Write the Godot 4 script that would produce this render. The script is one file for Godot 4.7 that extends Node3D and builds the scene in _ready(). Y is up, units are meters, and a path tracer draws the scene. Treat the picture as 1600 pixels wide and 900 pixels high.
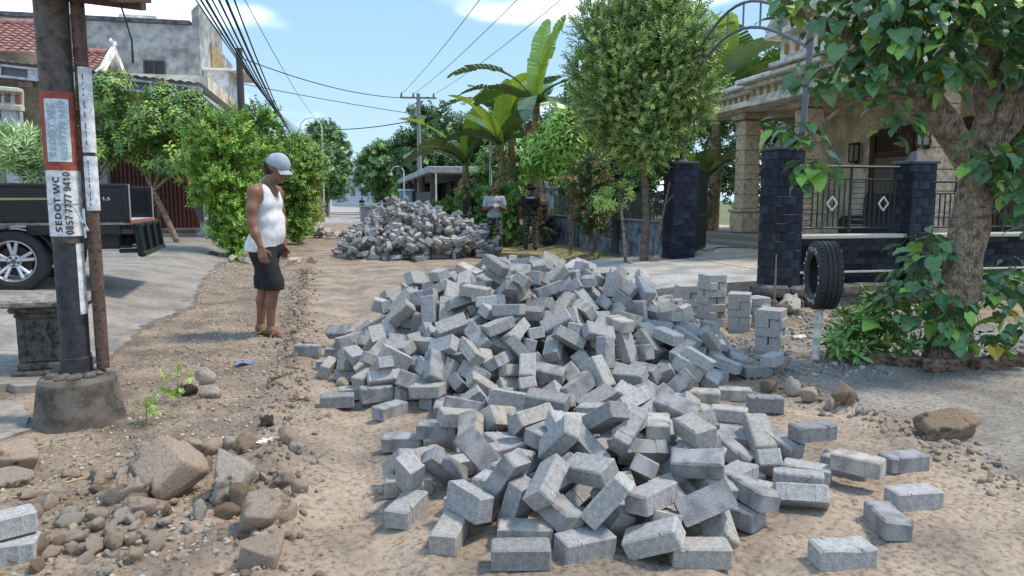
extends Node3D

# The street runs along -Z turned by YAW; s is metres to the right of the camera's line along it, a is metres ahead.
const YAW := 0.22
var rng := RandomNumberGenerator.new()
var mats := {}
var texs := {}
var taken := {}
var bump := FastNoiseLite.new()
var blot := FastNoiseLite.new()


func _ready() -> void:
	var cam := Camera3D.new()
	cam.name = "camera"
	cam.fov = 43.01
	cam.near = 0.05
	cam.far = 2000.0
	cam.position = Vector3(0, 1.25, 0)
	cam.rotation_degrees = Vector3(-6.74, 0, 0)
	add_child(cam)
	cam.current = true
	make_sky()
	var sun := DirectionalLight3D.new()
	sun.name = "sun"
	sun.light_color = Color(1.0, 0.945, 0.865)
	sun.light_energy = 0.9
	sun.light_angular_distance = 7.0
	sun.shadow_enabled = true
	add_child(sun)
	sun.look_at_from_position(Vector3(7.5, 13.0, -1.0), Vector3.ZERO)
	rng.seed = 11
	bump.seed = 3
	bump.frequency = 1.0
	bump.fractal_octaves = 3
	blot.seed = 9
	blot.frequency = 0.6
	blot.fractal_octaves = 4
	make_ground()
	make_buildings()
	make_compound()
	make_trees()
	make_street_things()
	make_truck()
	make_blocks()
	make_rocks()
	make_people()
	make_litter()


func make_sky() -> void:
	var env := Environment.new()
	env.background_mode = Environment.BG_SKY
	env.tonemap_mode = Environment.TONE_MAPPER_LINEAR
	env.tonemap_exposure = 1.32
	env.sdfgi_enabled = true
	env.ssao_enabled = true
	env.ssil_enabled = true
	var m := ProceduralSkyMaterial.new()
	m.sky_top_color = Color(0.51, 0.71, 0.90)
	m.sky_horizon_color = Color(0.77, 0.88, 0.92)
	m.sky_curve = 0.16
	m.sky_energy_multiplier = 1.0
	m.ground_bottom_color = Color(0.45, 0.42, 0.38)
	m.ground_horizon_color = Color(0.70, 0.72, 0.72)
	m.sun_angle_max = 1.0
	# loose white clouds: noise on the dome, denser low down as cloud fields are
	var w := 1600
	var h := 800
	var im := Image.create(w, h, false, Image.FORMAT_RGBA8)
	im.fill(Color(0, 0, 0, 0))
	var n := FastNoiseLite.new()
	n.seed = 23
	n.frequency = 1.0
	n.fractal_octaves = 5
	for y in range(0, h / 2 - 2):
		var el := (0.5 - (y + 0.5) / h) * PI
		var lay := 1.0 / (sin(el) + 0.12)
		for x in w:
			var az := (x + 0.5) / w * TAU
			var p := Vector3(cos(az) * lay * 0.62, 0.0, sin(az) * lay * 0.62)
			var d := n.get_noise_3d(p.x * 1.15, sin(el) * 5.0, p.z * 1.15)
			var k := smoothstep(-0.05, 0.26, d)
			if k > 0.01:
				im.set_pixel(x, y, Color(1.0, 0.975, 0.945, k * 0.72))
	m.sky_cover = ImageTexture.create_from_image(im)
	m.sky_cover_modulate = Color(1, 1, 1, 1)
	var sky := Sky.new()
	sky.sky_material = m
	env.sky = sky
	env.background_energy_multiplier = 1.0
	var we := WorldEnvironment.new()
	we.name = "world"
	we.environment = env
	add_child(we)


# ---------------------------------------------------------------- helpers
class MB:
	# collects triangles, counter-clockwise seen from outside
	var v := PackedVector3Array()
	var n := PackedVector3Array()
	var c := PackedColorArray()
	var tint := Color.WHITE
	var colored := false

	func put(p: Vector3, q: Vector3) -> void:
		v.append(p)
		n.append(q)
		c.append(tint)

	func tri(p: Vector3, q: Vector3, r: Vector3) -> void:
		var m := (q - p).cross(r - p).normalized()
		put(p, m)
		put(r, m)
		put(q, m)

	func trin(p: Vector3, q: Vector3, r: Vector3, a: Vector3, b: Vector3, d: Vector3) -> void:
		put(p, a)
		put(r, d)
		put(q, b)

	func quad(p: Vector3, q: Vector3, r: Vector3, s: Vector3) -> void:
		tri(p, q, r)
		tri(p, r, s)

	func box(o: Vector3, size: Vector3, b := Basis()) -> void:
		rbox(o, size, 0.0, b)

	# a box whose twelve edges are chamfered by e
	func rbox(o: Vector3, size: Vector3, e: float, b := Basis()) -> void:
		var h := size * 0.5
		e = minf(e, minf(h.x, minf(h.y, h.z)) * 0.9)
		for ax in 3:
			for sg in [-1.0, 1.0]:
				var u := (ax + 1) % 3
				var w := (ax + 2) % 3
				var k := []
				for q in [[-1, -1], [1, -1], [1, 1], [-1, 1]]:
					var p := Vector3.ZERO
					p[ax] = sg * h[ax]
					p[u] = q[0] * (h[u] - e)
					p[w] = q[1] * (h[w] - e)
					k.append(o + b * p)
				if sg > 0:
					quad(k[0], k[1], k[2], k[3])
				else:
					quad(k[3], k[2], k[1], k[0])
		if e <= 0.0:
			return
		for ax in 3:
			var u := (ax + 1) % 3
			var w := (ax + 2) % 3
			for q in [[1, 1], [-1, 1], [-1, -1], [1, -1]]:
				var p := []
				for t in [[-1, 0], [1, 0], [1, 1], [-1, 1]]:
					var z := Vector3.ZERO
					z[ax] = t[0] * (h[ax] - e)
					z[u] = q[0] * (h[u] - (e if t[1] == 1 else 0.0))
					z[w] = q[1] * (h[w] - (e if t[1] == 0 else 0.0))
					p.append(o + b * z)
				if q[0] * q[1] > 0:
					quad(p[0], p[1], p[2], p[3])
				else:
					quad(p[3], p[2], p[1], p[0])
		for sx in [-1, 1]:
			for sy in [-1, 1]:
				for sz in [-1, 1]:
					var p1 := o + b * Vector3(sx * h.x, sy * (h.y - e), sz * (h.z - e))
					var p2 := o + b * Vector3(sx * (h.x - e), sy * h.y, sz * (h.z - e))
					var p3 := o + b * Vector3(sx * (h.x - e), sy * (h.y - e), sz * h.z)
					if sx * sy * sz > 0:
						tri(p1, p2, p3)
					else:
						tri(p1, p3, p2)

	# a round bar through points with a radius at each
	func tube(pts: Array, rad: Array, sides := 8, caps := true) -> void:
		var rings := []
		var dirs := []
		var up := Vector3(0.123, 0.456, 0.881).normalized()
		var x := Vector3.ZERO
		for i in pts.size():
			var d: Vector3 = (pts[mini(i + 1, pts.size() - 1)] - pts[maxi(i - 1, 0)]).normalized()
			if i == 0:
				x = d.cross(up).normalized()
			else:
				x = (x - d * x.dot(d)).normalized()
			var y := d.cross(x)
			var ring := []
			var out := []
			var r: float = rad[mini(i, rad.size() - 1)]
			for k in sides:
				var q := x * cos(TAU * k / sides) + y * sin(TAU * k / sides)
				ring.append(pts[i] + q * r)
				out.append(q)
			rings.append(ring)
			dirs.append(out)
		for i in pts.size() - 1:
			for k in sides:
				var j := (k + 1) % sides
				trin(rings[i][k], rings[i][j], rings[i + 1][j], dirs[i][k], dirs[i][j], dirs[i + 1][j])
				trin(rings[i][k], rings[i + 1][j], rings[i + 1][k], dirs[i][k], dirs[i + 1][j], dirs[i + 1][k])
		if caps:
			var e := pts.size() - 1
			for k in range(1, sides - 1):
				tri(rings[0][0], rings[0][k + 1], rings[0][k])
				tri(rings[e][0], rings[e][k], rings[e][k + 1])

	# profile of (radius, height) turned about the y axis of t; a flat face per profile segment unless smooth
	func lathe(prof: Array, segs: int, t := Transform3D(), squash := 1.0) -> void:
		for i in prof.size() - 1:
			var p: Vector2 = prof[i]
			var q: Vector2 = prof[i + 1]
			var m := Vector2(q.y - p.y, p.x - q.x).normalized()
			for k in segs:
				var a0 := TAU * k / segs
				var a1 := TAU * (k + 1) / segs
				var e0 := Vector3(cos(a0), 0, -sin(a0) * squash)
				var e1 := Vector3(cos(a1), 0, -sin(a1) * squash)
				var n0 := (t.basis * (e0 * m.x + Vector3(0, m.y, 0))).normalized()
				var n1 := (t.basis * (e1 * m.x + Vector3(0, m.y, 0))).normalized()
				var a := t * (e0 * p.x + Vector3(0, p.y, 0))
				var b := t * (e1 * p.x + Vector3(0, p.y, 0))
				var g := t * (e1 * q.x + Vector3(0, q.y, 0))
				var h := t * (e0 * q.x + Vector3(0, q.y, 0))
				if p.x > 1e-5:
					trin(a, b, g, n0, n1, n1)
				if q.x > 1e-5:
					trin(a, g, h, n0, n1, n0)

	# polygon in the xy plane of t (counter-clockwise) pushed out from z = 0 to z = depth
	func prism(poly: PackedVector2Array, depth: float, t := Transform3D()) -> void:
		var idx := Geometry2D.triangulate_polygon(poly)
		if Geometry2D.is_polygon_clockwise(poly):
			poly = poly.duplicate()
			poly.reverse()
			idx = Geometry2D.triangulate_polygon(poly)
		for i in range(0, idx.size(), 3):
			var a := poly[idx[i]]
			var b := poly[idx[i + 1]]
			var d := poly[idx[i + 2]]
			if (b - a).cross(d - a) < 0:
				var e := b
				b = d
				d = e
			tri(t * Vector3(a.x, a.y, depth), t * Vector3(b.x, b.y, depth), t * Vector3(d.x, d.y, depth))
			tri(t * Vector3(a.x, a.y, 0), t * Vector3(d.x, d.y, 0), t * Vector3(b.x, b.y, 0))
		for i in poly.size():
			var a := poly[i]
			var b := poly[(i + 1) % poly.size()]
			quad(t * Vector3(a.x, a.y, 0), t * Vector3(b.x, b.y, 0), t * Vector3(b.x, b.y, depth), t * Vector3(a.x, a.y, depth))

	func commit() -> ArrayMesh:
		var ar := []
		ar.resize(Mesh.ARRAY_MAX)
		ar[Mesh.ARRAY_VERTEX] = v
		ar[Mesh.ARRAY_NORMAL] = n
		if colored:
			ar[Mesh.ARRAY_COLOR] = c
		var me := ArrayMesh.new()
		me.add_surface_from_arrays(Mesh.PRIMITIVE_TRIANGLES, ar)
		return me


func numbered(called: String) -> String:
	var k: int = taken.get(called, 0)
	taken[called] = k + 1
	return called if k == 0 else "%s_%03d" % [called, k]


func tag(o: Node3D, label: String, category := "", group := "", kind := "") -> Node3D:
	if label:
		o.set_meta("label", label)
	if category:
		o.set_meta("category", category)
	if group:
		o.set_meta("group", group)
	if kind:
		o.set_meta("kind", kind)
	return o


func thing(called: String, label: String, category: String, at := Vector3.ZERO, turn := 0.0, group := "") -> Node3D:
	var o := Node3D.new()
	o.name = numbered(called)
	add_child(o)
	o.position = at
	o.rotation.y = turn
	return tag(o, label, category, group)


func part(called: String, mesh: Variant, material: Material, parent: Node3D, label := "") -> MeshInstance3D:
	var o := MeshInstance3D.new()
	o.name = called
	o.mesh = mesh.commit() if mesh is MB else mesh
	o.material_override = material
	parent.add_child(o, true)
	if label:
		o.set_meta("label", label)
	return o


func single(called: String, mesh: Variant, material: Material, label: String, category: String, group := "", kind := "") -> MeshInstance3D:
	var o := MeshInstance3D.new()
	o.name = numbered(called)
	o.mesh = mesh.commit() if mesh is MB else mesh
	o.material_override = material
	add_child(o)
	tag(o, label, category, group, kind)
	return o


func swarm(called: String, mesh: Mesh, material: Material, where: Array, tints: Array, parent: Node3D) -> MultiMeshInstance3D:
	var mm := MultiMesh.new()
	mm.transform_format = MultiMesh.TRANSFORM_3D
	mm.use_colors = tints.size() > 0
	mm.mesh = mesh
	mm.instance_count = where.size()
	for i in where.size():
		mm.set_instance_transform(i, where[i])
		if tints.size():
			mm.set_instance_color(i, tints[i])
	var o := MultiMeshInstance3D.new()
	o.name = numbered(called) if parent == self else called
	o.multimesh = mm
	o.material_override = material
	parent.add_child(o, true)
	if parent != self:
		o.set_meta("kind", "stuff")
	return o


# noise texture, grey from lo to hi (sRGB) round a multiply of the base colour
func tex(kind: String) -> Texture2D:
	if texs.has(kind):
		return texs[kind]
	var t := NoiseTexture2D.new()
	var n := FastNoiseLite.new()
	var g := Gradient.new()
	t.width = 512
	t.height = 512
	t.seamless = true
	t.noise = n
	n.seed = kind.hash() % 1000
	match kind:
		"fine":
			n.frequency = 0.03
			n.fractal_octaves = 5
			g.colors = PackedColorArray([Color(0.86, 0.86, 0.86), Color(1, 1, 1)])
			g.offsets = PackedFloat32Array([0.25, 0.75])
		"pits":
			n.noise_type = FastNoiseLite.TYPE_SIMPLEX
			n.frequency = 0.11
			n.fractal_octaves = 4
			n.fractal_gain = 0.75
			g.colors = PackedColorArray([Color(0.70, 0.70, 0.70), Color(0.92, 0.92, 0.92), Color(1, 1, 1)])
			g.offsets = PackedFloat32Array([0.24, 0.40, 0.8])
		"blotch":
			n.frequency = 0.008
			n.fractal_octaves = 6
			n.fractal_gain = 0.55
			g.colors = PackedColorArray([Color(0.80, 0.80, 0.81), Color(0.93, 0.925, 0.92), Color(1, 1, 1)])
			g.offsets = PackedFloat32Array([0.25, 0.5, 0.75])
		"grime":
			n.frequency = 0.012
			n.fractal_octaves = 6
			n.fractal_gain = 0.62
			g.colors = PackedColorArray([Color(0.55, 0.54, 0.54), Color(0.86, 0.855, 0.85), Color(1, 1, 1)])
			g.offsets = PackedFloat32Array([0.22, 0.46, 0.7])
		"soil":
			n.frequency = 0.05
			n.fractal_octaves = 6
			n.fractal_gain = 0.7
			g.colors = PackedColorArray([Color(0.62, 0.59, 0.56), Color(0.9, 0.89, 0.88), Color(1, 1, 1)])
			g.offsets = PackedFloat32Array([0.22, 0.45, 0.8])
		"bark":
			n.frequency = 0.03
			n.fractal_octaves = 5
			n.fractal_gain = 0.65
			n.domain_warp_enabled = true
			n.domain_warp_amplitude = 40.0
			g.colors = PackedColorArray([Color(0.4, 0.38, 0.36), Color(0.82, 0.8, 0.78), Color(1, 1, 1)])
			g.offsets = PackedFloat32Array([0.25, 0.45, 0.75])
		"camo":
			n.frequency = 0.02
			n.fractal_octaves = 2
			g.interpolation_mode = Gradient.GRADIENT_INTERPOLATE_CONSTANT
			g.colors = PackedColorArray([Color(0.07, 0.08, 0.07), Color(0.20, 0.25, 0.17), Color(0.13, 0.17, 0.13), Color(0.50, 0.50, 0.44)])
			g.offsets = PackedFloat32Array([0.0, 0.4, 0.52, 0.64])
	t.color_ramp = g
	texs[kind] = t
	return t


func relief(kind: String) -> Texture2D:
	var key := "h_" + kind
	if texs.has(key):
		return texs[key]
	var t := NoiseTexture2D.new()
	var n := FastNoiseLite.new()
	t.width = 512
	t.height = 512
	t.seamless = true
	t.noise = n
	n.seed = kind.hash() % 777
	n.fractal_octaves = 5
	n.frequency = {"fine": 0.05, "pits": 0.13, "soil": 0.05, "bark": 0.03, "cloth": 0.012}[kind]
	n.fractal_gain = 0.65 if kind != "cloth" else 0.4
	texs[key] = t
	return t


# col is a linear base colour; scale is texture repeats per metre
func mat(key: String, col: Color, rough := 0.85, kind := "", scale := 1.0, height := "", depth := 0.3, detail := "", dscale := 0.3) -> StandardMaterial3D:
	if mats.has(key):
		return mats[key]
	var m := StandardMaterial3D.new()
	m.resource_name = key
	# the grey textures darken on average; the base colour given is what should come out
	var mean := {"": 1.0, "fine": 0.86, "pits": 0.84, "blotch": 0.84, "grime": 0.68, "soil": 0.78, "bark": 0.60, "camo": 1.0}
	var lift: float = 1.0 / (mean[kind] * mean[detail])
	m.albedo_color = Color(minf(col.r * lift, 1.0), minf(col.g * lift, 1.0), minf(col.b * lift, 1.0)).linear_to_srgb()
	m.roughness = rough
	if kind:
		m.albedo_texture = tex(kind)
	if kind or height:
		m.uv1_triplanar = true
		m.uv1_scale = Vector3.ONE * scale
	if height:
		m.heightmap_enabled = true
		m.heightmap_texture = relief(height)
		m.heightmap_scale = depth
	if detail:
		m.detail_enabled = true
		m.detail_albedo = tex(detail)
		m.detail_blend_mode = BaseMaterial3D.BLEND_MODE_MUL
		m.detail_uv_layer = BaseMaterial3D.DETAIL_UV_2
		m.uv2_triplanar = true
		m.uv2_scale = Vector3.ONE * dscale
	mats[key] = m
	return m


func leafmat(key: String, col: Color, glow: float, rough := 0.45) -> StandardMaterial3D:
	if mats.has(key):
		return mats[key]
	var m := StandardMaterial3D.new()
	m.resource_name = key
	m.albedo_color = col.linear_to_srgb()
	m.vertex_color_use_as_albedo = true
	m.roughness = rough
	m.cull_mode = BaseMaterial3D.CULL_DISABLED
	m.backlight_enabled = true
	m.backlight = Color(glow, glow, glow * 0.5)
	mats[key] = m
	return m


func S(s: float, a: float, y := 0.0) -> Vector3:
	return Vector3(0.9759 * s - 0.2182 * a, y, -0.2182 * s - 0.9759 * a)


func SG(s: float, a: float, up := 0.0) -> Vector3:
	var p := S(s, a)
	p.y = land(p.x, p.z) + up
	return p


func side_of(x: float, z: float) -> float:
	return 0.9759 * x - 0.2182 * z


func ahead_of(x: float, z: float) -> float:
	return -0.2182 * x - 0.9759 * z


func rnd(a: float, b: float) -> float:
	return rng.randf_range(a, b)


# ---------------------------------------------------------------- the ground
func lump(x: float, z: float) -> float:
	# fine unevenness of the dirt, and the two ridges of scraped-up soil along the road bed
	var s := side_of(x, z)
	var a := ahead_of(x, z)
	if a > 40.0 or absf(s) > 14.0:
		return 0.0
	var y := 0.018 * bump.get_noise_2d(x * 2.2, z * 2.2) + 0.010 * bump.get_noise_2d(x * 8.0, z * 8.0)
	var e := s - (-0.22 - 0.04 * a + 0.10 * bump.get_noise_2d(a * 0.9, 3.0))
	y += 0.055 * exp(-e * e / 0.02) * clampf(0.6 + 1.6 * bump.get_noise_2d(x * 3.0, z * 3.0), 0.0, 1.4)
	if s < -0.3 - 0.04 * a:
		y += 0.010 * bump.get_noise_2d(x * 16.0, z * 16.0) + 0.012 * bump.get_noise_2d(x * 5.0, z * 5.0)
	var f := s - (2.9 + 0.1 * bump.get_noise_2d(a * 0.8, 9.0))
	y += 0.05 * exp(-f * f / 0.03) * clampf(0.5 + 1.5 * bump.get_noise_2d(x * 3.0, z * 3.0), 0.0, 1.2) * smoothstep(1.5, 3.0, a) * (1.0 - smoothstep(5.0, 7.0, a))
	# wheel tracks pressed into the sand
	for t in [0.05, 1.35]:
		var g: float = s - t
		y -= (0.030 + 0.009 * sin(a * 42.0 + signf(g) * s * 26.0)) * exp(-pow(g / 0.13, 4.0))
	return y


func land(x: float, z: float) -> float:
	var s := side_of(x, z)
	var a := ahead_of(x, z)
	var y := 0.28 * smoothstep(1.6, 3.4, -s) * smoothstep(4.6, 6.8, a)
	y += 0.12 * smoothstep(4.4, 5.4, s) * smoothstep(9.5, 11.5, a)
	return y + lump(x, z) * smoothstep(0.0, 0.6, 2.2 + s)  * (1.0 if s < 8.0 else 0.0) if s > -2.2 else y


func soil_colour(x: float, z: float) -> Color:
	var s := side_of(x, z)
	var a := ahead_of(x, z)
	var sand := Color(0.335, 0.268, 0.208)
	var dirt := Color(0.285, 0.222, 0.166)
	var dark := Color(0.135, 0.105, 0.082)
	var grey := Color(0.25, 0.23, 0.205)
	var dry := Color(0.27, 0.205, 0.13)
	var n := blot.get_noise_2d(x * 1.5, z * 1.5)
	var m := blot.get_noise_2d(x * 5.0 + 40.0, z * 5.0)
	var c := sand
	var left := -0.25 - 0.04 * a + 0.18 * n
	c = c.lerp(dirt, smoothstep(left + 0.15, left - 0.25, s))
	# damp dark soil patches on the verge
	c = c.lerp(dark, clampf(smoothstep(0.12, 0.42, n + 0.35 * m) * 0.75, 0.0, 1.0) * smoothstep(left + 0.1, left - 0.3, s) * (1.0 - smoothstep(10.0, 16.0, a)))
	var e := s - (-0.22 - 0.04 * a + 0.10 * bump.get_noise_2d(a * 0.9, 3.0))
	c = c.lerp(dark * 1.25, exp(-e * e / 0.016) * clampf(0.15 + 1.3 * m, 0.0, 0.8))
	var right := 2.95 + 0.25 * n
	c = c.lerp(grey, smoothstep(right - 0.1, right + 0.12, s) * (1.0 - smoothstep(5.9, 6.5, a + 0.6 * n)))
	c = c.lerp(dry, smoothstep(right, right + 0.3, s) * smoothstep(5.9, 6.5, a + 0.6 * n) * (0.7 + 0.5 * m))
	c = c.lerp(Color(0.30, 0.25, 0.10), smoothstep(2.6, 3.4, s + n) * smoothstep(14.0, 16.0, a) * 0.8)
	# grass and earth far off the street
	c = c.lerp(Color(0.16, 0.19, 0.08), smoothstep(7.0, 11.0, absf(s)) * smoothstep(24.0, 40.0, a))
	c = c.lerp(Color(0.42, 0.40, 0.37), smoothstep(42.0, 46.0, a) * (1.0 - smoothstep(4.0, 5.0, absf(s - 0.8))))
	return c * (1.0 + 0.22 * m + 0.15 * n) * 1.29


func lines(lo: float, hi: float, fine0: float, fine1: float, step: float, grow: float) -> PackedFloat32Array:
	var mid := PackedFloat32Array()
	var q := fine0
	while q < fine1:
		mid.append(q)
		q += step
	var out := PackedFloat32Array()
	var d := step
	q = fine0
	while q > lo:
		d *= grow
		q -= d
		out.append(q)
	out.reverse()
	out.append_array(mid)
	d = step
	q = mid[mid.size() - 1]
	while q < hi:
		d *= grow
		q += d
		out.append(q)
	return out


func make_ground() -> void:
	var xs := lines(-900.0, 900.0, -3.4, 3.9, 0.04, 1.07)
	var zs := lines(-1500.0, 40.0, -8.2, -1.7, 0.045, 1.06)
	var v := PackedVector3Array()
	var c := PackedColorArray()
	var idx := PackedInt32Array()
	var nx := xs.size()
	for z in zs:
		for x in xs:
			v.append(Vector3(x, land(x, z), z))
			c.append(soil_colour(x, z))
	var n := PackedVector3Array()
	n.resize(v.size())
	for j in zs.size():
		for i in nx:
			var l := v[j * nx + maxi(i - 1, 0)]
			var r := v[j * nx + mini(i + 1, nx - 1)]
			var b := v[maxi(j - 1, 0) * nx + i]
			var f := v[mini(j + 1, zs.size() - 1) * nx + i]
			n[j * nx + i] = (f - b).cross(r - l).normalized()
	for j in zs.size() - 1:
		for i in nx - 1:
			var k := j * nx + i
			idx.append_array(PackedInt32Array([k, k + 1, k + nx, k + 1, k + nx + 1, k + nx]))
	var ar := []
	ar.resize(Mesh.ARRAY_MAX)
	ar[Mesh.ARRAY_VERTEX] = v
	ar[Mesh.ARRAY_NORMAL] = n
	ar[Mesh.ARRAY_COLOR] = c
	ar[Mesh.ARRAY_INDEX] = idx
	var me := ArrayMesh.new()
	me.add_surface_from_arrays(Mesh.PRIMITIVE_TRIANGLES, ar)
	var m := mat("earth", Color(1, 1, 1), 0.95, "soil", 0.9, "soil", 0.6, "blotch", 0.37)
	m.vertex_color_use_as_albedo = true
	m.albedo_color = Color(1, 1, 1)
	single("ground", me, m, "sandy brown dirt road with scraped verges", "ground", "", "structure")
	var conc := mat("yard_concrete", Color(0.265, 0.24, 0.212), 0.9, "fine", 0.8, "fine", 0.2, "blotch", 0.31)
	slab("yard", [[-1.75, 5.2], [-1.95, 7.5], [-1.8, 9.0], [-2.15, 11.5], [-2.3, 14.0], [-2.2, 19.0], [-2.4, 24.0], [-15.0, 24.0], [-15.0, 5.6], [-4.0, 5.35]], conc, 0.05, "cracked pale concrete yard beside the dirt road", 0.05)
	slab("path", [[-1.72, 4.35], [-2.0, 5.0], [-3.2, 5.1], [-3.6, 3.4], [-2.6, 3.3]], conc, 0.012, "low worn concrete path strip below the yard", 0.02)
	# the concrete ramp up to the iron gate
	var ramp := MB.new()
	var e0 := [S(3.05, 9.0, 0.0), S(3.3, 13.2, 0.0)]
	var e1 := [S(4.4, 8.85, 0.16), S(4.6, 13.3, 0.14)]
	var e2 := [S(6.4, 8.6, 0.25), S(6.4, 13.4, 0.25)]
	var e3 := [S(9.0, 8.6, 0.27), S(9.0, 20.0, 0.27)]
	for q in [[e0, e1], [e1, e2]]:
		ramp.quad(q[0][0], q[1][0], q[1][1], q[0][1])
		for k in 2:
			var a: Vector3 = q[0][k]
			var b: Vector3 = q[1][k]
			var al := Vector3(a.x, -0.05, a.z)
			var bl := Vector3(b.x, -0.05, b.z)
			if k == 0:
				ramp.quad(al, bl, b, a)
			else:
				ramp.quad(bl, al, a, b)
	single("driveway", ramp, mat("ramp_concrete", Color(0.37, 0.355, 0.33), 0.9, "fine", 0.9, "fine", 0.2, "blotch", 0.3), "grey concrete ramp leading up to the open iron gate", "driveway", "", "structure")
	var court := MB.new()
	court.prism(PackedVector2Array([Vector2(6.0, 8.9), Vector2(16.0, 8.9), Vector2(16.0, 30.0), Vector2(6.0, 30.0)]), 0.24, Transform3D(Basis(Vector3(0.9759, 0, -0.2182), Vector3(-0.2182, 0, -0.9759), Vector3(0, 1, 0)), Vector3.ZERO))
	single("courtyard", court, mat("court", Color(0.50, 0.40, 0.31), 0.8, "fine", 1.0, "", 0.0, "blotch", 0.4), "tan paved courtyard of the walled house", "courtyard", "", "structure")


# a concrete sheet over the land inside a polygon given in (s, a), with a broken-edged rim
func slab(called: String, poly: Array, m: Material, up: float, label: String, grain: float) -> void:
	var p := PackedVector2Array()
	for i in poly.size():
		var q := Vector2(poly[i][0], poly[i][1])
		var r := Vector2(poly[(i + 1) % poly.size()][0], poly[(i + 1) % poly.size()][1])
		var k := int(maxf(1.0, minf(q.distance_to(r) / 0.09, 60.0)))
		for j in k:
			var t := q.lerp(r, float(j) / k)
			p.append(t + Vector2(bump.get_noise_2d(t.x * 7.0, t.y * 7.0), bump.get_noise_2d(t.y * 7.0, 50.0 + t.x * 7.0)) * grain * 2.0)
	var mb := MB.new()
	var lo := p[0]
	var hi := p[0]
	for q in p:
		lo = lo.min(q)
		hi = hi.max(q)
	var cell := 0.5
	var x := lo.x
	while x < hi.x:
		var y := lo.y
		while y < hi.y:
			var sq := PackedVector2Array([Vector2(x, y), Vector2(x + cell, y), Vector2(x + cell, y + cell), Vector2(x, y + cell)])
			for piece in Geometry2D.intersect_polygons(sq, p):
				var idx := Geometry2D.triangulate_polygon(piece)
				for i in range(0, idx.size(), 3):
					var t := []
					for k in 3:
						var w: Vector2 = piece[idx[i + k]]
						var g := S(w.x, w.y)
						t.append(Vector3(g.x, land(g.x, g.z) + up, g.z))
					if (t[1] - t[0]).cross(t[2] - t[0]).y < 0:
						mb.tri(t[0], t[2], t[1])
					else:
						mb.tri(t[0], t[1], t[2])
			y += cell
		x += cell
	for i in p.size():
		var g := S(p[i].x, p[i].y)
		var h := S(p[(i + 1) % p.size()].x, p[(i + 1) % p.size()].y)
		g.y = land(g.x, g.z) + up
		h.y = land(h.x, h.z) + up
		mb.quad(g - Vector3(0, up + 0.08, 0), h - Vector3(0, up + 0.08, 0), h, g)
	single(called, mb, m, label, called, "", "structure")


# ---------------------------------------------------------------- buildings on the far side of the yard, and up the street
func tiles(mb: MB, x0: float, x1: float, ridge: Vector2, eave: Vector2, pitch := 0.24) -> void:
	# rows of curved roof tiles from (y, z) ridge down to eave, each row lapping over the next
	var rows := int(ceil(ridge.distance_to(eave) / 0.27))
	var d := (eave - ridge) / rows
	var up := Vector2(d.y, -d.x).normalized()
	if up.x < 0:
		up = -up
	var steps := int((x1 - x0) / pitch * 4.0)
	for r in rows:
		var p := ridge + d * r
		var q := ridge + d * (r + 1.15)
		var prev := []
		for k in steps + 1:
			var x := x0 + (x1 - x0) * k / steps
			var w := 0.045 * absf(sin(x / pitch * PI))
			var a := p + up * (w * 0.8 + 0.005)
			var b := q + up * (w + 0.05)
			var b2 := q + up * (w + 0.01)
			var now := [Vector3(x, a.x, a.y), Vector3(x, b.x, b.y), Vector3(x, b2.x, b2.y)]
			if k > 0:
				mb.quad(prev[0], prev[1], now[1], now[0])
				mb.quad(prev[1], prev[2], now[2], now[1])
			prev = now


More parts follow.
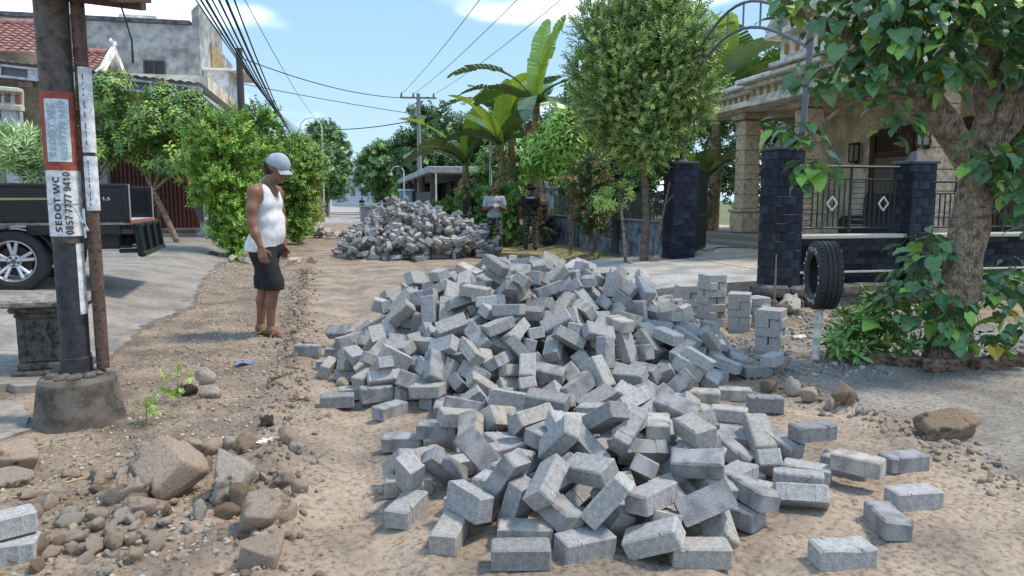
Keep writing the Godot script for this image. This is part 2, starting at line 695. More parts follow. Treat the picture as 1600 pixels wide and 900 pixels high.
func make_buildings() -> void:
	rng.seed = 41
	var plaster := mat("raw_render", Color(0.34, 0.345, 0.35), 0.92, "blotch", 0.16, "fine", 0.3, "blotch", 0.5)
	var cream := mat("cream_wall", Color(0.62, 0.56, 0.45), 0.85, "fine", 0.6, "", 0.0, "blotch", 0.2)
	var white := mat("white_paint", Color(0.72, 0.72, 0.71), 0.7, "fine", 0.6, "", 0.0, "blotch", 0.4)
	var steel := mat("canopy_steel", Color(0.55, 0.57, 0.60), 0.5, "fine", 1.0, "", 0.0, "blotch", 0.7)
	var dark := mat("shaded_doorway", Color(0.11, 0.075, 0.05), 0.6, "bark", 1.5)  # dark tone painted in for the shade of the porch doorway
	var red := mat("roof_tile", Color(0.33, 0.165, 0.145), 0.8, "fine", 2.0, "", 0.0, "grime", 0.7)
	var shutter := mat("shutter_red", Color(0.13, 0.035, 0.03), 0.5, "fine", 1.0)
	var brown := mat("brown_trim", Color(0.22, 0.10, 0.05), 0.7)
	var slate := mat("slate_blue", Color(0.075, 0.10, 0.14), 0.5)
	# unfinished grey upper building
	var b := thing("concrete_building", "tall bare grey rendered building with one small dark window", "building", S(-5.0, 28.8), YAW)
	var w := MB.new()
	w.rbox(Vector3(-6.5, 3.75, -4.0), Vector3(13.0, 7.5, 8.0), 0.02)
	part("wall", w, plaster, b)
	w = MB.new()
	w.prism(PackedVector2Array([Vector2(-0.25, 7.5), Vector2(0.0, 7.5), Vector2(0.0, 8.25), Vector2(-0.25, 8.0)]), 5.0, Transform3D(Basis(), Vector3(0, 0, -5.0)))
	part("parapet", w, plaster, b)
	w = MB.new()
	w.box(Vector3(-6.6, 7.57, -0.1), Vector3(12.6, 0.14, 0.35))
	part("ledge", w, mat("dark_ledge", Color(0.10, 0.10, 0.11), 0.8, "grime", 0.5), b)
	w = MB.new()
	w.box(Vector3(-2.0, 7.68, -0.02), Vector3(1.2, 0.1, 0.25))
	part("sheet", w, white, b)
	var win := MB.new()
	for q in [[-1.55, 6.18, 0.7, 0.06], [-1.55, 5.46, 0.7, 0.06]]:
		win.box(Vector3(q[0], q[1], 0.03), Vector3(q[2], q[3], 0.10))
	for x in [-1.88, -1.55, -1.22]:
		win.box(Vector3(x, 5.82, 0.03), Vector3(0.06, 0.66, 0.10))
	var wf := part("window", win, mat("window_wood", Color(0.07, 0.06, 0.055), 0.7), b)
	for x in [-1.715, -1.385]:
		w = MB.new()
		w.box(Vector3(x, 5.82, 0.012), Vector3(0.27, 0.66, 0.02))
		part("pane", w, mat("dark_pane", Color(0.015, 0.017, 0.02), 0.15), wf)
	w = MB.new()
	w.box(Vector3(0.03, 6.2, -3.4), Vector3(0.06, 2.2, 2.8))
	part("brick_panel", w, mat("ochre_brick", Color(0.42, 0.31, 0.16), 0.9, "pits", 3.0, "pits", 1.0, "blotch", 1.0), b)
	w = MB.new()
	w.rbox(Vector3(0.45, 5.2, -1.4), Vector3(0.9, 1.7, 2.4), 0.03)
	w.rbox(Vector3(0.75, 6.0, -1.4), Vector3(1.5, 0.09, 2.7), 0.02)
	part("balcony", w, white, b)
	# tiled house
	var h := thing("tiled_house", "house with pink-red clay tile roofs and white gable ornament", "house", S(0, 0), YAW)
	w = MB.new()
	w.box(Vector3(-9.3, 2.5, -27.0), Vector3(10.6, 5.0, 6.0))
	part("wall", w, cream, h)
	w = MB.new()
	w.box(Vector3(-12.0, 5.2, -27.0), Vector3(6.5, 0.9, 4.0))
	part("upper_wall", w, cream, h)
	var t := MB.new()
	tiles(t, -15.0, -8.55, Vector2(6.75, -26.6), Vector2(5.45, -24.0))
	t.tube([Vector3(-15.0, 6.82, -26.6), Vector3(-8.5, 6.82, -26.6)], [0.13], 8)
	tag(part("roof", t, red, h), "upper clay tile roof", "", "", "stuff")
	t = MB.new()
	tiles(t, -9.0, -7.35, Vector2(5.95, -26.6), Vector2(4.6, -23.8))
	t.tube([Vector3(-9.0, 6.02, -26.6), Vector3(-7.3, 6.02, -26.6)], [0.12], 8)
	tag(part("roof", t, red, h), "lower clay tile roof", "", "", "stuff")
	for g in [[-7.3, 6.1, 4.55, -26.6, 2.8], [-11.6, 7.4, 5.7, -24.6, 1.5]]:
		var o := MB.new()
		for sg in [-1.0, 1.0]:
			var pts := []
			for k in 7:
				var q := k / 6.0
				pts.append(Vector2(sg * (0.02 + q * g[4]), g[1] + 0.15 - (g[1] - g[2]) * pow(q, 0.85) + 0.06 * sin(q * 9.0)))
			for k in 6:
				var poly := PackedVector2Array([pts[k], pts[k + 1], pts[k + 1] - Vector2(0, 0.28), pts[k] - Vector2(0, 0.28)])
				o.prism(poly, 0.10, Transform3D(Basis(Vector3(0, 0, -1), Vector3.UP, Vector3(1, 0, 0)), Vector3(g[0], 0, g[3])))
			o.tube([Vector3(g[0] + 0.05, g[1] + 0.1, g[3]), Vector3(g[0] + 0.05, g[1] + 0.25, g[3] - sg * 0.1), Vector3(g[0] + 0.05, g[1] + 0.3, g[3] - sg * 0.25), Vector3(g[0] + 0.05, g[1] + 0.22, g[3] - sg * 0.35)], [0.05, 0.05, 0.04, 0.02], 6)
		var board := part("barge_board", o, white, h)
		for sg in [-1.0, 1.0]:
			for k in 5:
				var q := 0.2 + k * 0.17
				o = MB.new()
				o.rbox(Vector3(g[0] + 0.08, g[1] - 0.32 - (g[1] - g[2]) * q, g[3] - sg * q * g[4] * 0.9), Vector3(0.06, 0.16, 0.20), 0.04)
				part("carved_trim", o, brown, board)
	w = MB.new()
	w.box(Vector3(-9.0, 5.05, -23.95), Vector3(0.8, 0.08, 0.6))
	w.box(Vector3(-8.85, 4.75, -24.0), Vector3(0.35, 0.5, 0.35))
	part("roof_pillar", w, white, h)
	# ground floor front: shutter of dark red slats, blue door bay, pale columns
	for k in 22:
		w = MB.new()
		w.rbox(Vector3(-6.75 + k * 0.113, 1.75, -23.92), Vector3(0.095, 3.0, 0.07), 0.025)
		part("shutter_slat", w, shutter, h)
	w = MB.new()
	w.box(Vector3(-8.1, 1.75, -23.95), Vector3(1.9, 3.0, 0.06))
	part("door", w, slate, h)
	for x in [-9.3, -6.95, -8.0]:
		w = MB.new()
		w.rbox(Vector3(x, 2.0, -23.7), Vector3(0.32, 3.7, 0.35), 0.02)
		part("column", w, mat("grey_column", Color(0.42, 0.45, 0.48), 0.8, "fine", 1.0), h)
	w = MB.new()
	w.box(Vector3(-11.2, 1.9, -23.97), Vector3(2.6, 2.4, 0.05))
	part("shaded_doorway", w, dark, h)  # flat dark panel stands in for the shaded doorway, tinted like wood
	w = MB.new()
	w.rbox(Vector3(-9.5, 0.35, -23.3), Vector3(10.4, 0.22, 1.3), 0.02)
	part("step", w, mat("step_stone", Color(0.10, 0.10, 0.105), 0.5, "fine", 2.0), h)
	# carport: steel beams with oval cut-outs, sloping down to the street
	var c := thing("carport", "white steel carport roof with oval holes punched in its beams", "carport", S(0, 0), YAW)
	var s0 := -3.6
	var y0 := 4.0
	var bs := Basis(Vector3(0, 0, 1), -0.085)
	var beam := MB.new()
	beam.rbox(Vector3(s0 - 5.5, y0 + 0.47 + 0.12, -20.3), Vector3(11.1, 0.06, 0.12), 0.01, bs)
	beam.rbox(Vector3(s0 - 5.5, y0 + 0.47 - 0.14, -20.3), Vector3(11.1, 0.06, 0.12), 0.01, bs)
	for k in 13:
		var x := s0 - 0.1 - k * 0.9
		beam.rbox(Vector3(x, y0 + (s0 - x) * 0.085, -20.3), Vector3(0.34, 0.24, 0.05), 0.01, bs)
	part("front_beam", beam, steel, c)
	beam = MB.new()
	beam.rbox(Vector3(s0 - 5.5, y0 + 0.47 - 0.01, -20.345), Vector3(11.1, 0.2, 0.01), 0.0, bs)
	part("beam_web", beam, mat("beam_web", Color(0.12, 0.13, 0.15), 0.6), c)
	beam = MB.new()
	beam.rbox(Vector3(s0, y0 - 0.05, -24.3), Vector3(0.12, 0.10, 8.0), 0.01)
	beam.rbox(Vector3(s0, y0 - 0.45, -24.3), Vector3(0.08, 0.08, 8.0), 0.01)
	for k in 8:
		beam.tube([Vector3(s0, y0 - 0.45, -20.5 - k), Vector3(s0, y0 - 0.08, -21.0 - k), Vector3(s0, y0 - 0.45, -21.5 - k)], [0.025], 6)
	part("side_truss", beam, steel, c)
	var sheet := MB.new()
	for k in 55:
		var x := s0 + 0.1 - k * 0.2
		sheet.quad(Vector3(x - 0.2, y0 + 0.2 + (s0 - x + 0.2) * 0.085, -20.1), Vector3(x - 0.1, y0 + 0.24 + (s0 - x + 0.1) * 0.085, -20.1), Vector3(x - 0.1, y0 + 0.24 + (s0 - x + 0.1) * 0.085, -28.2), Vector3(x - 0.2, y0 + 0.2 + (s0 - x + 0.2) * 0.085, -28.2))
		sheet.quad(Vector3(x - 0.1, y0 + 0.24 + (s0 - x + 0.1) * 0.085, -20.1), Vector3(x, y0 + 0.2 + (s0 - x) * 0.085, -20.1), Vector3(x, y0 + 0.2 + (s0 - x) * 0.085, -28.2), Vector3(x - 0.1, y0 + 0.24 + (s0 - x + 0.1) * 0.085, -28.2))
	part("roof_sheet", sheet, mat("corrugated", Color(0.45, 0.47, 0.50), 0.5, "fine", 1.0), c)
	for q in [[s0, -20.4], [s0, -24.0], [s0, -28.0], [s0 - 7.5, -20.4]]:
		w = MB.new()
		w.tube([Vector3(q[0], 0.2, q[1]), Vector3(q[0], y0 + (s0 - q[0]) * 0.085, q[1])], [0.055], 10)
		part("post", w, steel, c)
	# decorated eave of the porch next to it
	var e := thing("porch_eave", "cream porch eave with a band of brown carved blocks", "eave", S(0, 0), YAW)
	w = MB.new()
	w.rbox(Vector3(-11.0, 4.02, -19.4), Vector3(7.4, 0.10, 0.3), 0.02, Basis(Vector3.BACK, -0.06))
	w.rbox(Vector3(-11.0, 3.62, -19.45), Vector3(7.4, 0.14, 0.2), 0.02, Basis(Vector3.BACK, -0.06))
	w.rbox(Vector3(-11.0, 3.83, -19.5), Vector3(7.4, 0.32, 0.06), 0.0, Basis(Vector3.BACK, -0.06))
	part("fascia", w, cream, e)
	for k in 34:
		w = MB.new()
		w.rbox(Vector3(-7.4 - k * 0.21, 3.83 - 0.216 + k * 0.0126, -19.44), Vector3(0.12, 0.2, 0.07), 0.02, Basis(Vector3.BACK, -0.06))
		part("carved_block", w, brown, e)
	w = MB.new()
	w.rbox(Vector3(-14.0, 1.9, -21.5), Vector3(5.0, 3.6, 0.3), 0.02)
	part("wall", w, mat("porch_wall", Color(0.42, 0.43, 0.43), 0.85, "fine", 0.8), e)
	for x in [-7.6, -10.4]:
		w = MB.new()
		w.rbox(Vector3(x, 1.95, -19.6), Vector3(0.34, 3.5, 0.34), 0.03)
		part("column", w, mat("grey_column", Color(0.42, 0.45, 0.48), 0.8, "fine", 1.0), e)
	# roofed shelter on the other side of the street
	var sh := thing("roadside_shelter", "low open shelter with flat grey metal roof and dark posts", "shelter", S(0, 0), YAW)
	w = MB.new()
	w.rbox(Vector3(5.6, 2.78, -46.0), Vector3(3.6, 0.32, 21.0), 0.03)
	part("roof", w, mat("shelter_roof", Color(0.33, 0.36, 0.39), 0.5, "fine", 0.5, "", 0.0, "blotch", 0.3), sh)
	for k in 5:
		for x in [4.1, 7.0]:
			w = MB.new()
			w.rbox(Vector3(x, 1.35, -36.2 - k * 4.6), Vector3(0.2, 2.6, 0.2), 0.01)
			part("post", w, mat("shelter_post", Color(0.055, 0.045, 0.04), 0.6), sh)
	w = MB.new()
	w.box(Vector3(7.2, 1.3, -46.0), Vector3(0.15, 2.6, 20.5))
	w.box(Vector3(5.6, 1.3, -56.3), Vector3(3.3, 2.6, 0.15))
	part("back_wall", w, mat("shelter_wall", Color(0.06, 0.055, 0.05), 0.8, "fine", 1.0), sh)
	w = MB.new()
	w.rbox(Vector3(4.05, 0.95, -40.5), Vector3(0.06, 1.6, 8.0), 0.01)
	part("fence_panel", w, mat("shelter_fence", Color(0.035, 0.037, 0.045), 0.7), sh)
	for x in [4.2, 6.6]:
		w = MB.new()
		w.tube([Vector3(x, 0, -35.6), Vector3(x, 2.65, -35.6)], [0.045], 8)
		part("pipe", w, white, sh)
	var bp := thing("gate_pillar", "pale blue painted gate pillar at the shelter's far end", "pillar", S(3.55, 46.0), YAW)
	w = MB.new()
	w.rbox(Vector3(0, 0.95, 0), Vector3(0.75, 1.9, 0.75), 0.02)
	part("shaft", w, mat("pale_blue", Color(0.20, 0.36, 0.55), 0.7, "fine", 1.0), bp)
	w = MB.new()
	w.rbox(Vector3(0, 1.95, 0), Vector3(0.9, 0.12, 0.9), 0.02)
	part("cap", w, white, bp)
	# low buildings closing the street
	var far := [[-7.0, 120.0, 9.0, 3.4, 6.0, "long white shed with a grey roof where the street ends", Color(0.62, 0.63, 0.64)], [2.0, 175.0, 17.0, 6.4, 8.0, "wide pale blue-grey hall beyond the end of the street", Color(0.38, 0.44, 0.52)], [-14.0, 150.0, 12.0, 6.5, 8.0, "white house with orange roof edge at the street's end", Color(0.66, 0.66, 0.64)]]
	for q in far:
		var f := thing("distant_building", q[5], "building", S(q[0], q[1]), YAW)
		w = MB.new()
		w.box(Vector3(0, q[3] / 2, 0), Vector3(q[2], q[3], q[4]))
		part("wall", w, mat("far_" + str(q[1]), q[6], 0.8, "fine", 0.2), f)
		w = MB.new()
		w.prism(PackedVector2Array([Vector2(-q[2] / 2 - 0.5, q[3]), Vector2(q[2] / 2 + 0.5, q[3]), Vector2(q[2] / 2 - 1.5, q[3] + 1.3), Vector2(-q[2] / 2 + 1.5, q[3] + 1.3)]), q[4] + 0.8, Transform3D(Basis(), Vector3(0, 0.01, -q[4] / 2 - 0.4)))
		part("roof", w, mat("far_roof_" + str(q[1]), Color(0.40, 0.45, 0.52) if q[1] != 150.0 else Color(0.4, 0.18, 0.1), 0.7), f)
		for k in int(q[2] / 2.2):
			w = MB.new()
			w.box(Vector3(-q[2] / 2 + 1.2 + k * 2.2, q[3] * 0.55, q[4] / 2 + 0.03), Vector3(1.0, q[3] * 0.3, 0.08))
			part("window", w, mat("far_glass", Color(0.08, 0.10, 0.12), 0.3), f)


# ---------------------------------------------------------------- the walled house and its fences
func tiled_post(called: String, label: String, at: Vector3, wide: float, tall: float) -> Node3D:
	var o := thing(called, label, "gate post", at, YAW)
	var core := MB.new()
	core.box(Vector3(0, tall / 2, 0), Vector3(wide - 0.03, tall, wide - 0.03))
	part("core", core, mat("grout", Color(0.03, 0.035, 0.045), 0.9), o)
	var rows := int(round(tall / 0.105))
	var th := tall / rows
	var m1 := mat("navy_tile", Color(0.017, 0.023, 0.038), 0.42, "fine", 4.0, "", 0.0, "blotch", 1.1)
	var m2 := mat("navy_tile_worn", Color(0.030, 0.038, 0.056), 0.55, "fine", 4.0, "", 0.0, "blotch", 1.1)
	var m3 := mat("navy_tile_dark", Color(0.012, 0.016, 0.029), 0.4, "fine", 4.0, "", 0.0, "blotch", 1.1)
	for m in [m1, m2, m3]:
		m.metallic_specular = 0.3
	var shapes := {}
	for r in rows:
		for f in 4:
			var cuts := [0.0, 0.5, 1.0] if r % 2 == 0 else [0.0, 0.25, 0.75, 1.0]
			for k in cuts.size() - 1:
				var lo: float = -wide / 2 + cuts[k] * wide
				var hi: float = -wide / 2 + cuts[k + 1] * wide
				var key := snappedf(hi - lo, 0.001)
				if not shapes.has(key):
					var tm := MB.new()
					tm.rbox(Vector3.ZERO, Vector3(hi - lo - 0.005, th - 0.005, 0.02), 0.003)
					shapes[key] = tm.commit()
				var p := part("tile", shapes[key], [m1, m1, m2, m3][rng.randi() % 4], o)
				p.transform = Transform3D(Basis(Vector3.UP, f * PI / 2), Vector3.ZERO) * Transform3D(Basis.from_euler(Vector3(rnd(-0.01, 0.01), rnd(-0.012, 0.012), rnd(-0.012, 0.012))), Vector3((lo + hi) / 2, (r + 0.5) * th + rnd(-0.0015, 0.0015), wide / 2 - 0.012 + rnd(-0.0015, 0.0015)))
	var cap := MB.new()
	cap.rbox(Vector3(0, tall + 0.02, 0), Vector3(wide + 0.05, 0.04, wide + 0.05), 0.008)
	cap.lathe([Vector2(wide * 0.35, tall + 0.04), Vector2(0.06, tall + 0.15), Vector2(0.0, tall + 0.16)], 4, Transform3D(Basis(Vector3.UP, PI / 4), Vector3.ZERO))
	part("cap", cap, mat("post_cap", Color(0.075, 0.08, 0.09), 0.7, "fine", 3.0), o)
	return o


func bar(mb: MB, a: Vector3, b: Vector3, r: float) -> void:
	mb.tube([a, b], [r], 6)


# iron panel between x0 and x1, from y0 to y1, in the xy plane of its thing
func iron_panel(o: Node3D, x0: float, x1: float, y0: float, y1: float, m: Material, silver: Material, ladder: bool) -> void:
	var f := MB.new()
	bar(f, Vector3(x0, y0, 0), Vector3(x1, y0, 0), 0.014)
	bar(f, Vector3(x0, y1, 0), Vector3(x1, y1, 0), 0.018)
	bar(f, Vector3(x0, y1 - 0.15, 0), Vector3(x1, y1 - 0.15, 0), 0.011)
	bar(f, Vector3(x0, y0 - 0.06, 0), Vector3(x0, y1, 0), 0.018)
	part("frame", f, m, o)
	var xl := x0
	if ladder:
		xl = x0 + (x1 - x0) * 0.30
		for k in 9:
			var y := y0 + (y1 - 0.15 - y0) * (k + 0.5) / 9.0
			var q := MB.new()
			bar(q, Vector3(x0, y, 0), Vector3(xl, y, 0), 0.008)
			part("rung", q, m, o)
	var count := int(maxf(3.0, round((x1 - xl) / 0.075)))
	for k in count + (0 if ladder else 0):
		var x := xl + (x1 - xl) * (k + (0.0 if ladder else 0.5)) / count
		var q := MB.new()
		bar(q, Vector3(x, y0, 0), Vector3(x, y1 - 0.15, 0), 0.0095)
		part("bar", q, m, o)
	var cx := (xl + x1) / 2
	var cy := (y0 + y1 - 0.15) / 2
	var d := MB.new()
	var sz := 0.085
	for k in 4:
		var a0 := k * PI / 2
		bar(d, Vector3(cx + cos(a0) * sz * 0.8, cy + sin(a0) * sz, 0.02), Vector3(cx + cos(a0 + PI / 2) * sz * 0.8, cy + sin(a0 + PI / 2) * sz, 0.02), 0.011)
	part("diamond", d, silver, o)
	d = MB.new()
	for k in 12:
		var a0 := TAU * k / 12
		var a1 := TAU * (k + 1) / 12
		bar(d, Vector3(cx + cos(a0) * 0.055, y1 - 0.075 + sin(a0) * 0.055, 0), Vector3(cx + cos(a1) * 0.055, y1 - 0.075 + sin(a1) * 0.055, 0), 0.007)
		if k % 3 == 0:
			bar(d, Vector3(cx, y1 - 0.075, 0), Vector3(cx + cos(a0) * 0.05, y1 - 0.075 + sin(a0) * 0.05, 0), 0.005)
	part("ring", d, m, o)


func make_compound() -> void:
	rng.seed = 57
	var iron := mat("black_iron", Color(0.018, 0.019, 0.022), 0.45)
	var silver := mat("silver_paint", Color(0.55, 0.55, 0.53), 0.4)
	var navy := mat("navy_wall", Color(0.007, 0.009, 0.015), 0.6, "fine", 2.0, "", 0.0, "blotch", 0.7)
	navy.metallic_specular = 0.25
	var coping := mat("coping", Color(0.48, 0.46, 0.42), 0.7, "fine", 2.0)
	var stone := mat("footing_stone", Color(0.16, 0.15, 0.135), 0.95, "pits", 2.5, "pits", 1.5, "grime", 1.0)
	var bluewall := mat("blue_grey_wall", Color(0.145, 0.18, 0.23), 0.85, "fine", 0.9, "", 0.0, "grime", 0.5)
	var p2 := Vector3(3.22, 0.25, -8.8)
	var p1 := Vector3(3.05, 0.2, -13.4)
	tiled_post("gate_post", "navy tiled gate post beside the wall with the silver diamonds", p2, 0.36, 1.6)
	tiled_post("gate_post", "navy tiled gate post beside the round clipped tree", p1, 0.45, 1.72)
	tiled_post("gate_post", "navy tiled post half hidden behind the leaning tree trunk", p2 + Vector3(1.84 * 0.976, 0, -1.84 * 0.218), 0.34, 1.46)
	# low wall across the corner lot with its stone footing
	var w := thing("garden_wall", "low navy garden wall with pale coping on a rough stone footing", "wall", p2 + Vector3(0, -0.25, 0), YAW)
	var mb := MB.new()
	mb.box(Vector3(2.9, 0.53, 0.0), Vector3(5.44, 0.56, 0.16))
	var face := part("wall_face", mb, navy, w)
	mb = MB.new()
	mb.rbox(Vector3.ZERO, Vector3(0.196, 0.078, 0.012), 0.002)
	var wt := mb.commit()
	for r in 7:
		for i in 26:
			if absf(0.53 + (r - 3) * 0.08 - 0.40) < 0.02:
				continue
			var tl := part("tile", wt, [mat("navy_tile", Color.BLACK), mat("navy_tile_dark", Color.BLACK), navy][rng.randi() % 3], face)
			tl.position = Vector3(0.33 + i * 0.2 + (0.1 if r % 2 else 0.0), 0.53 + (r - 3) * 0.08, 0.083)
	mb = MB.new()
	mb.rbox(Vector3(2.9, 0.83, 0.0), Vector3(5.44, 0.05, 0.24), 0.01)
	part("coping", mb, coping, w)
	mb = MB.new()
	mb.rbox(Vector3(2.9, 0.40, 0.10), Vector3(5.44, 0.025, 0.06), 0.005)
	part("ledge", mb, coping, w)
	var k := 0
	var x := -0.4
	while x < 5.6:
		for row in 2:
			var ww := rnd(0.2, 0.36)
			mb = MB.new()
			mb.rbox(Vector3.ZERO, Vector3(ww, 0.145, 0.42), 0.035)
			var st := part("footing_stone", mb, stone, w)
			st.position = Vector3(x + ww / 2 + (0.1 if row else 0.0), 0.055 + row * 0.14 - 0.01, 0.03 + rnd(-0.03, 0.03))
			st.rotation = Vector3(rnd(-0.06, 0.06), rnd(-0.1, 0.1), rnd(-0.05, 0.05))
			if row == 1:
				x += ww
	# iron fence on it
	var f := thing("iron_fence", "black iron fence with ladder rungs and silver diamonds between navy posts", "fence", p2 + Vector3(0, -0.25, 0), YAW)
	iron_panel(f, 0.2, 0.93, 0.93, 1.67, iron, silver, true)
	iron_panel(f, 0.94, 1.64, 0.93, 1.67, iron, silver, true)
	f = thing("iron_fence", "black iron fence behind the leaning tree trunk", "fence", p2 + Vector3(0, -0.25, 0), YAW)
	iron_panel(f, 2.04, 3.2, 0.93, 1.5, iron, silver, false)
	iron_panel(f, 3.21, 4.6, 0.93, 1.5, iron, silver, false)
	# fence along the street
	var lw := thing("street_wall", "weathered blue-grey low wall running along the street beyond the gate", "wall", p1 + Vector3(0, -0.25, 0), YAW + 0.035)
	mb = MB.new()
	mb.rbox(Vector3(0.0, 0.42, -3.9), Vector3(0.2, 0.95, 7.3), 0.01)
	part("wall_face", mb, bluewall, lw)
	mb = MB.new()
	mb.rbox(Vector3(0.0, 0.91, -3.9), Vector3(0.28, 0.05, 7.3), 0.01)
	part("coping", mb, mat("wall_cap", Color(0.10, 0.12, 0.15), 0.8, "fine", 1.0), lw)
	for z in [-2.7, -5.2]:
		mb = MB.new()
		mb.rbox(Vector3(0, 0.85, z), Vector3(0.32, 1.75, 0.32), 0.02)
		part("pier", mb, mat("dark_pier", Color(0.06, 0.075, 0.10), 0.8, "fine", 1.0), lw)
	mb = MB.new()
	mb.rbox(Vector3(-0.05, 0.9, -7.7), Vector3(0.36, 1.85, 0.36), 0.02)
	mb.rbox(Vector3(-0.05, 1.75, -7.7), Vector3(0.46, 0.18, 0.46), 0.03)
	part("end_pillar", mb, mat("pale_pillar", Color(0.40, 0.45, 0.52), 0.8, "fine", 1.0, "", 0.0, "grime", 0.6), lw, "pale grey-blue end pillar with a square cap")
	var lf := thing("iron_fence", "dark iron bar fence on top of the blue-grey street wall", "fence", p1 + Vector3(0, -0.25, 0), YAW + 0.035 + PI / 2)
	for q in [[0.3, 2.5], [2.9, 5.0], [5.4, 7.45]]:
		iron_panel(lf, q[0], q[1], 0.96, 1.62, mat("grey_iron", Color(0.05, 0.058, 0.07), 0.5), silver, false)
	# gate leaf folded open, and the arch of two hoops on pipes
	var g := thing("iron_gate", "black iron gate leaf swung open beside the post", "gate", p1 + Vector3(0.30, 0.05, 0.0), 1.2)
	mb = MB.new()
	for q in [[0.0, 0.08, 0.0, 1.62], [1.5, 0.08, 1.5, 1.62], [0.0, 0.1, 1.5, 0.1], [0.0, 1.6, 1.5, 1.6], [0.0, 0.75, 1.5, 0.75]]:
		mb.tube([Vector3(q[0], q[1], 0), Vector3(q[2], q[3], 0)], [0.032], 6)
	part("frame", mb, iron, g)
	for i in 11:
		mb = MB.new()
		bar(mb, Vector3(0.13 + i * 0.125, 0.1, 0), Vector3(0.13 + i * 0.125, 1.6, 0), 0.014)
		part("bar", mb, iron, g)
	var arch := thing("gate_arch", "thin grey steel arch of two hoops spanning the gateway on pipes", "arch", Vector3.ZERO)
	var steel := mat("arch_pipe", Color(0.12, 0.13, 0.15), 0.5)
	var top1 := p1 + Vector3(0, 3.2, 0.05)
	var top2 := p2 + Vector3(0.25, 3.0, 0.05)
	mb = MB.new()
	mb.tube([p1 + Vector3(0.02, 1.75, 0.05), top1], [0.038], 8)
	part("pipe", mb, steel, arch)
	mb = MB.new()
	mb.tube([Vector3(top2.x - 0.06, 1.95, top2.z), top2], [0.038], 8)
	part("pipe", mb, steel, arch)
	var hoops := []
	for hh in 2:
		var pts := []
		for i in 17:
			var q := i / 16.0
			var p := top1.lerp(top2, q)
			p.y += (0.75 - hh * 0.12) * sin(q * PI) - hh * 0.24
			pts.append(p)
		mb = MB.new()
		mb.tube(pts, [0.022], 6)
		part("hoop", mb, steel, arch)
		hoops.append(pts)
	for i in range(1, 16, 2):
		mb = MB.new()
		mb.tube([hoops[0][i], hoops[1][i]], [0.014], 5)
		part("strut", mb, steel, arch)
	# the house: cream porch on stone columns under a stepped white cornice
	var h := thing("porch_house", "cream house with stone porch columns and a stepped white cornice", "house", S(0, 0), YAW)
	var cream := mat("house_cream", Color(0.74, 0.64, 0.46), 0.85, "fine", 0.7, "", 0.0, "blotch", 0.3)
	var white := mat("cornice_white", Color(0.68, 0.65, 0.58), 0.8, "fine", 0.8, "", 0.0, "blotch", 0.8)
	var tan := mat("column_stone", Color(0.60, 0.46, 0.32), 0.75, "fine", 1.5, "", 0.0, "blotch", 1.2)
	var orange := mat("cornice_inset", Color(0.42, 0.20, 0.07), 0.8)
	var wood := mat("door_wood", Color(0.075, 0.030, 0.017), 0.5, "bark", 2.0)
	mb = MB.new()
	mb.rbox(Vector3(13.2, 0.35, -13.5), Vector3(8.6, 0.28, 9.4), 0.02)
	mb.rbox(Vector3(8.7, 0.29, -15.0), Vector3(0.5, 0.14, 3.0), 0.02)
	part("porch_floor", mb, mat("porch_tile", Color(0.30, 0.25, 0.20), 0.5, "fine", 1.0), h)
	mb = MB.new()
	mb.box(Vector3(13.5, 2.0, -13.5), Vector3(4.0, 3.2, 9.2))
	part("wall", mb, cream, h)
	mb = MB.new()
	mb.box(Vector3(13.0, 3.46, -13.2), Vector3(8.2, 0.12, 9.6))
	part("ceiling", mb, cream, h)
	for q in [[9.5, 16.3], [9.5, 13.9], [9.5, 10.4]]:
		var col := MB.new()
		col.rbox(Vector3(q[0], 0.75, -q[1]), Vector3(0.56, 0.5, 0.56), 0.03)
		col.rbox(Vector3(q[0], 1.03, -q[1]), Vector3(0.64, 0.07, 0.64), 0.02)
		col.rbox(Vector3(q[0], 3.28, -q[1]), Vector3(0.62, 0.16, 0.62), 0.03)
		var cp := part("column", col, tan, h)
		for i in 6:
			col = MB.new()
			col.rbox(Vector3(q[0], 1.24 + i * 0.352, -q[1]), Vector3(0.42, 0.343, 0.42), 0.015)
			part("column_stone", col, tan, cp)
	# cornice bands with orange insets, stepping out towards the middle
	for q in [[17.9, 15.2, 0.0, 3.36], [15.2, 12.4, 0.32, 3.36], [12.4, 8.6, 0.0, 3.36]]:
		var z0: float = -q[0]
		var z1: float = -q[1]
		var xx: float = 9.15 - q[2]
		mb = MB.new()
		mb.rbox(Vector3(xx + 0.25, q[3] + 0.10, (z0 + z1) / 2), Vector3(0.5, 0.2, z1 - z0), 0.015)
		mb.rbox(Vector3(xx + 0.20, q[3] + 0.42, (z0 + z1) / 2), Vector3(0.62, 0.10, z1 - z0 + 0.12), 0.02)
		mb.rbox(Vector3(xx + 0.12, q[3] + 0.52, (z0 + z1) / 2), Vector3(0.82, 0.10, z1 - z0 + 0.24), 0.02)
		mb.box(Vector3(xx + 0.27, q[3] + 0.28, (z0 + z1) / 2), Vector3(0.42, 0.2, z1 - z0 - 0.02))
		var band := part("cornice", mb, white, h)
		var n := int((z1 - z0) / 0.26)
		for i in n:
			mb = MB.new()
			mb.rbox(Vector3(xx + 0.055, q[3] + 0.28, z0 + (i + 0.5) * (z1 - z0) / n), Vector3(0.04, 0.15, 0.10), 0.01)
			part("inset", mb, orange, band)
	mb = MB.new()
	mb.rbox(Vector3(9.3, 4.28, -12.6), Vector3(1.3, 0.5, 2.3), 0.02)
	mb.rbox(Vector3(9.2, 4.58, -12.6), Vector3(1.6, 0.12, 2.7), 0.02)
	mb.rbox(Vector3(9.2, 4.0, -12.6), Vector3(1.5, 0.1, 2.5), 0.02)
	var ped := part("pediment_base", mb, white, h)
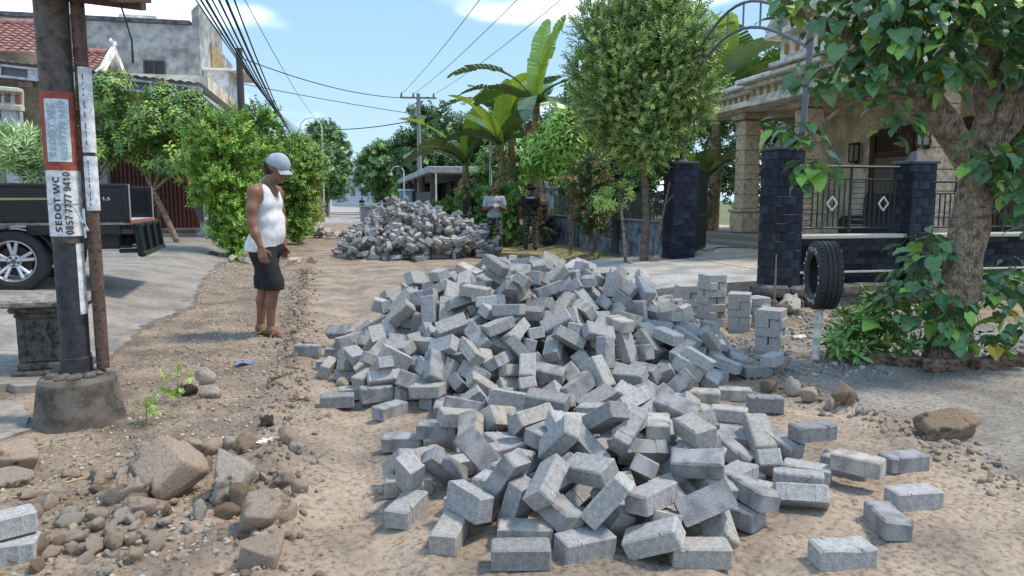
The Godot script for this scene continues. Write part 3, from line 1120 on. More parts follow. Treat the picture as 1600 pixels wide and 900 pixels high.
	for i in 6:
		mb = MB.new()
		mb.rbox(Vector3(8.64, 4.28, -13.5 + i * 0.36), Vector3(0.04, 0.2, 0.12), 0.01)
		part("inset", mb, orange, ped)
	mb = MB.new()
	mb.prism(PackedVector2Array([Vector2(-1.3, 4.65), Vector2(1.3, 4.65), Vector2(0, 5.7)]), 1.2, Transform3D(Basis(Vector3(0, 0, 1), Vector3.UP, Vector3(-1, 0, 0)), Vector3(9.9, 0, -12.6)))
	part("pediment", mb, white, h)
	mb = MB.new()
	for sg in [-1.0, 1.0]:
		var a0 := Vector3(8.6, 4.68, -12.6 + sg * 1.4)
		var a1 := Vector3(8.6, 5.8, -12.6)
		mb.rbox((a0 + a1) / 2, Vector3(0.3, 0.14, a0.distance_to(a1)), 0.02, Basis.looking_at(a1 - a0, Vector3.UP))
	part("pediment_rim", mb, white, h)
	# pitched roof behind
	mb = MB.new()
	tiles(mb, 0.0, 11.0, Vector2(5.9, -4.6), Vector2(3.75, 0.0), 0.3)
	var rf := part("roof", mb, mat("grey_tile", Color(0.30, 0.30, 0.32), 0.8, "fine", 1.5, "", 0.0, "grime", 0.8), h, "grey tiled roof slope")
	rf.set_meta("kind", "stuff")
	rf.transform = Transform3D(Basis(), Vector3(10.0, 0, -8.3))
	# double door, its glazed wings, and lanterns
	mb = MB.new()
	for q in [[-2.35, 0.14], [-1.2, 0.12], [1.2, 0.12], [2.35, 0.14], [0.0, 0.08]]:
		mb.rbox(Vector3(0, 1.55, q[0]), Vector3(0.12, 2.3, q[1]), 0.01)
	mb.rbox(Vector3(0, 2.75, 0), Vector3(0.12, 0.16, 4.84), 0.01)
	mb.rbox(Vector3(0, 2.25, 0), Vector3(0.11, 0.09, 4.6), 0.01)
	var door := part("door", mb, wood, h)
	door.position = Vector3(11.45, 0, -12.0)
	for q in [[-0.6, 1.35, 1.05], [0.6, 1.35, 1.05]]:
		mb = MB.new()
		mb.rbox(Vector3(0, q[1], q[0]), Vector3(0.07, 1.7, q[2]), 0.01)
		for i in 3:
			mb.rbox(Vector3(-0.03, 0.75 + i * 0.55, q[0]), Vector3(0.05, 0.38, q[2] * 0.7), 0.03)
		part("door_leaf", mb, wood, door)
	for q in [-1.78, 1.78]:
		mb = MB.new()
		mb.box(Vector3(0, 1.5, q), Vector3(0.03, 1.5, 1.0))
		part("pane", mb, mat("curtained_glass", Color(0.20, 0.17, 0.13), 0.12), door)
	for i in 4:
		mb = MB.new()
		mb.box(Vector3(0, 2.5, -1.75 + i * 1.17), Vector3(0.03, 0.36, 1.0))
		part("pane", mb, mat("fanlight", Color(0.05, 0.035, 0.03), 0.15), door)
	for q in [[9.22, 10.4], [11.3, 14.8]]:
		var l := thing("wall_lantern", ["black box lantern on the pale porch column", "small black lantern on the cream house wall"][0 if q[0] < 10 else 1], "lantern", S(q[0], q[1], 2.35), YAW)
		mb = MB.new()
		mb.rbox(Vector3(0, 0.2, 0), Vector3(0.2, 0.04, 0.2), 0.01)
		mb.rbox(Vector3(0, -0.2, 0), Vector3(0.16, 0.04, 0.16), 0.01)
		for sx in [-1, 1]:
			for sz in [-1, 1]:
				mb.box(Vector3(sx * 0.075, 0, sz * 0.075), Vector3(0.02, 0.4, 0.02))
		mb.box(Vector3(0.09, 0, 0), Vector3(0.03, 0.5, 0.1))
		part("cage", mb, iron, l)
		mb = MB.new()
		mb.box(Vector3.ZERO, Vector3(0.12, 0.36, 0.12))
		part("glass", mb, mat("lamp_glass", Color(0.35, 0.33, 0.28), 0.2), l)
	# covered things on the porch
	var sofa := thing("covered_bench", "dark padded bench on the porch behind the fence", "bench", S(10.3, 12.6, 0.49), YAW)
	mb = MB.new()
	mb.rbox(Vector3(0, 0.25, 0), Vector3(0.75, 0.45, 1.7), 0.08)
	part("seat", mb, mat("black_vinyl", Color(0.02, 0.02, 0.022), 0.5), sofa)
	mb = MB.new()
	mb.rbox(Vector3(0.3, 0.65, 0), Vector3(0.2, 0.55, 1.7), 0.07)
	part("backrest", mb, mat("black_vinyl", Color(0.02, 0.02, 0.022), 0.5), sofa)
	# hose on the driveway and a white cap stone by the gate
	mb = MB.new()
	var hose := []
	for i in 14:
		hose.append(S(6.3 + i * 0.22, 13.6 + 0.25 * sin(i * 1.1) + i * 0.10, 0.262))
	mb.tube(hose, [0.014], 6)
	single("garden_hose", mb, mat("hose_blue", Color(0.06, 0.14, 0.30), 0.4), "blue garden hose lying across the courtyard behind the gate", "hose")


# ---------------------------------------------------------------- poles, wires, signs, pots
func words(text: String, size: float, deep := 0.002, face := "Droid Sans", bold := true) -> TextMesh:
	var t := TextMesh.new()
	var f := SystemFont.new()
	f.font_names = PackedStringArray([face])
	f.font_weight = 700 if bold else 400
	t.font = f
	t.text = text
	t.font_size = 64
	t.pixel_size = size / 64.0
	t.depth = deep
	t.curve_step = 3.0
	return t


# part of a cylinder's skin from angle a0 to a1 (0 = facing +z), from y0 to y1
func pasted(mb: MB, r: float, a0: float, a1: float, y0: float, y1: float, thick := 0.002) -> void:
	var n := 14
	for i in n:
		var p := a0 + (a1 - a0) * i / n
		var q := a0 + (a1 - a0) * (i + 1) / n
		var np := Vector3(sin(p), 0, cos(p))
		var nq := Vector3(sin(q), 0, cos(q))
		var o := Vector3(0, y0, 0)
		var u := Vector3(0, y1, 0)
		mb.trin(o + np * r, o + nq * r, u + nq * r, np, nq, nq)
		mb.trin(o + np * r, u + nq * r, u + np * r, np, nq, np)
		if i == 0:
			mb.quad(o + np * (r - thick), o + np * r, u + np * r, u + np * (r - thick))
		if i == n - 1:
			mb.quad(o + nq * r, o + nq * (r - thick), u + nq * (r - thick), u + nq * r)
	for y in [y0, y1]:
		for i in n:
			var p := a0 + (a1 - a0) * i / n
			var q := a0 + (a1 - a0) * (i + 1) / n
			var c := Vector3(0, y, 0)
			mb.quad(c + Vector3(sin(p), 0, cos(p)) * (r - thick), c + Vector3(sin(q), 0, cos(q)) * (r - thick), c + Vector3(sin(q), 0, cos(q)) * r, c + Vector3(sin(p), 0, cos(p)) * r)


func make_street_things() -> void:
	rng.seed = 77
	var conc := mat("pole_footing", Color(0.135, 0.118, 0.10), 0.95, "pits", 2.2, "pits", 0.9, "grime", 1.1)
	var black := mat("pole_black", Color(0.028, 0.03, 0.036), 0.55, "fine", 3.0, "", 0.0, "grime", 1.6)
	var rusty := mat("pole_brown", Color(0.085, 0.068, 0.058), 0.65, "fine", 3.0, "", 0.0, "grime", 2.0)
	var paper := mat("notice_white", Color(0.66, 0.68, 0.70), 0.8, "fine", 5.0, "", 0.0, "blotch", 4.0)
	var ink := mat("notice_ink", Color(0.05, 0.05, 0.055), 0.8, "fine", 14.0)
	var faded := mat("faded_ink", Color(0.33, 0.45, 0.55), 0.8, "fine", 14.0)
	var redp := mat("notice_red", Color(0.32, 0.075, 0.05), 0.8, "fine", 4.0, "", 0.0, "blotch", 4.0)
	# the black steel pole on its round concrete footing
	var base := Vector3(-2.49, 0.0, -4.10)
	var pole := thing("utility_pole", "black steel utility pole with pasted notices on a round concrete footing", "pole", base)
	var mb := MB.new()
	var prof := []
	for k in 7:
		prof.append(Vector2(0.245 - 0.045 * k / 6.0, -0.05 + 0.29 * k / 6.0))
	prof.append_array([Vector2(0.185, 0.262), Vector2(0.12, 0.272), Vector2(0.0, 0.272)])
	mb.lathe(prof, 28)
	var foot := part("footing", mb, conc, pole)
	# broken mortar collar
	for k in 11:
		var a := TAU * k / 11.0
		mb = MB.new()
		mb.rbox(Vector3.ZERO, Vector3(rnd(0.06, 0.10), rnd(0.03, 0.05), rnd(0.05, 0.08)), 0.015)
		var lumpy := part("mortar_lump", mb, conc, foot)
		lumpy.position = Vector3(cos(a) * 0.118, 0.272, sin(a) * 0.118)
		lumpy.rotation = Vector3(rnd(-0.3, 0.3), -a, rnd(-0.2, 0.2))
	var lean := Basis(Vector3.BACK, 0.018)
	mb = MB.new()
	mb.lathe([Vector2(0.082, 0.24), Vector2(0.082, 0.37), Vector2(0.074, 0.375), Vector2(0.076, 1.02), Vector2(0.080, 1.02)], 26)
	part("sleeve", mb, black, pole)
	mb = MB.new()
	mb.lathe([Vector2(0.0785, 1.02), Vector2(0.087, 2.6), Vector2(0.088, 5.0), Vector2(0.08, 8.5), Vector2(0.0, 8.5)], 26)
	var upper := part("shaft", mb, rusty, pole)
	# white sheet with the service notice, the red framed one above
	mb = MB.new()
	pasted(mb, 0.0855, -0.75, 2.0, 1.06, 1.42)
	var n1 := part("white_notice", mb, paper, pole, "white sheet with a septic service phone number")
	mb = MB.new()
	pasted(mb, 0.0875, -0.85, 1.85, 1.42, 1.84)
	var n2 := part("red_notice", mb, redp, pole, "red bordered sheet with washed-out print")
	mb = MB.new()
	pasted(mb, 0.0887, -0.28, 1.12, 1.465, 1.80)
	part("pale_panel", mb, mat("panel_pale", Color(0.55, 0.62, 0.66), 0.8, "fine", 5.0, "", 0.0, "blotch", 3.0), n2)
	mb = MB.new()
	pasted(mb, 0.0775, 1.05, 1.9, 0.62, 1.045)
	part("white_strip", mb, paper, pole)
	# the lettering runs up the pole
	for q in [["SEDOT WC", 0.036, 0.12, 1.235, ink, 0.30, n1], ["0857 7777 9410", 0.040, 0.72, 1.24, ink, 0.34, n1], ["SEDOT WC", 0.034, 0.10, 1.635, faded, 0.29, n2], ["0857 7777 9410", 0.034, 0.72, 1.635, faded, 0.31, n2]]:
		var t := words(q[0], q[1] * 1.25, 0.0015)
		var l := part("lettering", t, q[4], q[6])
		var r: float = 0.0872 if q[6] == n1 else 0.0901
		var wide := t.get_aabb().size.x
		l.transform = Transform3D(Basis(Vector3.UP, q[2]) * Basis(Vector3.BACK, PI / 2) * Basis.from_scale(Vector3(q[5] / wide, 1, 1)), Vector3(sin(q[2]) * r, q[3], cos(q[2]) * r))
	var wire := MB.new()
	pasted(wire, 0.0885, -1.0, 2.1, 1.235, 1.239)
	part("tie_wire", wire, mat("tie_wire", Color(0.35, 0.22, 0.18), 0.5), pole)
	for k in 2:
		mb = MB.new()
		mb.rbox(Vector3(0.115 + k * 0.02, 1.16 - k * 0.03, 0.06), Vector3(0.012, 0.16, 0.004), 0.001, Basis(Vector3.BACK, 0.5 - k * 0.5))
		part("torn_paper", mb, paper, n1)
	# slimmer rusted pipe strapped behind it
	var pipe := thing("conduit_pipe", "thin rusty brown pipe with a pasted strip standing against the black pole", "pipe", base + Vector3(0.135, 0.0, -0.03))
	mb = MB.new()
	mb.tube([Vector3(0, 0.30, 0), Vector3(-0.012, 2.5, 0), Vector3(-0.02, 6.0, 0)], [0.034, 0.036, 0.034], 14)
	part("tube", mb, mat("rust_pipe", Color(0.10, 0.062, 0.045), 0.75, "fine", 4.0, "", 0.0, "grime", 3.0), pipe)
	for q in [[1.20, 1.50], [1.52, 1.98]]:
		mb = MB.new()
		pasted(mb, 0.0385, -0.35, 2.1, q[0], q[1])
		var st := part("notice_strip", mb, paper, pipe)
		var t := words("SEDOT WC", 0.045, 0.0015)
		var l := part("lettering", t, ink, st)
		var wide := t.get_aabb().size.x
		l.transform = Transform3D(Basis(Vector3.UP, 0.85) * Basis(Vector3.BACK, PI / 2) * Basis.from_scale(Vector3((q[1] - q[0]) * 0.85 / wide, 1, 1)), Vector3(sin(0.85) * 0.0395 - 0.008, (q[0] + q[1]) / 2, cos(0.85) * 0.0395))
	# board hung high on the pole: underside of a brown framed sign, with its loose cable
	var sign := thing("hanging_board", "brown framed board jutting from the top of the black pole", "board", base + Vector3(0, 2.30, 0))
	mb = MB.new()
	var bb := Basis(Vector3.BACK, -0.12) * Basis(Vector3.RIGHT, 0.25)
	mb.rbox(Vector3(0.17, 0.05, -0.05), Vector3(0.62, 0.05, 0.06), 0.005, bb)
	part("rail", mb, mat("board_brown", Color(0.10, 0.048, 0.04), 0.6, "fine", 3.0), sign)
	mb = MB.new()
	mb.rbox(Vector3(0.46, 0.05, 0.05), Vector3(0.045, 0.09, 0.36), 0.005, bb)
	part("rail", mb, mat("board_brown", Color(0.10, 0.048, 0.04), 0.6, "fine", 3.0), sign)
	mb = MB.new()
	mb.rbox(Vector3(0.15, 0.11, 0.02), Vector3(0.70, 0.015, 0.40), 0.003, bb)
	part("panel", mb, mat("board_back", Color(0.30, 0.29, 0.28), 0.6, "fine", 2.0), sign)
	mb = MB.new()
	mb.tube([Vector3(0.37, 0.03, 0.0), Vector3(0.40, -0.08, 0.0), Vector3(0.425, -0.18, 0.0), Vector3(0.425, -0.30, 0.0)], [0.0045, 0.0045, 0.005, 0.007], 6)
	part("cable", mb, mat("cable_black", Color(0.015, 0.015, 0.016), 0.5), sign)
	# carved stone pedestal
	var ped := thing("stone_pedestal", "square carved dark stone pedestal with moulded top and foot", "pedestal", Vector3(-3.24, land(-3.24, -5.05) + 0.02, -5.10), YAW + 0.1)
	var stone := mat("carved_stone", Color(0.105, 0.095, 0.085), 0.9, "pits", 4.0, "pits", 0.7, "grime", 2.0)
	mb = MB.new()
	for q in [[0.44, 0.0, 0.06], [0.38, 0.06, 0.11], [0.34, 0.11, 0.42], [0.38, 0.42, 0.46], [0.43, 0.46, 0.50]]:
		mb.rbox(Vector3(0, (q[1] + q[2]) / 2, 0), Vector3(q[0], q[2] - q[1] + 0.002, q[0]), 0.015)
	part("shaft", mb, stone, ped)
	mb = MB.new()
	mb.rbox(Vector3(0, 0.525, 0), Vector3(0.50, 0.05, 0.50), 0.015)
	part("top_slab", mb, mat("pedestal_top", Color(0.23, 0.205, 0.18), 0.9, "pits", 4.0, "", 0.0, "grime", 2.0), ped)
	for fa in 4:
		mb = MB.new()
		var tr := Transform3D(Basis(Vector3.UP, fa * PI / 2), Vector3.ZERO)
		for sx in [-1.0, 1.0]:
			mb.rbox(tr * Vector3(sx * 0.15, 0.265, 0.172), Vector3(0.035, 0.31, 0.02), 0.006, tr.basis)
			var curl := []
			for i in 12:
				var an := i * 0.55
				curl.append(tr * Vector3(sx * (0.055 + cos(an) * 0.045 * (1.0 - i * 0.05)), 0.27 + sin(an) * 0.05 * (1.0 - i * 0.05) + i * 0.006, 0.174))
			mb.tube(curl, [0.012, 0.010, 0.008], 6)
		mb.tube([tr * Vector3(0, 0.14, 0.174), tr * Vector3(0.02, 0.24, 0.178), tr * Vector3(-0.015, 0.33, 0.178), tr * Vector3(0.01, 0.40, 0.174)], [0.012, 0.016, 0.014, 0.006], 6)
		part("carving", mb, stone, ped)
	# tyre on a white post
	var tp := Vector3(2.40, 0.0, -5.66)
	tp.y = land(tp.x, tp.z)
	var tpost := thing("marker_post", "short white painted stake carrying the old tyre", "post", tp)
	mb = MB.new()
	mb.tube([Vector3(-0.012, -0.06, 0), Vector3(-0.004, 0.2, 0), Vector3(0.012, 0.50, 0)], [0.033, 0.03, 0.028], 10)
	part("stake", mb, mat("stake_white", Color(0.60, 0.58, 0.53), 0.85, "fine", 5.0, "", 0.0, "blotch", 3.0), tpost)
	var tyre := thing("old_tyre", "worn black car tyre standing upright with white paint flecks on its sidewall", "tyre", tp + Vector3(0.02, 0.675, 0), -1.70)
	# in its own frame the tyre turns about z: outside radius .262, width .17
	var rubber := mat("tyre_rubber", Color(0.026, 0.026, 0.028), 0.7, "fine", 6.0, "", 0.0, "blotch", 5.0)
	mb = MB.new()
	var lay := Transform3D(Basis(Vector3.RIGHT, PI / 2), Vector3.ZERO)
	mb.lathe([Vector2(0.155, -0.065), Vector2(0.175, -0.085), Vector2(0.215, -0.092), Vector2(0.245, -0.083), Vector2(0.258, -0.066), Vector2(0.264, -0.045), Vector2(0.264, -0.040), Vector2(0.257, -0.038), Vector2(0.257, -0.030), Vector2(0.266, -0.028), Vector2(0.267, -0.004), Vector2(0.259, -0.003), Vector2(0.259, 0.003), Vector2(0.267, 0.004), Vector2(0.266, 0.028), Vector2(0.257, 0.030), Vector2(0.257, 0.038), Vector2(0.264, 0.040), Vector2(0.264, 0.045), Vector2(0.258, 0.066), Vector2(0.245, 0.083), Vector2(0.215, 0.092), Vector2(0.175, 0.085), Vector2(0.155, 0.065), Vector2(0.165, 0.055), Vector2(0.235, 0.06), Vector2(0.245, 0.0), Vector2(0.235, -0.06), Vector2(0.165, -0.055), Vector2(0.155, -0.065)], 48, lay)
	part("carcass", mb, rubber, tyre)
	var lug := MB.new()
	lug.rbox(Vector3.ZERO, Vector3(0.022, 0.016, 0.03), 0.003)
	var lugm := lug.commit()
	for k in 40:
		for sz in [-1.0, 1.0]:
			var l := part("tread_lug", lugm, rubber, tyre)
			var an := TAU * (k + (0.5 if sz > 0 else 0.0)) / 40
			l.transform = Transform3D(Basis(Vector3.BACK, an - PI / 2), Vector3(cos(an) * 0.258, sin(an) * 0.258, sz * 0.062))
	# remnants of white sidewall paint
	for k in 30:
		var an := TAU * k / 30 + rnd(-0.06, 0.06)
		if rng.randf() < 0.25:
			continue
		for sz in [-1.0, 1.0]:
			mb = MB.new()
			mb.rbox(Vector3.ZERO, Vector3(rnd(0.006, 0.012), rnd(0.018, 0.04), 0.003), 0.001)
			var l := part("paint_fleck", mb, paper, tyre)
			var rr := rnd(0.198, 0.222)
			l.transform = Transform3D(Basis(Vector3.BACK, an - PI / 2 + rnd(-0.5, 0.5)), Vector3(cos(an) * rr, sin(an) * rr, sz * (0.0905)))
	# plant pots by the house
	for q in [[-3.75, 21.0, 0.30, 0.33, true, "grey goblet plant pot on a pale stand by the shutter"], [-3.05, 20.4, 0.28, 0.36, false, "grey tapered plant pot on the ground by the shutter"]]:
		var pt := thing("plant_pot", q[5], "plant pot", SG(q[0], q[1], 0.05), 0.0)
		var y := 0.0
		if q[4]:
			mb = MB.new()
			mb.lathe([Vector2(0.2, 0.0), Vector2(0.2, 0.08), Vector2(0.13, 0.12), Vector2(0.12, 0.35), Vector2(0.17, 0.4), Vector2(0, 0.4)], 16)
			part("stand", mb, mat("stand_white", Color(0.45, 0.44, 0.42), 0.8, "fine", 2.0), pt)
			y = 0.4
		mb = MB.new()
		mb.lathe([Vector2(0.14, y), Vector2(0.2, y + 0.18), Vector2(0.26, y + 0.38), Vector2(0.285, y + 0.38), Vector2(0.285, y + 0.44), Vector2(0.24, y + 0.44), Vector2(0.22, y + 0.40), Vector2(0, y + 0.40)], 20)
		part("bowl", mb, mat("pot_grey", Color(0.15, 0.15, 0.15), 0.85, "fine", 2.0), pt)
		for k in 14:
			var an := rnd(0, TAU)
			mb = MB.new()
			leaf(mb, Vector3(0, y + 0.42, 0), Vector3(cos(an), rnd(0.8, 2.0), sin(an)).normalized(), rnd(0.25, 0.45), 0.06, 0.3)
			mb.colored = true
			part("leaf", mb, leafmat("pot_leaf", Color(0.10, 0.16, 0.05), 0.3), pt)
	# far poles, lamps and wires
	var grey := mat("pole_grey", Color(0.22, 0.22, 0.22), 0.8, "fine", 1.0)
	var far_poles := [[-5.63, -45.0, 7.7, true, "concrete utility pole with a cross arm beside the shelter"], [-13.55, -50.0, 6.2, false, "dark utility pole rising out of the clipped conical shrubs"], [-14.05, -49.0, 5.6, false, "thin dark pole beside the street's other utility pole"], [-9.6, -26.5, 6.6, false, "dark pole standing against the grey building's balcony"]]
	for q in far_poles:
		var o := thing("utility_pole", q[4], "pole", Vector3(q[0], 0, q[1]))
		mb = MB.new()
		mb.tube([Vector3(0, 0, 0), Vector3(0, q[2], 0)], [0.17, 0.11], 10)
		part("shaft", mb, grey if q[3] else mat("pole_dark", Color(0.05, 0.045, 0.045), 0.8), o)
		if q[3]:
			mb = MB.new()
			mb.rbox(Vector3(0, q[2] - 0.25, 0), Vector3(2.2, 0.10, 0.10), 0.01, Basis(Vector3.UP, 0.15))
			part("cross_arm", mb, grey, o)
			for x in [-1.0, -0.3, 0.9]:
				mb = MB.new()
				mb.lathe([Vector2(0.05, 0), Vector2(0.07, 0.08), Vector2(0.04, 0.14), Vector2(0.06, 0.2), Vector2(0, 0.25)], 8, Transform3D(Basis(), Vector3(x, q[2] - 0.2, -0.15 * x)))
				part("insulator", mb, mat("insulator", Color(0.06, 0.05, 0.05), 0.4), o)
	for q in [[-5.85, -40.0, 3.2, -0.7, "white hooked street lamp in front of the blue pillar"], [-0.75, -26.0, 4.1, -0.9, "slim white lamp post bent over among the banana plants"], [-12.0, -47.0, 6.2, -1.4, "curved lamp bracket arching over the conical shrubs"]]:
		var o := thing("street_lamp", q[4], "street lamp", Vector3(q[0], 0, q[1]))
		mb = MB.new()
		var pts := [Vector3(0, 0, 0), Vector3(0, q[2] - 0.5, 0)]
		for k in 7:
			var an := PI * k / 6.0
			pts.append(Vector3(q[3] / 2 - cos(an) * q[3] / 2, q[2] - 0.4 + sin(an) * absf(q[3]) * 0.5, 0))
		mb.tube(pts, [0.05, 0.045, 0.035, 0.03], 8)
		part("pipe", mb, mat("lamp_pipe", Color(0.55, 0.55, 0.54), 0.5), o)
		mb = MB.new()
		mb.lathe([Vector2(0.0, 0.0), Vector2(0.13, 0.0), Vector2(0.08, 0.12), Vector2(0.0, 0.14)], 10, Transform3D(Basis(), Vector3(q[3], q[2] - 0.52, 0)))
		part("lamp_head", mb, mat("lamp_head", Color(0.4, 0.4, 0.4), 0.5), o)
	var black_wire := mat("wire_black", Color(0.02, 0.02, 0.022), 0.6)
	var runs := []
	for k in 7:
		runs.append([Vector3(-13.55, 6.0 - k * 0.08, -50.0), Vector3(-3.95 + k * 0.16, 4.75 - k * 0.06, -7.0), 0.9 + k * 0.09, 0.013 + 0.004 * (k % 3), "black cable of the bundle slung along the yard side of the street", "overhead cables on the yard side"])
	for k in 3:
		var ix: float = [-1.0, -0.3, 0.9][k]
		runs.append([Vector3(-5.63 + ix, 7.65, -45.0 - 0.15 * ix), Vector3(2.2 + k * 1.15, 7.1, -9.0 - k * 0.4), 0.35, 0.012, "thin overhead line running back from the cross arm", "overhead lines from the cross arm"])
	runs.append([Vector3(-13.5, 6.1, -50.0), Vector3(-5.6, 6.2, -45.0), 0.25, 0.03, "dark line crossing the street between the two far poles", ""])
	runs.append([Vector3(-9.6, 6.3, -26.5), Vector3(-5.0, 7.5, -45.0), 0.5, 0.02, "slack line from the balcony pole to the cross arm", ""])
	runs.append([Vector3(-9.6, 5.4, -26.5), Vector3(6.0, 5.6, -46.0), 0.4, 0.014, "thin line crossing high from the balcony pole to the bananas", ""])
	runs.append([Vector3(-15.0, 7.2, -60.0), Vector3(-4.2, 6.2, -8.0), 0.8, 0.010, "single thin line above the cable bundle", ""])
	for q in runs:
		mb = MB.new()
		var pts := []
		for i in 21:
			var f := i / 20.0
			var p: Vector3 = q[0].lerp(q[1], f)
			p.y -= q[2] * 4.0 * f * (1.0 - f)
			pts.append(p)
		mb.tube(pts, [q[3]], 5, false)
		single("overhead_cable", mb, black_wire, q[4], "cable", q[5])
	# coil of pale wire hung on the tree, red stick, thin rod by the wall
	mb = MB.new()
	var turns := []
	for i in 90:
		var an := TAU * i / 18.0
		turns.append(Vector3(3.505 + cos(an) * (0.162 + 0.012 * sin(i * 0.9)), 1.20 - 0.02 * (i / 18) + 0.05 * sin(an + 0.6) + 0.008 * sin(i * 1.7), -5.6 + sin(an) * 0.17))
	mb.tube(turns, [0.002], 5, false)
	for k in 3:
		var pts := []
		for i in 15:
			var f := i / 14.0
			pts.append(Vector3(3.36 - (0.07 + 0.02 * k) * sin(f * PI) - 0.02 * k, 1.52 - f * 0.36, -5.47 + 0.03 * sin(f * 3.0 + k)))
		mb.tube(pts, [0.002], 5, false)
	single("wire_coil", mb, mat("coil_wire", Color(0.28, 0.28, 0.26), 0.5), "loose coil of pale wire hung on the leaning tree trunk", "wire")
	# barrier and odds and ends where the street is closed
	var bar_o := thing("road_barrier", "grey pipe barrier closing the street in the distance", "barrier", S(0.9, 55.0), YAW)
	for x in [-2.2, 0.0, 2.2]:
		mb = MB.new()
		mb.tube([Vector3(x, 0, 0), Vector3(x, 1.15, 0)], [0.05], 8)
		part("post", mb, mat("barrier_grey", Color(0.35, 0.36, 0.36), 0.6), bar_o)
	for y in [0.45, 1.1]:
		mb = MB.new()
		mb.tube([Vector3(-2.2, y, 0), Vector3(2.2, y, 0)], [0.04], 8)
		part("rail", mb, mat("barrier_grey", Color(0.35, 0.36, 0.36), 0.6), bar_o)
	var drum := thing("concrete_drum", "squat grey concrete drum in front of the barrier", "drum", S(1.2, 47.0))
	mb = MB.new()
	mb.lathe([Vector2(0.42, 0.0), Vector2(0.45, 0.1), Vector2(0.36, 0.85), Vector2(0.4, 0.95), Vector2(0.0, 0.95)], 14)
	part("body", mb, mat("drum_grey", Color(0.22, 0.22, 0.22), 0.9, "fine", 1.0), drum)
	mb = MB.new()
	mb.lathe([Vector2(0.41, 0.9), Vector2(0.44, 0.92), Vector2(0.44, 0.99), Vector2(0.40, 1.0)], 14)
	part("rim", mb, mat("drum_rim", Color(0.30, 0.30, 0.29), 0.9, "fine", 1.0), drum)
	# chair with a folded back in the porch
	var ch := thing("porch_chair", "brown folding chair standing behind the truck bed", "chair", SG(-5.2, 21.0, 0.05), YAW)
	mb = MB.new()
	mb.rbox(Vector3(0, 0.45, 0), Vector3(0.5, 0.05, 0.5), 0.01)
	part("seat", mb, mat("chair_brown", Color(0.16, 0.07, 0.05), 0.6), ch)
	mb = MB.new()
	for q in [[-0.25, 0.95, 0.25, 0.95], [-0.25, 0.5, -0.25, 0.95], [0.25, 0.5, 0.25, 0.95], [-0.25, 0.95, 0.0, 0.55], [0.25, 0.95, 0.0, 0.55]]:
		mb.tube([Vector3(q[0], q[1], -0.25), Vector3(q[2], q[3], -0.25)], [0.025], 6)
	part("backrest", mb, mat("chair_brown", Color(0.16, 0.07, 0.05), 0.6), ch)
	for sx in [-1, 1]:
		for sz in [-1, 1]:
			mb = MB.new()
			mb.tube([Vector3(sx * 0.22, 0, sz * 0.22), Vector3(sx * 0.22, 0.45, sz * 0.22)], [0.02], 6)
			part("leg", mb, mat("chair_brown", Color(0.16, 0.07, 0.05), 0.6), ch)


# ---------------------------------------------------------------- the pickup
func wheel(o: Node3D, at: Vector3, side: float) -> void:
	var w := Node3D.new()
	w.name = "wheel"
	o.add_child(w, true)
	w.position = at
	var lay := Transform3D(Basis(Vector3.RIGHT, PI / 2 * side), Vector3.ZERO)
	var mb := MB.new()
	mb.lathe([Vector2(0.215, -0.09), Vector2(0.26, -0.10), Vector2(0.31, -0.092), Vector2(0.328, -0.07), Vector2(0.335, 0.0), Vector2(0.328, 0.07), Vector2(0.31, 0.092), Vector2(0.26, 0.10), Vector2(0.22, 0.092), Vector2(0.215, 0.06)], 40, lay)
	part("tyre", mb, mat("truck_tyre", Color(0.022, 0.022, 0.024), 0.75, "fine", 4.0, "", 0.0, "blotch", 3.0), w)
	var alloy := mat("alloy", Color(0.60, 0.62, 0.65), 0.32)
	alloy.metallic = 0.7
	mb = MB.new()
	mb.lathe([Vector2(0.20, -0.08), Vector2(0.215, 0.06), Vector2(0.223, 0.085), Vector2(0.212, 0.088), Vector2(0.196, 0.06), Vector2(0.19, -0.08)], 40, lay)
	part("rim", mb, alloy, w)
	mb = MB.new()
	mb.lathe([Vector2(0.07, 0.0), Vector2(0.07, 0.045), Vector2(0.055, 0.058), Vector2(0.0, 0.062)], 20, lay)
	part("hub", mb, alloy, w)
	for k in 5:
		for d in [-0.13, 0.13]:
			mb = MB.new()
			var an: float = TAU * k / 5 + 0.3
			var a := Vector3(cos(an + d * 0.9) * 0.06, sin(an + d * 0.9) * 0.06, 0.05 * side)
			var b := Vector3(cos(an + d * 1.5) * 0.2, sin(an + d * 1.5) * 0.2, 0.072 * side)
			mb.rbox((a + b) / 2, Vector3(0.035, 0.028, a.distance_to(b)), 0.008, Basis.looking_at(b - a, Vector3.BACK))
			part("spoke", mb, alloy, w)
		mb = MB.new()
		var q := TAU * (k + 0.5) / 5 + 0.3
		mb.lathe([Vector2(0.012, 0.0), Vector2(0.012, 0.075), Vector2(0.0, 0.08)], 8, Transform3D(Basis(Vector3.RIGHT, PI / 2 * side), Vector3(cos(q) * 0.045, sin(q) * 0.045, 0)))
		part("wheel_nut", mb, mat("nut_dark", Color(0.03, 0.03, 0.03), 0.4), w)
	mb = MB.new()
	mb.lathe([Vector2(0.026, 0.0), Vector2(0.026, 0.07), Vector2(0.0, 0.074)], 14, lay)
	part("hub_cap", mb, mat("cap_grey", Color(0.10, 0.11, 0.12), 0.4), w)
	mb = MB.new()
	mb.lathe([Vector2(0.0, -0.03), Vector2(0.16, -0.03), Vector2(0.16, 0.0), Vector2(0.0, 0.0)], 20, lay)
	part("brake_drum", mb, mat("drum_dark", Color(0.05, 0.035, 0.03), 0.7), w)


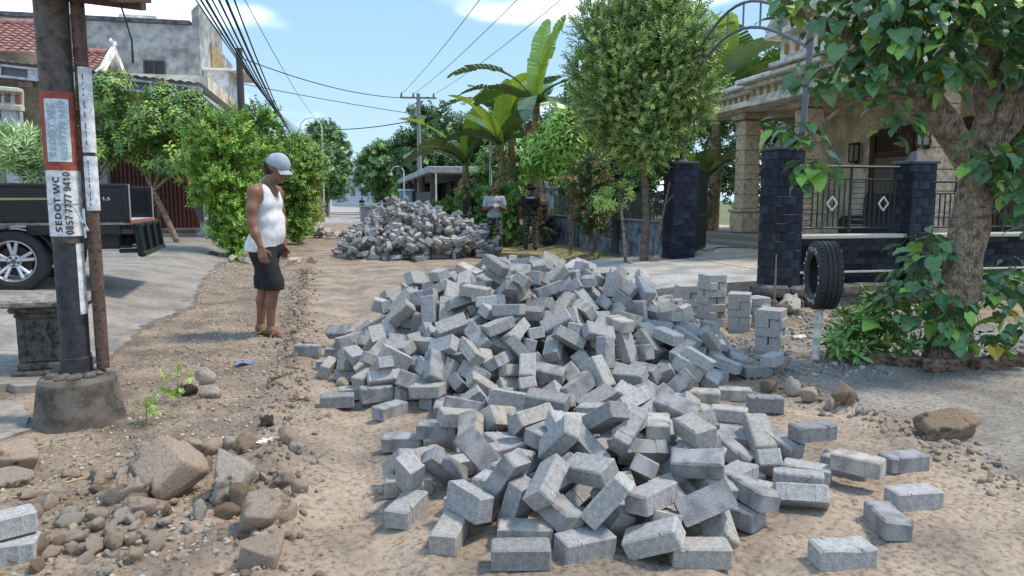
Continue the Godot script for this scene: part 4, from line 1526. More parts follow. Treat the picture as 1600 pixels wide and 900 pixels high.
func make_truck() -> void:
	rng.seed = 90
	var at := S(-2.32, 8.72)
	at.y = 0.29
	var o := thing("pickup_truck", "black pickup truck with alloy wheels and its tailgate hanging open", "pickup truck", at, YAW + 0.09)
	var paint := mat("truck_paint", Color(0.009, 0.011, 0.015), 0.35, "", 1.0)
	paint.clearcoat_enabled = true
	paint.clearcoat = 0.3
	paint.metallic_specular = 0.35
	paint.clearcoat_roughness = 0.15
	var under := mat("truck_under", Color(0.018, 0.018, 0.018), 0.85, "fine", 3.0)
	var wear := mat("bare_edge", Color(0.30, 0.30, 0.29), 0.5, "fine", 6.0)
	for z in [0.0, -1.55]:
		var mb := MB.new()
		mb.rbox(Vector3(-1.2, 0.94, z), Vector3(2.4, 0.40, 0.045), 0.012)
		mb.rbox(Vector3(-1.2, 1.13, z), Vector3(2.4, 0.045, 0.07), 0.012)
		mb.rbox(Vector3(-1.2, 0.77, z), Vector3(2.4, 0.06, 0.065), 0.012)
		mb.rbox(Vector3(-0.03, 0.94, z), Vector3(0.07, 0.42, 0.065), 0.012)
		mb.rbox(Vector3(-2.0, 0.86, z + 0.003), Vector3(0.9, 0.02, 0.055), 0.006)
		var pn := part("bed_side", mb, paint, o)
		mb = MB.new()
		mb.rbox(Vector3(0.008, 0.95, z), Vector3(0.008, 0.40, 0.05), 0.002)
		part("worn_edge", mb, wear, pn)
		if z == 0.0:
			for q in [[0.0, 0.012, Color(0.55, 0.28, 0.10)], [0.013, 0.010, Color(0.45, 0.38, 0.14)], [0.024, 0.008, Color(0.35, 0.37, 0.36)]]:
				mb = MB.new()
				mb.prism(PackedVector2Array([Vector2(-2.38, 0.995 - q[0] - q[1]), Vector2(-0.75, 1.0 - q[0] * 0.5 - q[1]), Vector2(-0.55, 1.0 - q[0] * 0.4), Vector2(-2.38, 0.995 - q[0])]), 0.002, Transform3D(Basis(), Vector3(0, 0.0, 0.0235)))
				part("stripe", mb, mat("stripe_%d" % int(q[0] * 1000), q[2], 0.5), pn)
			for q in [["Gran Max", -0.375, Color(0.50, 0.05, 0.03), 0.20], ["1.5", -0.215, Color(0.55, 0.57, 0.6), 0.075]]:
				var t := words(q[0], 0.055, 0.002)
				var l := part("lettering", t, mat("letter_" + q[0].left(1), q[2], 0.5), pn)
				var wide := t.get_aabb().size.x
				l.transform = Transform3D(Basis.from_scale(Vector3(q[3] / wide, 0.85, 1)), Vector3(q[1], 0.99, 0.0245))
	var b := MB.new()
	b.rbox(Vector3(-1.2, 0.735, -0.775), Vector3(2.42, 0.05, 1.52), 0.01)
	part("bed_floor", b, mat("bed_floor", Color(0.40, 0.39, 0.38), 0.6, "fine", 3.0, "", 0.0, "grime", 2.0), o)
	b = MB.new()
	b.rbox(Vector3(0.01, 0.735, -0.775), Vector3(0.03, 0.055, 1.54), 0.006)
	part("rear_sill", b, mat("sill_red", Color(0.32, 0.13, 0.11), 0.6, "fine", 4.0), o)
	b = MB.new()
	b.rbox(Vector3(-2.38, 0.95, -0.775), Vector3(0.05, 0.42, 1.5), 0.01)
	part("bed_front", b, paint, o)
	# tailgate hanging down, with three pressed bays
	var tg := MB.new()
	var tb := Basis(Vector3.BACK, 0.10)
	tg.rbox(Vector3(0.055, 0.545, -0.775), Vector3(0.03, 0.36, 1.55), 0.008, tb)
	var gate := part("tailgate", tg, paint, o)
	for k in 4:
		tg = MB.new()
		tg.rbox(Vector3(0.085, 0.55, -0.06 - k * 0.477), Vector3(0.05, 0.36, 0.08), 0.012, tb)
		part("rib", tg, paint, gate)
	tg = MB.new()
	tg.rbox(Vector3(0.105, 0.385, -0.775), Vector3(0.06, 0.06, 1.57), 0.012, tb)
	tg.rbox(Vector3(0.055, 0.70, -0.775), Vector3(0.05, 0.05, 1.57), 0.012, tb)
	part("rail", tg, paint, gate)
	b = MB.new()
	b.rbox(Vector3(-0.04, 0.42, -0.1), Vector3(0.20, 0.045, 0.05), 0.01)
	b.rbox(Vector3(-0.05, 0.47, -0.1), Vector3(0.16, 0.02, 0.03), 0.005)
	part("latch", b, under, o)
	# chassis, apron below the bed, mud guard
	b = MB.new()
	b.rbox(Vector3(-0.55, 0.66, -0.05), Vector3(0.9, 0.12, 0.05), 0.01)
	b.rbox(Vector3(-0.50, 0.56, -0.16), Vector3(0.75, 0.24, 0.05), 0.02)
	part("apron", b, mat("apron_black", Color(0.02, 0.021, 0.024), 0.6, "fine", 3.0), o)
	b = MB.new()
	b.rbox(Vector3(-1.9, 0.62, -0.08), Vector3(0.9, 0.26, 0.06), 0.02)
	part("apron", b, mat("apron_black", Color(0.02, 0.021, 0.024), 0.6, "fine", 3.0), o)
	b = MB.new()
	for z in [-0.35, -1.2]:
		b.rbox(Vector3(-2.0, 0.5, z), Vector3(3.9, 0.12, 0.08), 0.01)
	b.rbox(Vector3(-0.2, 0.5, -0.775), Vector3(0.08, 0.1, 1.2), 0.01)
	b.tube([Vector3(-1.1, 0.335, -0.1), Vector3(-1.1, 0.335, -1.45)], [0.05], 8)
	b.tube([Vector3(-0.45, 0.48, -0.3), Vector3(-0.8, 0.42, -0.3), Vector3(-1.5, 0.42, -0.3)], [0.04], 8)
	part("chassis", b, under, o)
	for z in [-0.06, -1.5]:
		b = MB.new()
		for k in 9:
			var a0 := PI * (0.08 + 0.84 * k / 9.0)
			var a1 := PI * (0.08 + 0.84 * (k + 1) / 9.0)
			b.quad(Vector3(-1.1 + cos(a0) * 0.375, 0.33 + sin(a0) * 0.36, z - 0.12), Vector3(-1.1 + cos(a0) * 0.375, 0.33 + sin(a0) * 0.36, z + 0.09), Vector3(-1.1 + cos(a1) * 0.375, 0.33 + sin(a1) * 0.36, z + 0.09), Vector3(-1.1 + cos(a1) * 0.375, 0.33 + sin(a1) * 0.36, z - 0.12))
		part("wheel_arch", b, under, o)
	wheel(o, Vector3(-1.13, 0.335, -0.08), 1.0)
	wheel(o, Vector3(-1.1, 0.335, -1.47), -1.0)
	wheel(o, Vector3(-3.75, 0.335, -0.08), 1.0)
	wheel(o, Vector3(-3.75, 0.335, -1.47), -1.0)
	# cab
	b = MB.new()
	b.prism(PackedVector2Array([Vector2(-2.48, 0.45), Vector2(-2.48, 1.85), Vector2(-2.62, 1.93), Vector2(-3.7, 1.93), Vector2(-4.25, 1.15), Vector2(-4.4, 1.0), Vector2(-4.42, 0.42), Vector2(-4.1, 0.42), Vector2(-4.0, 0.65), Vector2(-3.5, 0.65), Vector2(-3.4, 0.45)]), 1.55, Transform3D(Basis(), Vector3(0, 0, -1.55)))
	var cab := part("cab", b, paint, o)
	b = MB.new()
	b.prism(PackedVector2Array([Vector2(-2.62, 1.2), Vector2(-2.62, 1.75), Vector2(-3.6, 1.75), Vector2(-3.95, 1.2)]), 0.006, Transform3D(Basis(), Vector3(0, 0, 0.001)))
	part("side_window", b, mat("dark_pane", Color(0.015, 0.017, 0.02), 0.15), cab)


# ---------------------------------------------------------------- plants
# one pointed leaf from p along d, folded along its midrib
func leaf(mb: MB, p: Vector3, d: Vector3, l: float, w: float, droop := 0.2) -> void:
	var side := d.cross(Vector3.UP)
	side = side.normalized() if side.length() > 0.01 else Vector3.RIGHT
	var up := side.cross(d)
	var m := p + d * l * 0.5 - Vector3(0, droop * l * 0.12, 0)
	var e := p + d * l - Vector3(0, droop * l * 0.5, 0)
	var a := m + side * w * 0.5 + up * w * 0.12
	var b := m - side * w * 0.5 + up * w * 0.12
	mb.tri(p, a, m)
	mb.tri(p, m, b)
	mb.tri(m, a, e)
	mb.tri(m, e, b)


# a twig with leaves along it, growing up the y axis
func spray(sd: int, n: int, tall: float, l: float, w: float, spread: float, droop: float) -> ArrayMesh:
	var r := RandomNumberGenerator.new()
	r.seed = sd
	var mb := MB.new()
	mb.colored = true
	mb.tint = Color(0.5, 0.42, 0.3)
	mb.tube([Vector3.ZERO, Vector3(0, tall * 0.95, 0)], [0.006 * tall / 0.2, 0.002], 3, false)
	for k in n:
		var f := (k + 0.5) / n
		var an := k * 2.4 + r.randf_range(-0.4, 0.4)
		var out := Vector3(cos(an), 0, sin(an))
		var d := (out * spread + Vector3(0, r.randf_range(0.4, 1.0), 0)).normalized()
		var g := r.randf_range(0.75, 1.2)
		mb.tint = Color(g, g, g * r.randf_range(0.8, 1.1))
		leaf(mb, Vector3(0, tall * f, 0), d, l * r.randf_range(0.75, 1.2), w * r.randf_range(0.8, 1.2), droop)
	return mb.commit()


func turned(d: Vector3, spin: float) -> Basis:
	var y := d.normalized()
	var x := y.cross(Vector3(0.31, 0.2, 0.93)).normalized()
	return Basis(y, spin) * Basis(x, y, x.cross(y))


# sprays over clumps: each clump is [centre, radius, count]; returns transforms and tints
func foliage(clumps: Array, lo: float, hi: float, up: float, base: Color, young: Color, share: float) -> Array:
	var where := []
	var tint := []
	for c in clumps:
		for k in c[2]:
			var d := Vector3(rng.randfn(), rng.randfn(), rng.randfn()).normalized()
			var rr: float = c[1] * pow(rng.randf(), 0.42)
			var p: Vector3 = c[0] + d * Vector3(1.0, 0.9, 1.0) * rr
			var g := rnd(0.7, 1.25) * 2.1
			var col := base * g
			if rng.randf() < share and rr > c[1] * 0.7:
				col = young * g
			where.append(Transform3D(turned(d + Vector3(0, up, 0), rnd(0, TAU)).scaled(Vector3.ONE * rnd(lo, hi)), p))
			tint.append(Color(col.r, col.g, col.b))
	return [where, tint]


# clumps spread over the outside and inside of an egg-shaped crown
func egg(o: Vector3, r: Vector3, n: int, cr: float, per: int, inner := 0.35) -> Array:
	var out := []
	for k in n:
		var d := Vector3(rng.randfn(), rng.randfn(), rng.randfn()).normalized()
		var f := rnd(0.72, 0.98) if rng.randf() > inner else rnd(0.2, 0.7)
		f *= 1.0 + 0.16 * bump.get_noise_3d(d.x * 1.5 + o.x, d.y * 1.5, d.z * 1.5 + o.z)
		out.append([o + d * r * f, cr * rnd(0.7, 1.25), int(per * rnd(0.7, 1.3))])
	return out


# bark: a tube whose skin is knobbly
func limb(mb: MB, pts: Array, rad: Array, sides := 12, knob := 0.12, fine := 7.0) -> void:
	var at := mb.v.size()
	var fpts := []
	var frad := []
	for i in pts.size() - 1:
		var n := int(clampf(pts[i].distance_to(pts[i + 1]) / 0.06, 2, 14))
		for k in n:
			var t := float(k) / n
			fpts.append(pts[i].lerp(pts[i + 1], t))
			frad.append(lerpf(rad[i], rad[i + 1], t))
	fpts.append(pts[-1])
	frad.append(rad[-1])
	mb.tube(fpts, frad, sides)
	for k in range(at, mb.v.size()):
		var p := mb.v[k]
		var g := 1.0 + bump.get_noise_3d(p.x * fine, p.y * fine * 0.45, p.z * fine)
		mb.v[k] = p + mb.n[k] * (g - 1.0) * knob * frad[0]


func shoots(o: Node3D, root: Vector3, fork: Vector3, clumps: Array, r: float, m: Material, most := 14) -> void:
	var mb := MB.new()
	limb(mb, [root, root.lerp(fork, 0.5) + Vector3(rnd(-0.05, 0.05), 0, rnd(-0.05, 0.05)), fork], [r, r * 0.85, r * 0.7], 10)
	var t := part("trunk", mb, m, o)
	for k in mini(most, clumps.size()):
		var c: Vector3 = clumps[k][0]
		mb = MB.new()
		mb.tube([fork - Vector3(0, 0.08, 0), fork.lerp(c, 0.5) + Vector3(rnd(-0.1, 0.1), -0.1 * (c.y - fork.y), rnd(-0.1, 0.1)), c], [r * 0.5, r * 0.3, r * 0.1], 6, false)
		part("limb", mb, m, t)


func tree(called: String, label: String, cat: String, root: Vector3, fork: Vector3, clumps: Array, mesh: Mesh, m: Material, lo: float, hi: float, up: float, base: Color, young: Color, share: float, r: float, bark: Material, group := "") -> Node3D:
	var o := thing(called, label, cat, root, 0.0, group)
	var loc := []
	for c in clumps:
		loc.append([c[0] - root, c[1], c[2]])
	shoots(o, Vector3(0, -0.05, 0), fork - root, loc, r, bark)
	var f := foliage(loc, lo, hi, up, base, young, share)
	swarm("crown", mesh, m, f[0], f[1], o)
	return o


func banana_leaf(sd: int, l: float, w: float, bend: float) -> ArrayMesh:
	# a long blade along +z rising then drooping, torn along its side veins
	var r := RandomNumberGenerator.new()
	r.seed = sd
	var mb := MB.new()
	mb.colored = true
	var n := 22
	var mid := []
	var p := Vector3.ZERO
	var an := 0.25 * bend
	for i in n + 1:
		mid.append(p)
		an -= bend / n
		p += Vector3(0, sin(an), cos(an)) * l / n
	mb.tint = Color(1.5, 1.5, 0.9)
	mb.tube(mid, [0.028, 0.025, 0.02, 0.012, 0.005], 5, false)
	for sgn in [-1.0, 1.0]:
		var tear := 0.0
		for i in n:
			var f0 := (i + 0.0) / n
			var f1 := (i + 1.0) / n
			var w0: float = w * 0.5 * pow(sin(PI * clampf(f0 * 0.93 + 0.05, 0, 1)), 0.55)
			var w1: float = w * 0.5 * pow(sin(PI * clampf(f1 * 0.93 + 0.05, 0, 1)), 0.55)
			if i == n - 1:
				w1 = 0.01
			if r.randf() < 0.4:
				tear = r.randf_range(-0.5, 0.35)
			var d: Vector3 = (mid[i + 1] - mid[i]).normalized()
			var up := Vector3.RIGHT.cross(d) * -1.0
			var rise := 0.22 - absf(tear) * 0.6
			var gap := 0.9 if r.randf() < 0.4 else 1.0
			var a: Vector3 = mid[i] + Vector3(sgn * w0, 0, 0) + up * w0 * rise + d * w0 * 0.25
			var b: Vector3 = mid[i].lerp(mid[i + 1], gap) + Vector3(sgn * w1, 0, 0) + up * w1 * rise + d * w1 * 0.25
			var g := r.randf_range(0.85, 1.12)
			mb.tint = Color(g, g, g)
			if sgn > 0:
				mb.quad(mid[i], mid[i + 1], b, a)
			else:
				mb.quad(mid[i], a, b, mid[i + 1])
	return mb.commit()


var blades := []


func banana(label: String, at: Vector3, tall: float, leaves: Array, m: Material, r := 0.14) -> void:
	var o := thing("banana_plant", label, "banana plant", at, 0.0, "banana plants")
	var mb := MB.new()
	limb(mb, [Vector3(0, -0.05, 0), Vector3(0.05, tall * 0.5, 0), Vector3(0, tall, 0)], [r, r * 0.85, r * 0.6], 10, 0.1, 3.0)
	var t := part("stem", mb, mat("banana_stem", Color(0.20, 0.17, 0.09), 0.7, "bark", 1.2, "", 0.0, "grime", 0.8), o)
	for k in 5:
		var an := rnd(0, TAU)
		mb = MB.new()
		var y := tall * rnd(0.45, 0.95)
		mb.tint = Color(1, 1, 1)
		var q := Vector3(cos(an), 0, sin(an))
		var s := q.cross(Vector3.UP) * rnd(0.07, 0.12)
		var p0 := q * r + Vector3(0, y, 0)
		var p1 := q * (r + 0.16) + Vector3(0, y - 0.2, 0)
		var p2 := q * (r + 0.10) + Vector3(0, y - rnd(0.7, 1.1), 0)
		mb.quad(p0 - s * 0.5, p0 + s * 0.5, p1 + s, p1 - s)
		mb.quad(p1 - s, p1 + s, p2 + s * 0.5, p2 - s * 0.4)
		part("dead_leaf", mb, mat("dead_leaf", Color(0.28, 0.19, 0.10), 0.9, "bark", 2.0), t)
	for q in leaves:
		# direction round, lift, length, kind, tint
		var b: Mesh = blades[q[3]]
		var l := part("leaf", b, m if q.size() < 5 else q[4], o)
		l.transform = Transform3D(Basis(Vector3.UP, q[0]) * Basis(Vector3.RIGHT, -q[1]) * Basis(Vector3.BACK, rnd(-0.3, 0.3)) * Basis.from_scale(Vector3.ONE * q[2]), Vector3(0, tall - 0.05, 0))


func broad_leaf(sd: int) -> ArrayMesh:
	# heart-shaped blade of unit length along +z, cupped, with a wavy rim
	var r := RandomNumberGenerator.new()
	r.seed = sd
	var mb := MB.new()
	mb.colored = true
	var n := 6
	var mid := []
	var curl := r.randf_range(0.05, 0.45)
	var sway := r.randf_range(-0.15, 0.15)
	for i in n + 1:
		var f := float(i) / n
		mid.append(Vector3(sway * f * f, 0.10 * sin(f * 2.2) - curl * f * f, f))
	var cup := r.randf_range(-0.15, 0.5)
	for sgn in [-1.0, 1.0]:
		var rim := []
		for i in n + 1:
			var f := float(i) / n
			var w := 0.47 * pow(sin(PI * pow(clampf(f * 0.96 + 0.04, 0, 1), 0.62)), 0.8)
			rim.append(mid[i] + Vector3(sgn * w * r.randf_range(0.82, 1.05), cup * w + r.randf_range(-0.05, 0.05), -0.14 * (1.0 - f)))
		for i in n:
			var g := r.randf_range(0.92, 1.08)
			mb.tint = Color(g, g, g)
			if sgn > 0:
				mb.tri(mid[i], mid[i + 1], rim[i + 1])
				mb.tri(mid[i], rim[i + 1], rim[i])
			else:
				mb.tri(mid[i], rim[i + 1], mid[i + 1])
				mb.tri(mid[i], rim[i], rim[i + 1])
	mb.tint = Color(1.3, 1.3, 0.8)
	mb.tube([Vector3(0, 0.25, -0.5), Vector3(0, 0.05, -0.2), Vector3.ZERO], [0.014, 0.012, 0.01], 4, false)
	return mb.commit()


func make_trees() -> void:
	rng.seed = 301
	var bark := mat("bark", Color(0.16, 0.125, 0.095), 0.95, "bark", 3.0, "bark", 1.0, "blotch", 2.0)
	var palebark := mat("pale_bark", Color(0.29, 0.23, 0.172), 0.95, "bark", 2.6, "bark", 2.5, "grime", 1.5)
	palebark.uv1_scale = Vector3(5.0, 1.3, 5.0)
	var green := leafmat("leaf_green", Color(1, 1, 1), 0.35)
	var tiny := spray(1, 16, 0.16, 0.055, 0.022, 0.8, 0.1)
	var droopy := spray(2, 11, 0.20, 0.17, 0.05, 1.2, 0.9)
	var mid := spray(3, 13, 0.22, 0.11, 0.045, 1.0, 0.3)
	var big := spray(4, 14, 0.55, 0.30, 0.15, 1.1, 0.3)
	var G := Color(0.075, 0.135, 0.03)
	# clipped round-headed tree in front of the street fence
	var root := Vector3(2.40, 0.1, -13.3)
	var cl := egg(Vector3(2.33, 3.55, -13.4), Vector3(1.22, 1.58, 1.15), 260, 0.33, 46)
	cl.append_array(egg(Vector3(2.45, 2.5, -13.4), Vector3(0.85, 0.5, 0.8), 26, 0.28, 28))
	tree("clipped_tree", "dense round-headed tree with fine leaves before the street fence", "tree", root, Vector3(2.38, 1.9, -13.35), cl, tiny, green, 0.75, 1.35, 0.5, Color(0.115, 0.175, 0.055), Color(0.22, 0.30, 0.08), 0.4, 0.085, bark)
	# bright shrub tree by the man, with orange young leaves
	root = Vector3(-5.62, 0.15, -14.7)
	cl = egg(Vector3(-5.72, 1.9, -14.7), Vector3(0.72, 1.05, 0.7), 70, 0.25, 34)
	cl.append_array(egg(Vector3(-5.55, 0.75, -14.6), Vector3(0.36, 0.6, 0.35), 22, 0.18, 26))
	tree("clipped_shrub", "bright green clipped shrub tree with orange tips at the yard edge", "shrub", root, Vector3(-5.66, 0.9, -14.7), cl, mid, green, 0.5, 0.85, 0.7, Color(0.10, 0.19, 0.03), Color(0.17, 0.26, 0.035), 0.3, 0.06, bark)
	var f := foliage([[Vector3(-6.3, 2.45, -14.5), 0.16, 4], [Vector3(-6.2, 1.6, -14.1), 0.12, 3], [Vector3(-5.5, 2.6, -14.4), 0.2, 3]], 0.4, 0.6, 0.8, Color(0.42, 0.15, 0.035), Color(0.5, 0.25, 0.05), 0.5)
	swarm("young_shoots", mid, green, f[0], f[1], self)
	var ys: Node3D = get_node("young_shoots")
	remove_child(ys)
	taken.erase("young_shoots")
	var shrub: Node3D = get_node("clipped_shrub")
	shrub.add_child(ys)
	ys.name = "young_shoots"
	ys.set_meta("kind", "stuff")
	ys.position = -shrub.position
	# more clipped shrubs on down that side
	for q in [[-7.0, -20.5, 1.15, 1.0, 1.15, 2.55, "taller dark green clipped shrub standing behind the orange tipped one", Color(0.08, 0.15, 0.025)], [-6.4, -21.5, 0.75, 0.6, 0.9, 2.25, "green clipped shrub half hidden by the man's cap", Color(0.09, 0.16, 0.03)], [-7.3, -24.5, 0.85, 1.2, 1.0, 2.1, "yellow-green clipped shrub further down the yard side", Color(0.12, 0.19, 0.03)]]:
		root = Vector3(q[0], 0.12, q[1])
		cl = egg(Vector3(q[0], q[5], q[1]), Vector3(q[2], q[4], q[2]), 60, 0.33, 26)
		cl.append_array(egg(Vector3(q[0], 0.9, q[1]), Vector3(q[2] * 0.55, 0.8, q[2] * 0.55), 20, 0.28, 20))
		tree("clipped_shrub", q[6], "shrub", root, root + Vector3(0, 1.0, 0), cl, mid, green, 0.7, 1.1, 0.6, q[7], q[7] * 2.0, 0.2, 0.07, bark)
	root = Vector3(-6.55, 0.12, -23.0)
	cl = egg(root + Vector3(0, 1.95, 0), Vector3(0.5, 0.55, 0.5), 22, 0.22, 20)
	tree("red_leaf_shrub", "shrub with red and orange young leaves beside the man's cap", "shrub", root, root + Vector3(0, 1.4, 0), cl, mid, green, 0.6, 0.9, 0.6, Color(0.35, 0.07, 0.03), Color(0.45, 0.20, 0.04), 0.4, 0.05, bark)
	for q in [[-9.2, -33.0, 0.55, 1.15], [-10.3, -38.0, 0.6, 1.2], [-8.9, -30.5, 0.5, 1.1]]:
		root = Vector3(q[0], 0.1, q[1])
		cl = []
		for k in 60:
			var h := rnd(0.0, 1.0)
			var an := rnd(0, TAU)
			cl.append([root + Vector3(cos(an) * q[2] * (1.0 - h) * 0.95, 0.35 + h * q[3] * 2.0, sin(an) * q[2] * (1.0 - h)), 0.22, 22])
		tree("cone_shrub", "tightly clipped conical shrub in the row along the yard", "shrub", root, root + Vector3(0, 0.6, 0), cl, mid, green, 0.6, 0.9, 0.6, Color(0.13, 0.16, 0.04), Color(0.25, 0.22, 0.05), 0.3, 0.06, bark, "conical clipped shrubs")
	# airy trees in the yard behind the truck
	var yard := [
		[Vector3(-9.3, 0.28, -16.8), Vector3(-9.45, 1.8, -16.8), [[150, 165, 0.40], [185, 150, 0.42], [150, 215, 0.40], [120, 195, 0.35], [200, 190, 0.40], [170, 235, 0.35], [210, 230, 0.3]], "airy drooping tree with light leaves rising behind the truck bed"],
		[Vector3(-7.55, 0.25, -16.6), Vector3(-8.1, 1.55, -16.6), [[265, 165, 0.36], [245, 195, 0.40], [290, 190, 0.36], [270, 225, 0.38], [305, 225, 0.33], [250, 250, 0.33], [285, 255, 0.35], [310, 170, 0.28], [225, 215, 0.3]], "airy drooping tree with a crooked trunk before the red shutter"],
	]
	for q in yard:
		cl = []
		for c in q[2]:
			var z := -16.6 + rnd(-0.5, 0.5)
			cl.append([Vector3((c[0] - 800) / 1142.0 * -z, 1.25 + (315 - c[1]) * -z / 1142.0, z), c[2], 85])
		tree("fruit_tree", q[3], "tree", q[0], q[1], cl, droopy, green, 0.75, 1.15, 0.6, Color(0.085, 0.155, 0.04), Color(0.22, 0.30, 0.06), 0.3, 0.07, palebark)
	root = Vector3(-9.2, 0.28, -14.0)
	cl = egg(Vector3(-9.3, 2.15, -14.0), Vector3(0.5, 0.5, 0.5), 16, 0.25, 22)
	tree("oleander", "grey-green narrow-leaved oleander with a slanting stem near the porch column", "shrub", root + Vector3(0.5, 0, 0), Vector3(-9.2, 1.7, -14.0), cl, spray(5, 14, 0.2, 0.22, 0.028, 1.1, 0.1), green, 0.8, 1.1, 0.9, Color(0.16, 0.24, 0.12), Color(0.24, 0.32, 0.15), 0.3, 0.05, palebark)
	# trees closing the view up the street
	for q in [[-19.5, -78.0, 6.2, 2.1, 3.4, 70, Color(0.05, 0.10, 0.03), "tall thin-topped dark tree left of the street's end"], [-15.6, -62.0, 3.4, 1.5, 2.3, 55, Color(0.055, 0.11, 0.035), "rounded mid green tree beside the dark utility pole"], [-12.4, -72.0, 4.0, 2.85, 2.6, 110, Color(0.06, 0.115, 0.035), "broad round green tree in the middle of the street's end"], [-6.2, -58.0, 4.6, 2.9, 3.9, 150, Color(0.035, 0.07, 0.022), "big dark tree towering over the shelter"], [-1.5, -60.0, 5.2, 3.2, 3.2, 120, Color(0.035, 0.07, 0.022), "dark tree crown behind the banana plants"], [-8.6, -66.0, 2.4, 1.7, 1.6, 50, Color(0.09, 0.17, 0.03), "low bright green tree under the broad one"], [-22.0, -70.0, 3.5, 3.0, 3.0, 70, Color(0.05, 0.10, 0.03), "dark tree behind the clipped shrubs of the yard side"]]:
		root = Vector3(q[0], 0, q[1])
		cl = egg(Vector3(q[0], q[2], q[1]), Vector3(q[3], q[4], q[3]), q[5], 0.62, 22)
		tree("street_tree", q[7], "tree", root, Vector3(q[0], maxf(q[2] - q[4] * 0.6, 0.8), q[1]), cl, big, green, 0.7, 1.2, 0.5, q[6], q[6] * 2.0, 0.25, 0.2, bark)
	# mixed growth behind the banana plants and the fence
	for q in [[2.2, -25.5, 2.6, 1.5, 2.4, 60, Color(0.06, 0.115, 0.03), "bushy dark tree filling the gap behind the tall banana plant"], [4.4, -24.0, 3.0, 1.9, 2.6, 70, Color(0.055, 0.105, 0.03), "bushy tree behind the round-headed clipped tree"], [0.2, -28.5, 1.8, 1.4, 1.8, 50, Color(0.075, 0.14, 0.035), "low leafy tree between the shelter and the banana plants"], [9.5, -27.0, 4.2, 3.0, 3.6, 110, Color(0.05, 0.10, 0.03), "tall dark tree behind the porch house"], [14.0, -24.0, 5.0, 3.0, 3.6, 100, Color(0.05, 0.10, 0.03), "tree rising behind the house roof"]]:
		root = Vector3(q[0], 0, q[1])
		cl = egg(Vector3(q[0], q[2], q[1]), Vector3(q[3], q[4], q[3]), q[5], 0.45, 24)
		tree("garden_tree", q[7], "tree", root, Vector3(q[0], q[2] * 0.5, q[1]), cl, spray(6, 13, 0.36, 0.2, 0.08, 1.1, 0.4), green, 0.7, 1.2, 0.5, q[6], q[6] * 2.2, 0.25, 0.12, bark)
	root = Vector3(1.35, 0.1, -17.0)
	cl = egg(Vector3(1.25, 2.35, -17.0), Vector3(0.75, 0.75, 0.7), 26, 0.3, 22)
	tree("mango_sapling", "young mango tree with drooping bright leaves by the wall's end pillar", "tree", root, root + Vector3(0, 1.5, 0), cl, spray(7, 10, 0.2, 0.28, 0.065, 1.1, 1.3), green, 0.8, 1.2, 0.4, Color(0.13, 0.24, 0.04), Color(0.2, 0.32, 0.06), 0.3, 0.05, bark)
	root = Vector3(1.70, 0.1, -15.6)
	cl = egg(Vector3(1.60, 1.45, -15.6), Vector3(0.42, 0.9, 0.4), 30, 0.25, 24)
	tree("hedge_bush", "sparse brownish green bush against the street wall", "bush", root, root + Vector3(0, 0.5, 0), cl, tiny, green, 0.9, 1.5, 0.4, Color(0.06, 0.085, 0.03), Color(0.17, 0.10, 0.04), 0.25, 0.04, bark)
	# papaya-like sapling leaning before the gate post
	var sp := thing("leaning_sapling", "thin leaning sapling with a flat pale green head before the fence", "sapling", Vector3(2.05, 0.1, -13.1))
	var mb := MB.new()
	mb.tube([Vector3(0, -0.03, 0), Vector3(-0.05, 0.6, 0), Vector3(-0.12, 1.15, 0)], [0.035, 0.03, 0.022], 8)
	part("trunk", mb, palebark, sp)
	f = foliage([[Vector3(-0.2, 1.25, 0), 0.22, 18], [Vector3(-0.45, 1.12, 0.05), 0.18, 14], [Vector3(0.02, 1.30, 0), 0.14, 9]], 0.55, 0.8, 0.3, Color(0.20, 0.30, 0.07), Color(0.28, 0.38, 0.1), 0.3)
	swarm("crown", droopy, green, f[0], f[1], sp)
	var prop := thing("wooden_prop", "slanting wooden stick propped against the clipped tree's trunk", "stick", Vector3(2.6, 0.1, -13.0))
	mb = MB.new()
	mb.tube([Vector3(-0.1, 0, 0), Vector3(0.22, 1.5, -0.2)], [0.02, 0.016], 6)
	part("shaft", mb, bark, prop)
	mb = MB.new()
	mb.tube([Vector3(0.14, 1.1, -0.15), Vector3(0.3, 1.3, -0.15)], [0.012, 0.008], 5)
	part("side_twig", mb, bark, prop)
	# banana plants
	blades = [banana_leaf(1, 2.2, 0.66, 1.1), banana_leaf(2, 2.3, 0.70, 1.7), banana_leaf(3, 2.1, 0.62, 0.45), banana_leaf(4, 1.8, 0.62, 2.3)]
	var bl := leafmat("banana_green", Color(0.10, 0.20, 0.065), 0.55, 0.35)
	var bl2 := leafmat("banana_bright", Color(0.33, 0.48, 0.09), 0.75, 0.4)
	var bl3 := leafmat("banana_dusty", Color(0.125, 0.205, 0.115), 0.4, 0.4)
	# angle 0 points at the viewer, PI/2 to the right
	banana("tallest banana plant with two upright blades above the workers", Vector3(0.66, 0.1, -21.0), 3.9, [[-1.57, 0.75, 1.28, 1, bl3], [1.4, 1.35, 1.22, 2, bl2], [2.2, 1.5, 1.18, 2, bl2], [-1.2, 0.35, 1.1, 0, bl3], [-2.2, 0.5, 1.0, 1], [1.2, 0.6, 1.0, 1], [0.6, 0.2, 0.9, 3], [-0.3, 0.15, 0.9, 3, bl3], [2.9, 0.7, 1.0, 1]], bl, 0.19)
	banana("short banana plant with one low drooping leaf beside the squatting man", Vector3(0.78, 0.1, -20.0), 1.75, [[-1.5, 0.4, 0.65, 1, bl3], [1.5, 0.45, 0.62, 1, bl3], [0.2, 1.2, 0.5, 2, bl2], [2.6, 0.8, 0.6, 0]], bl, 0.16)
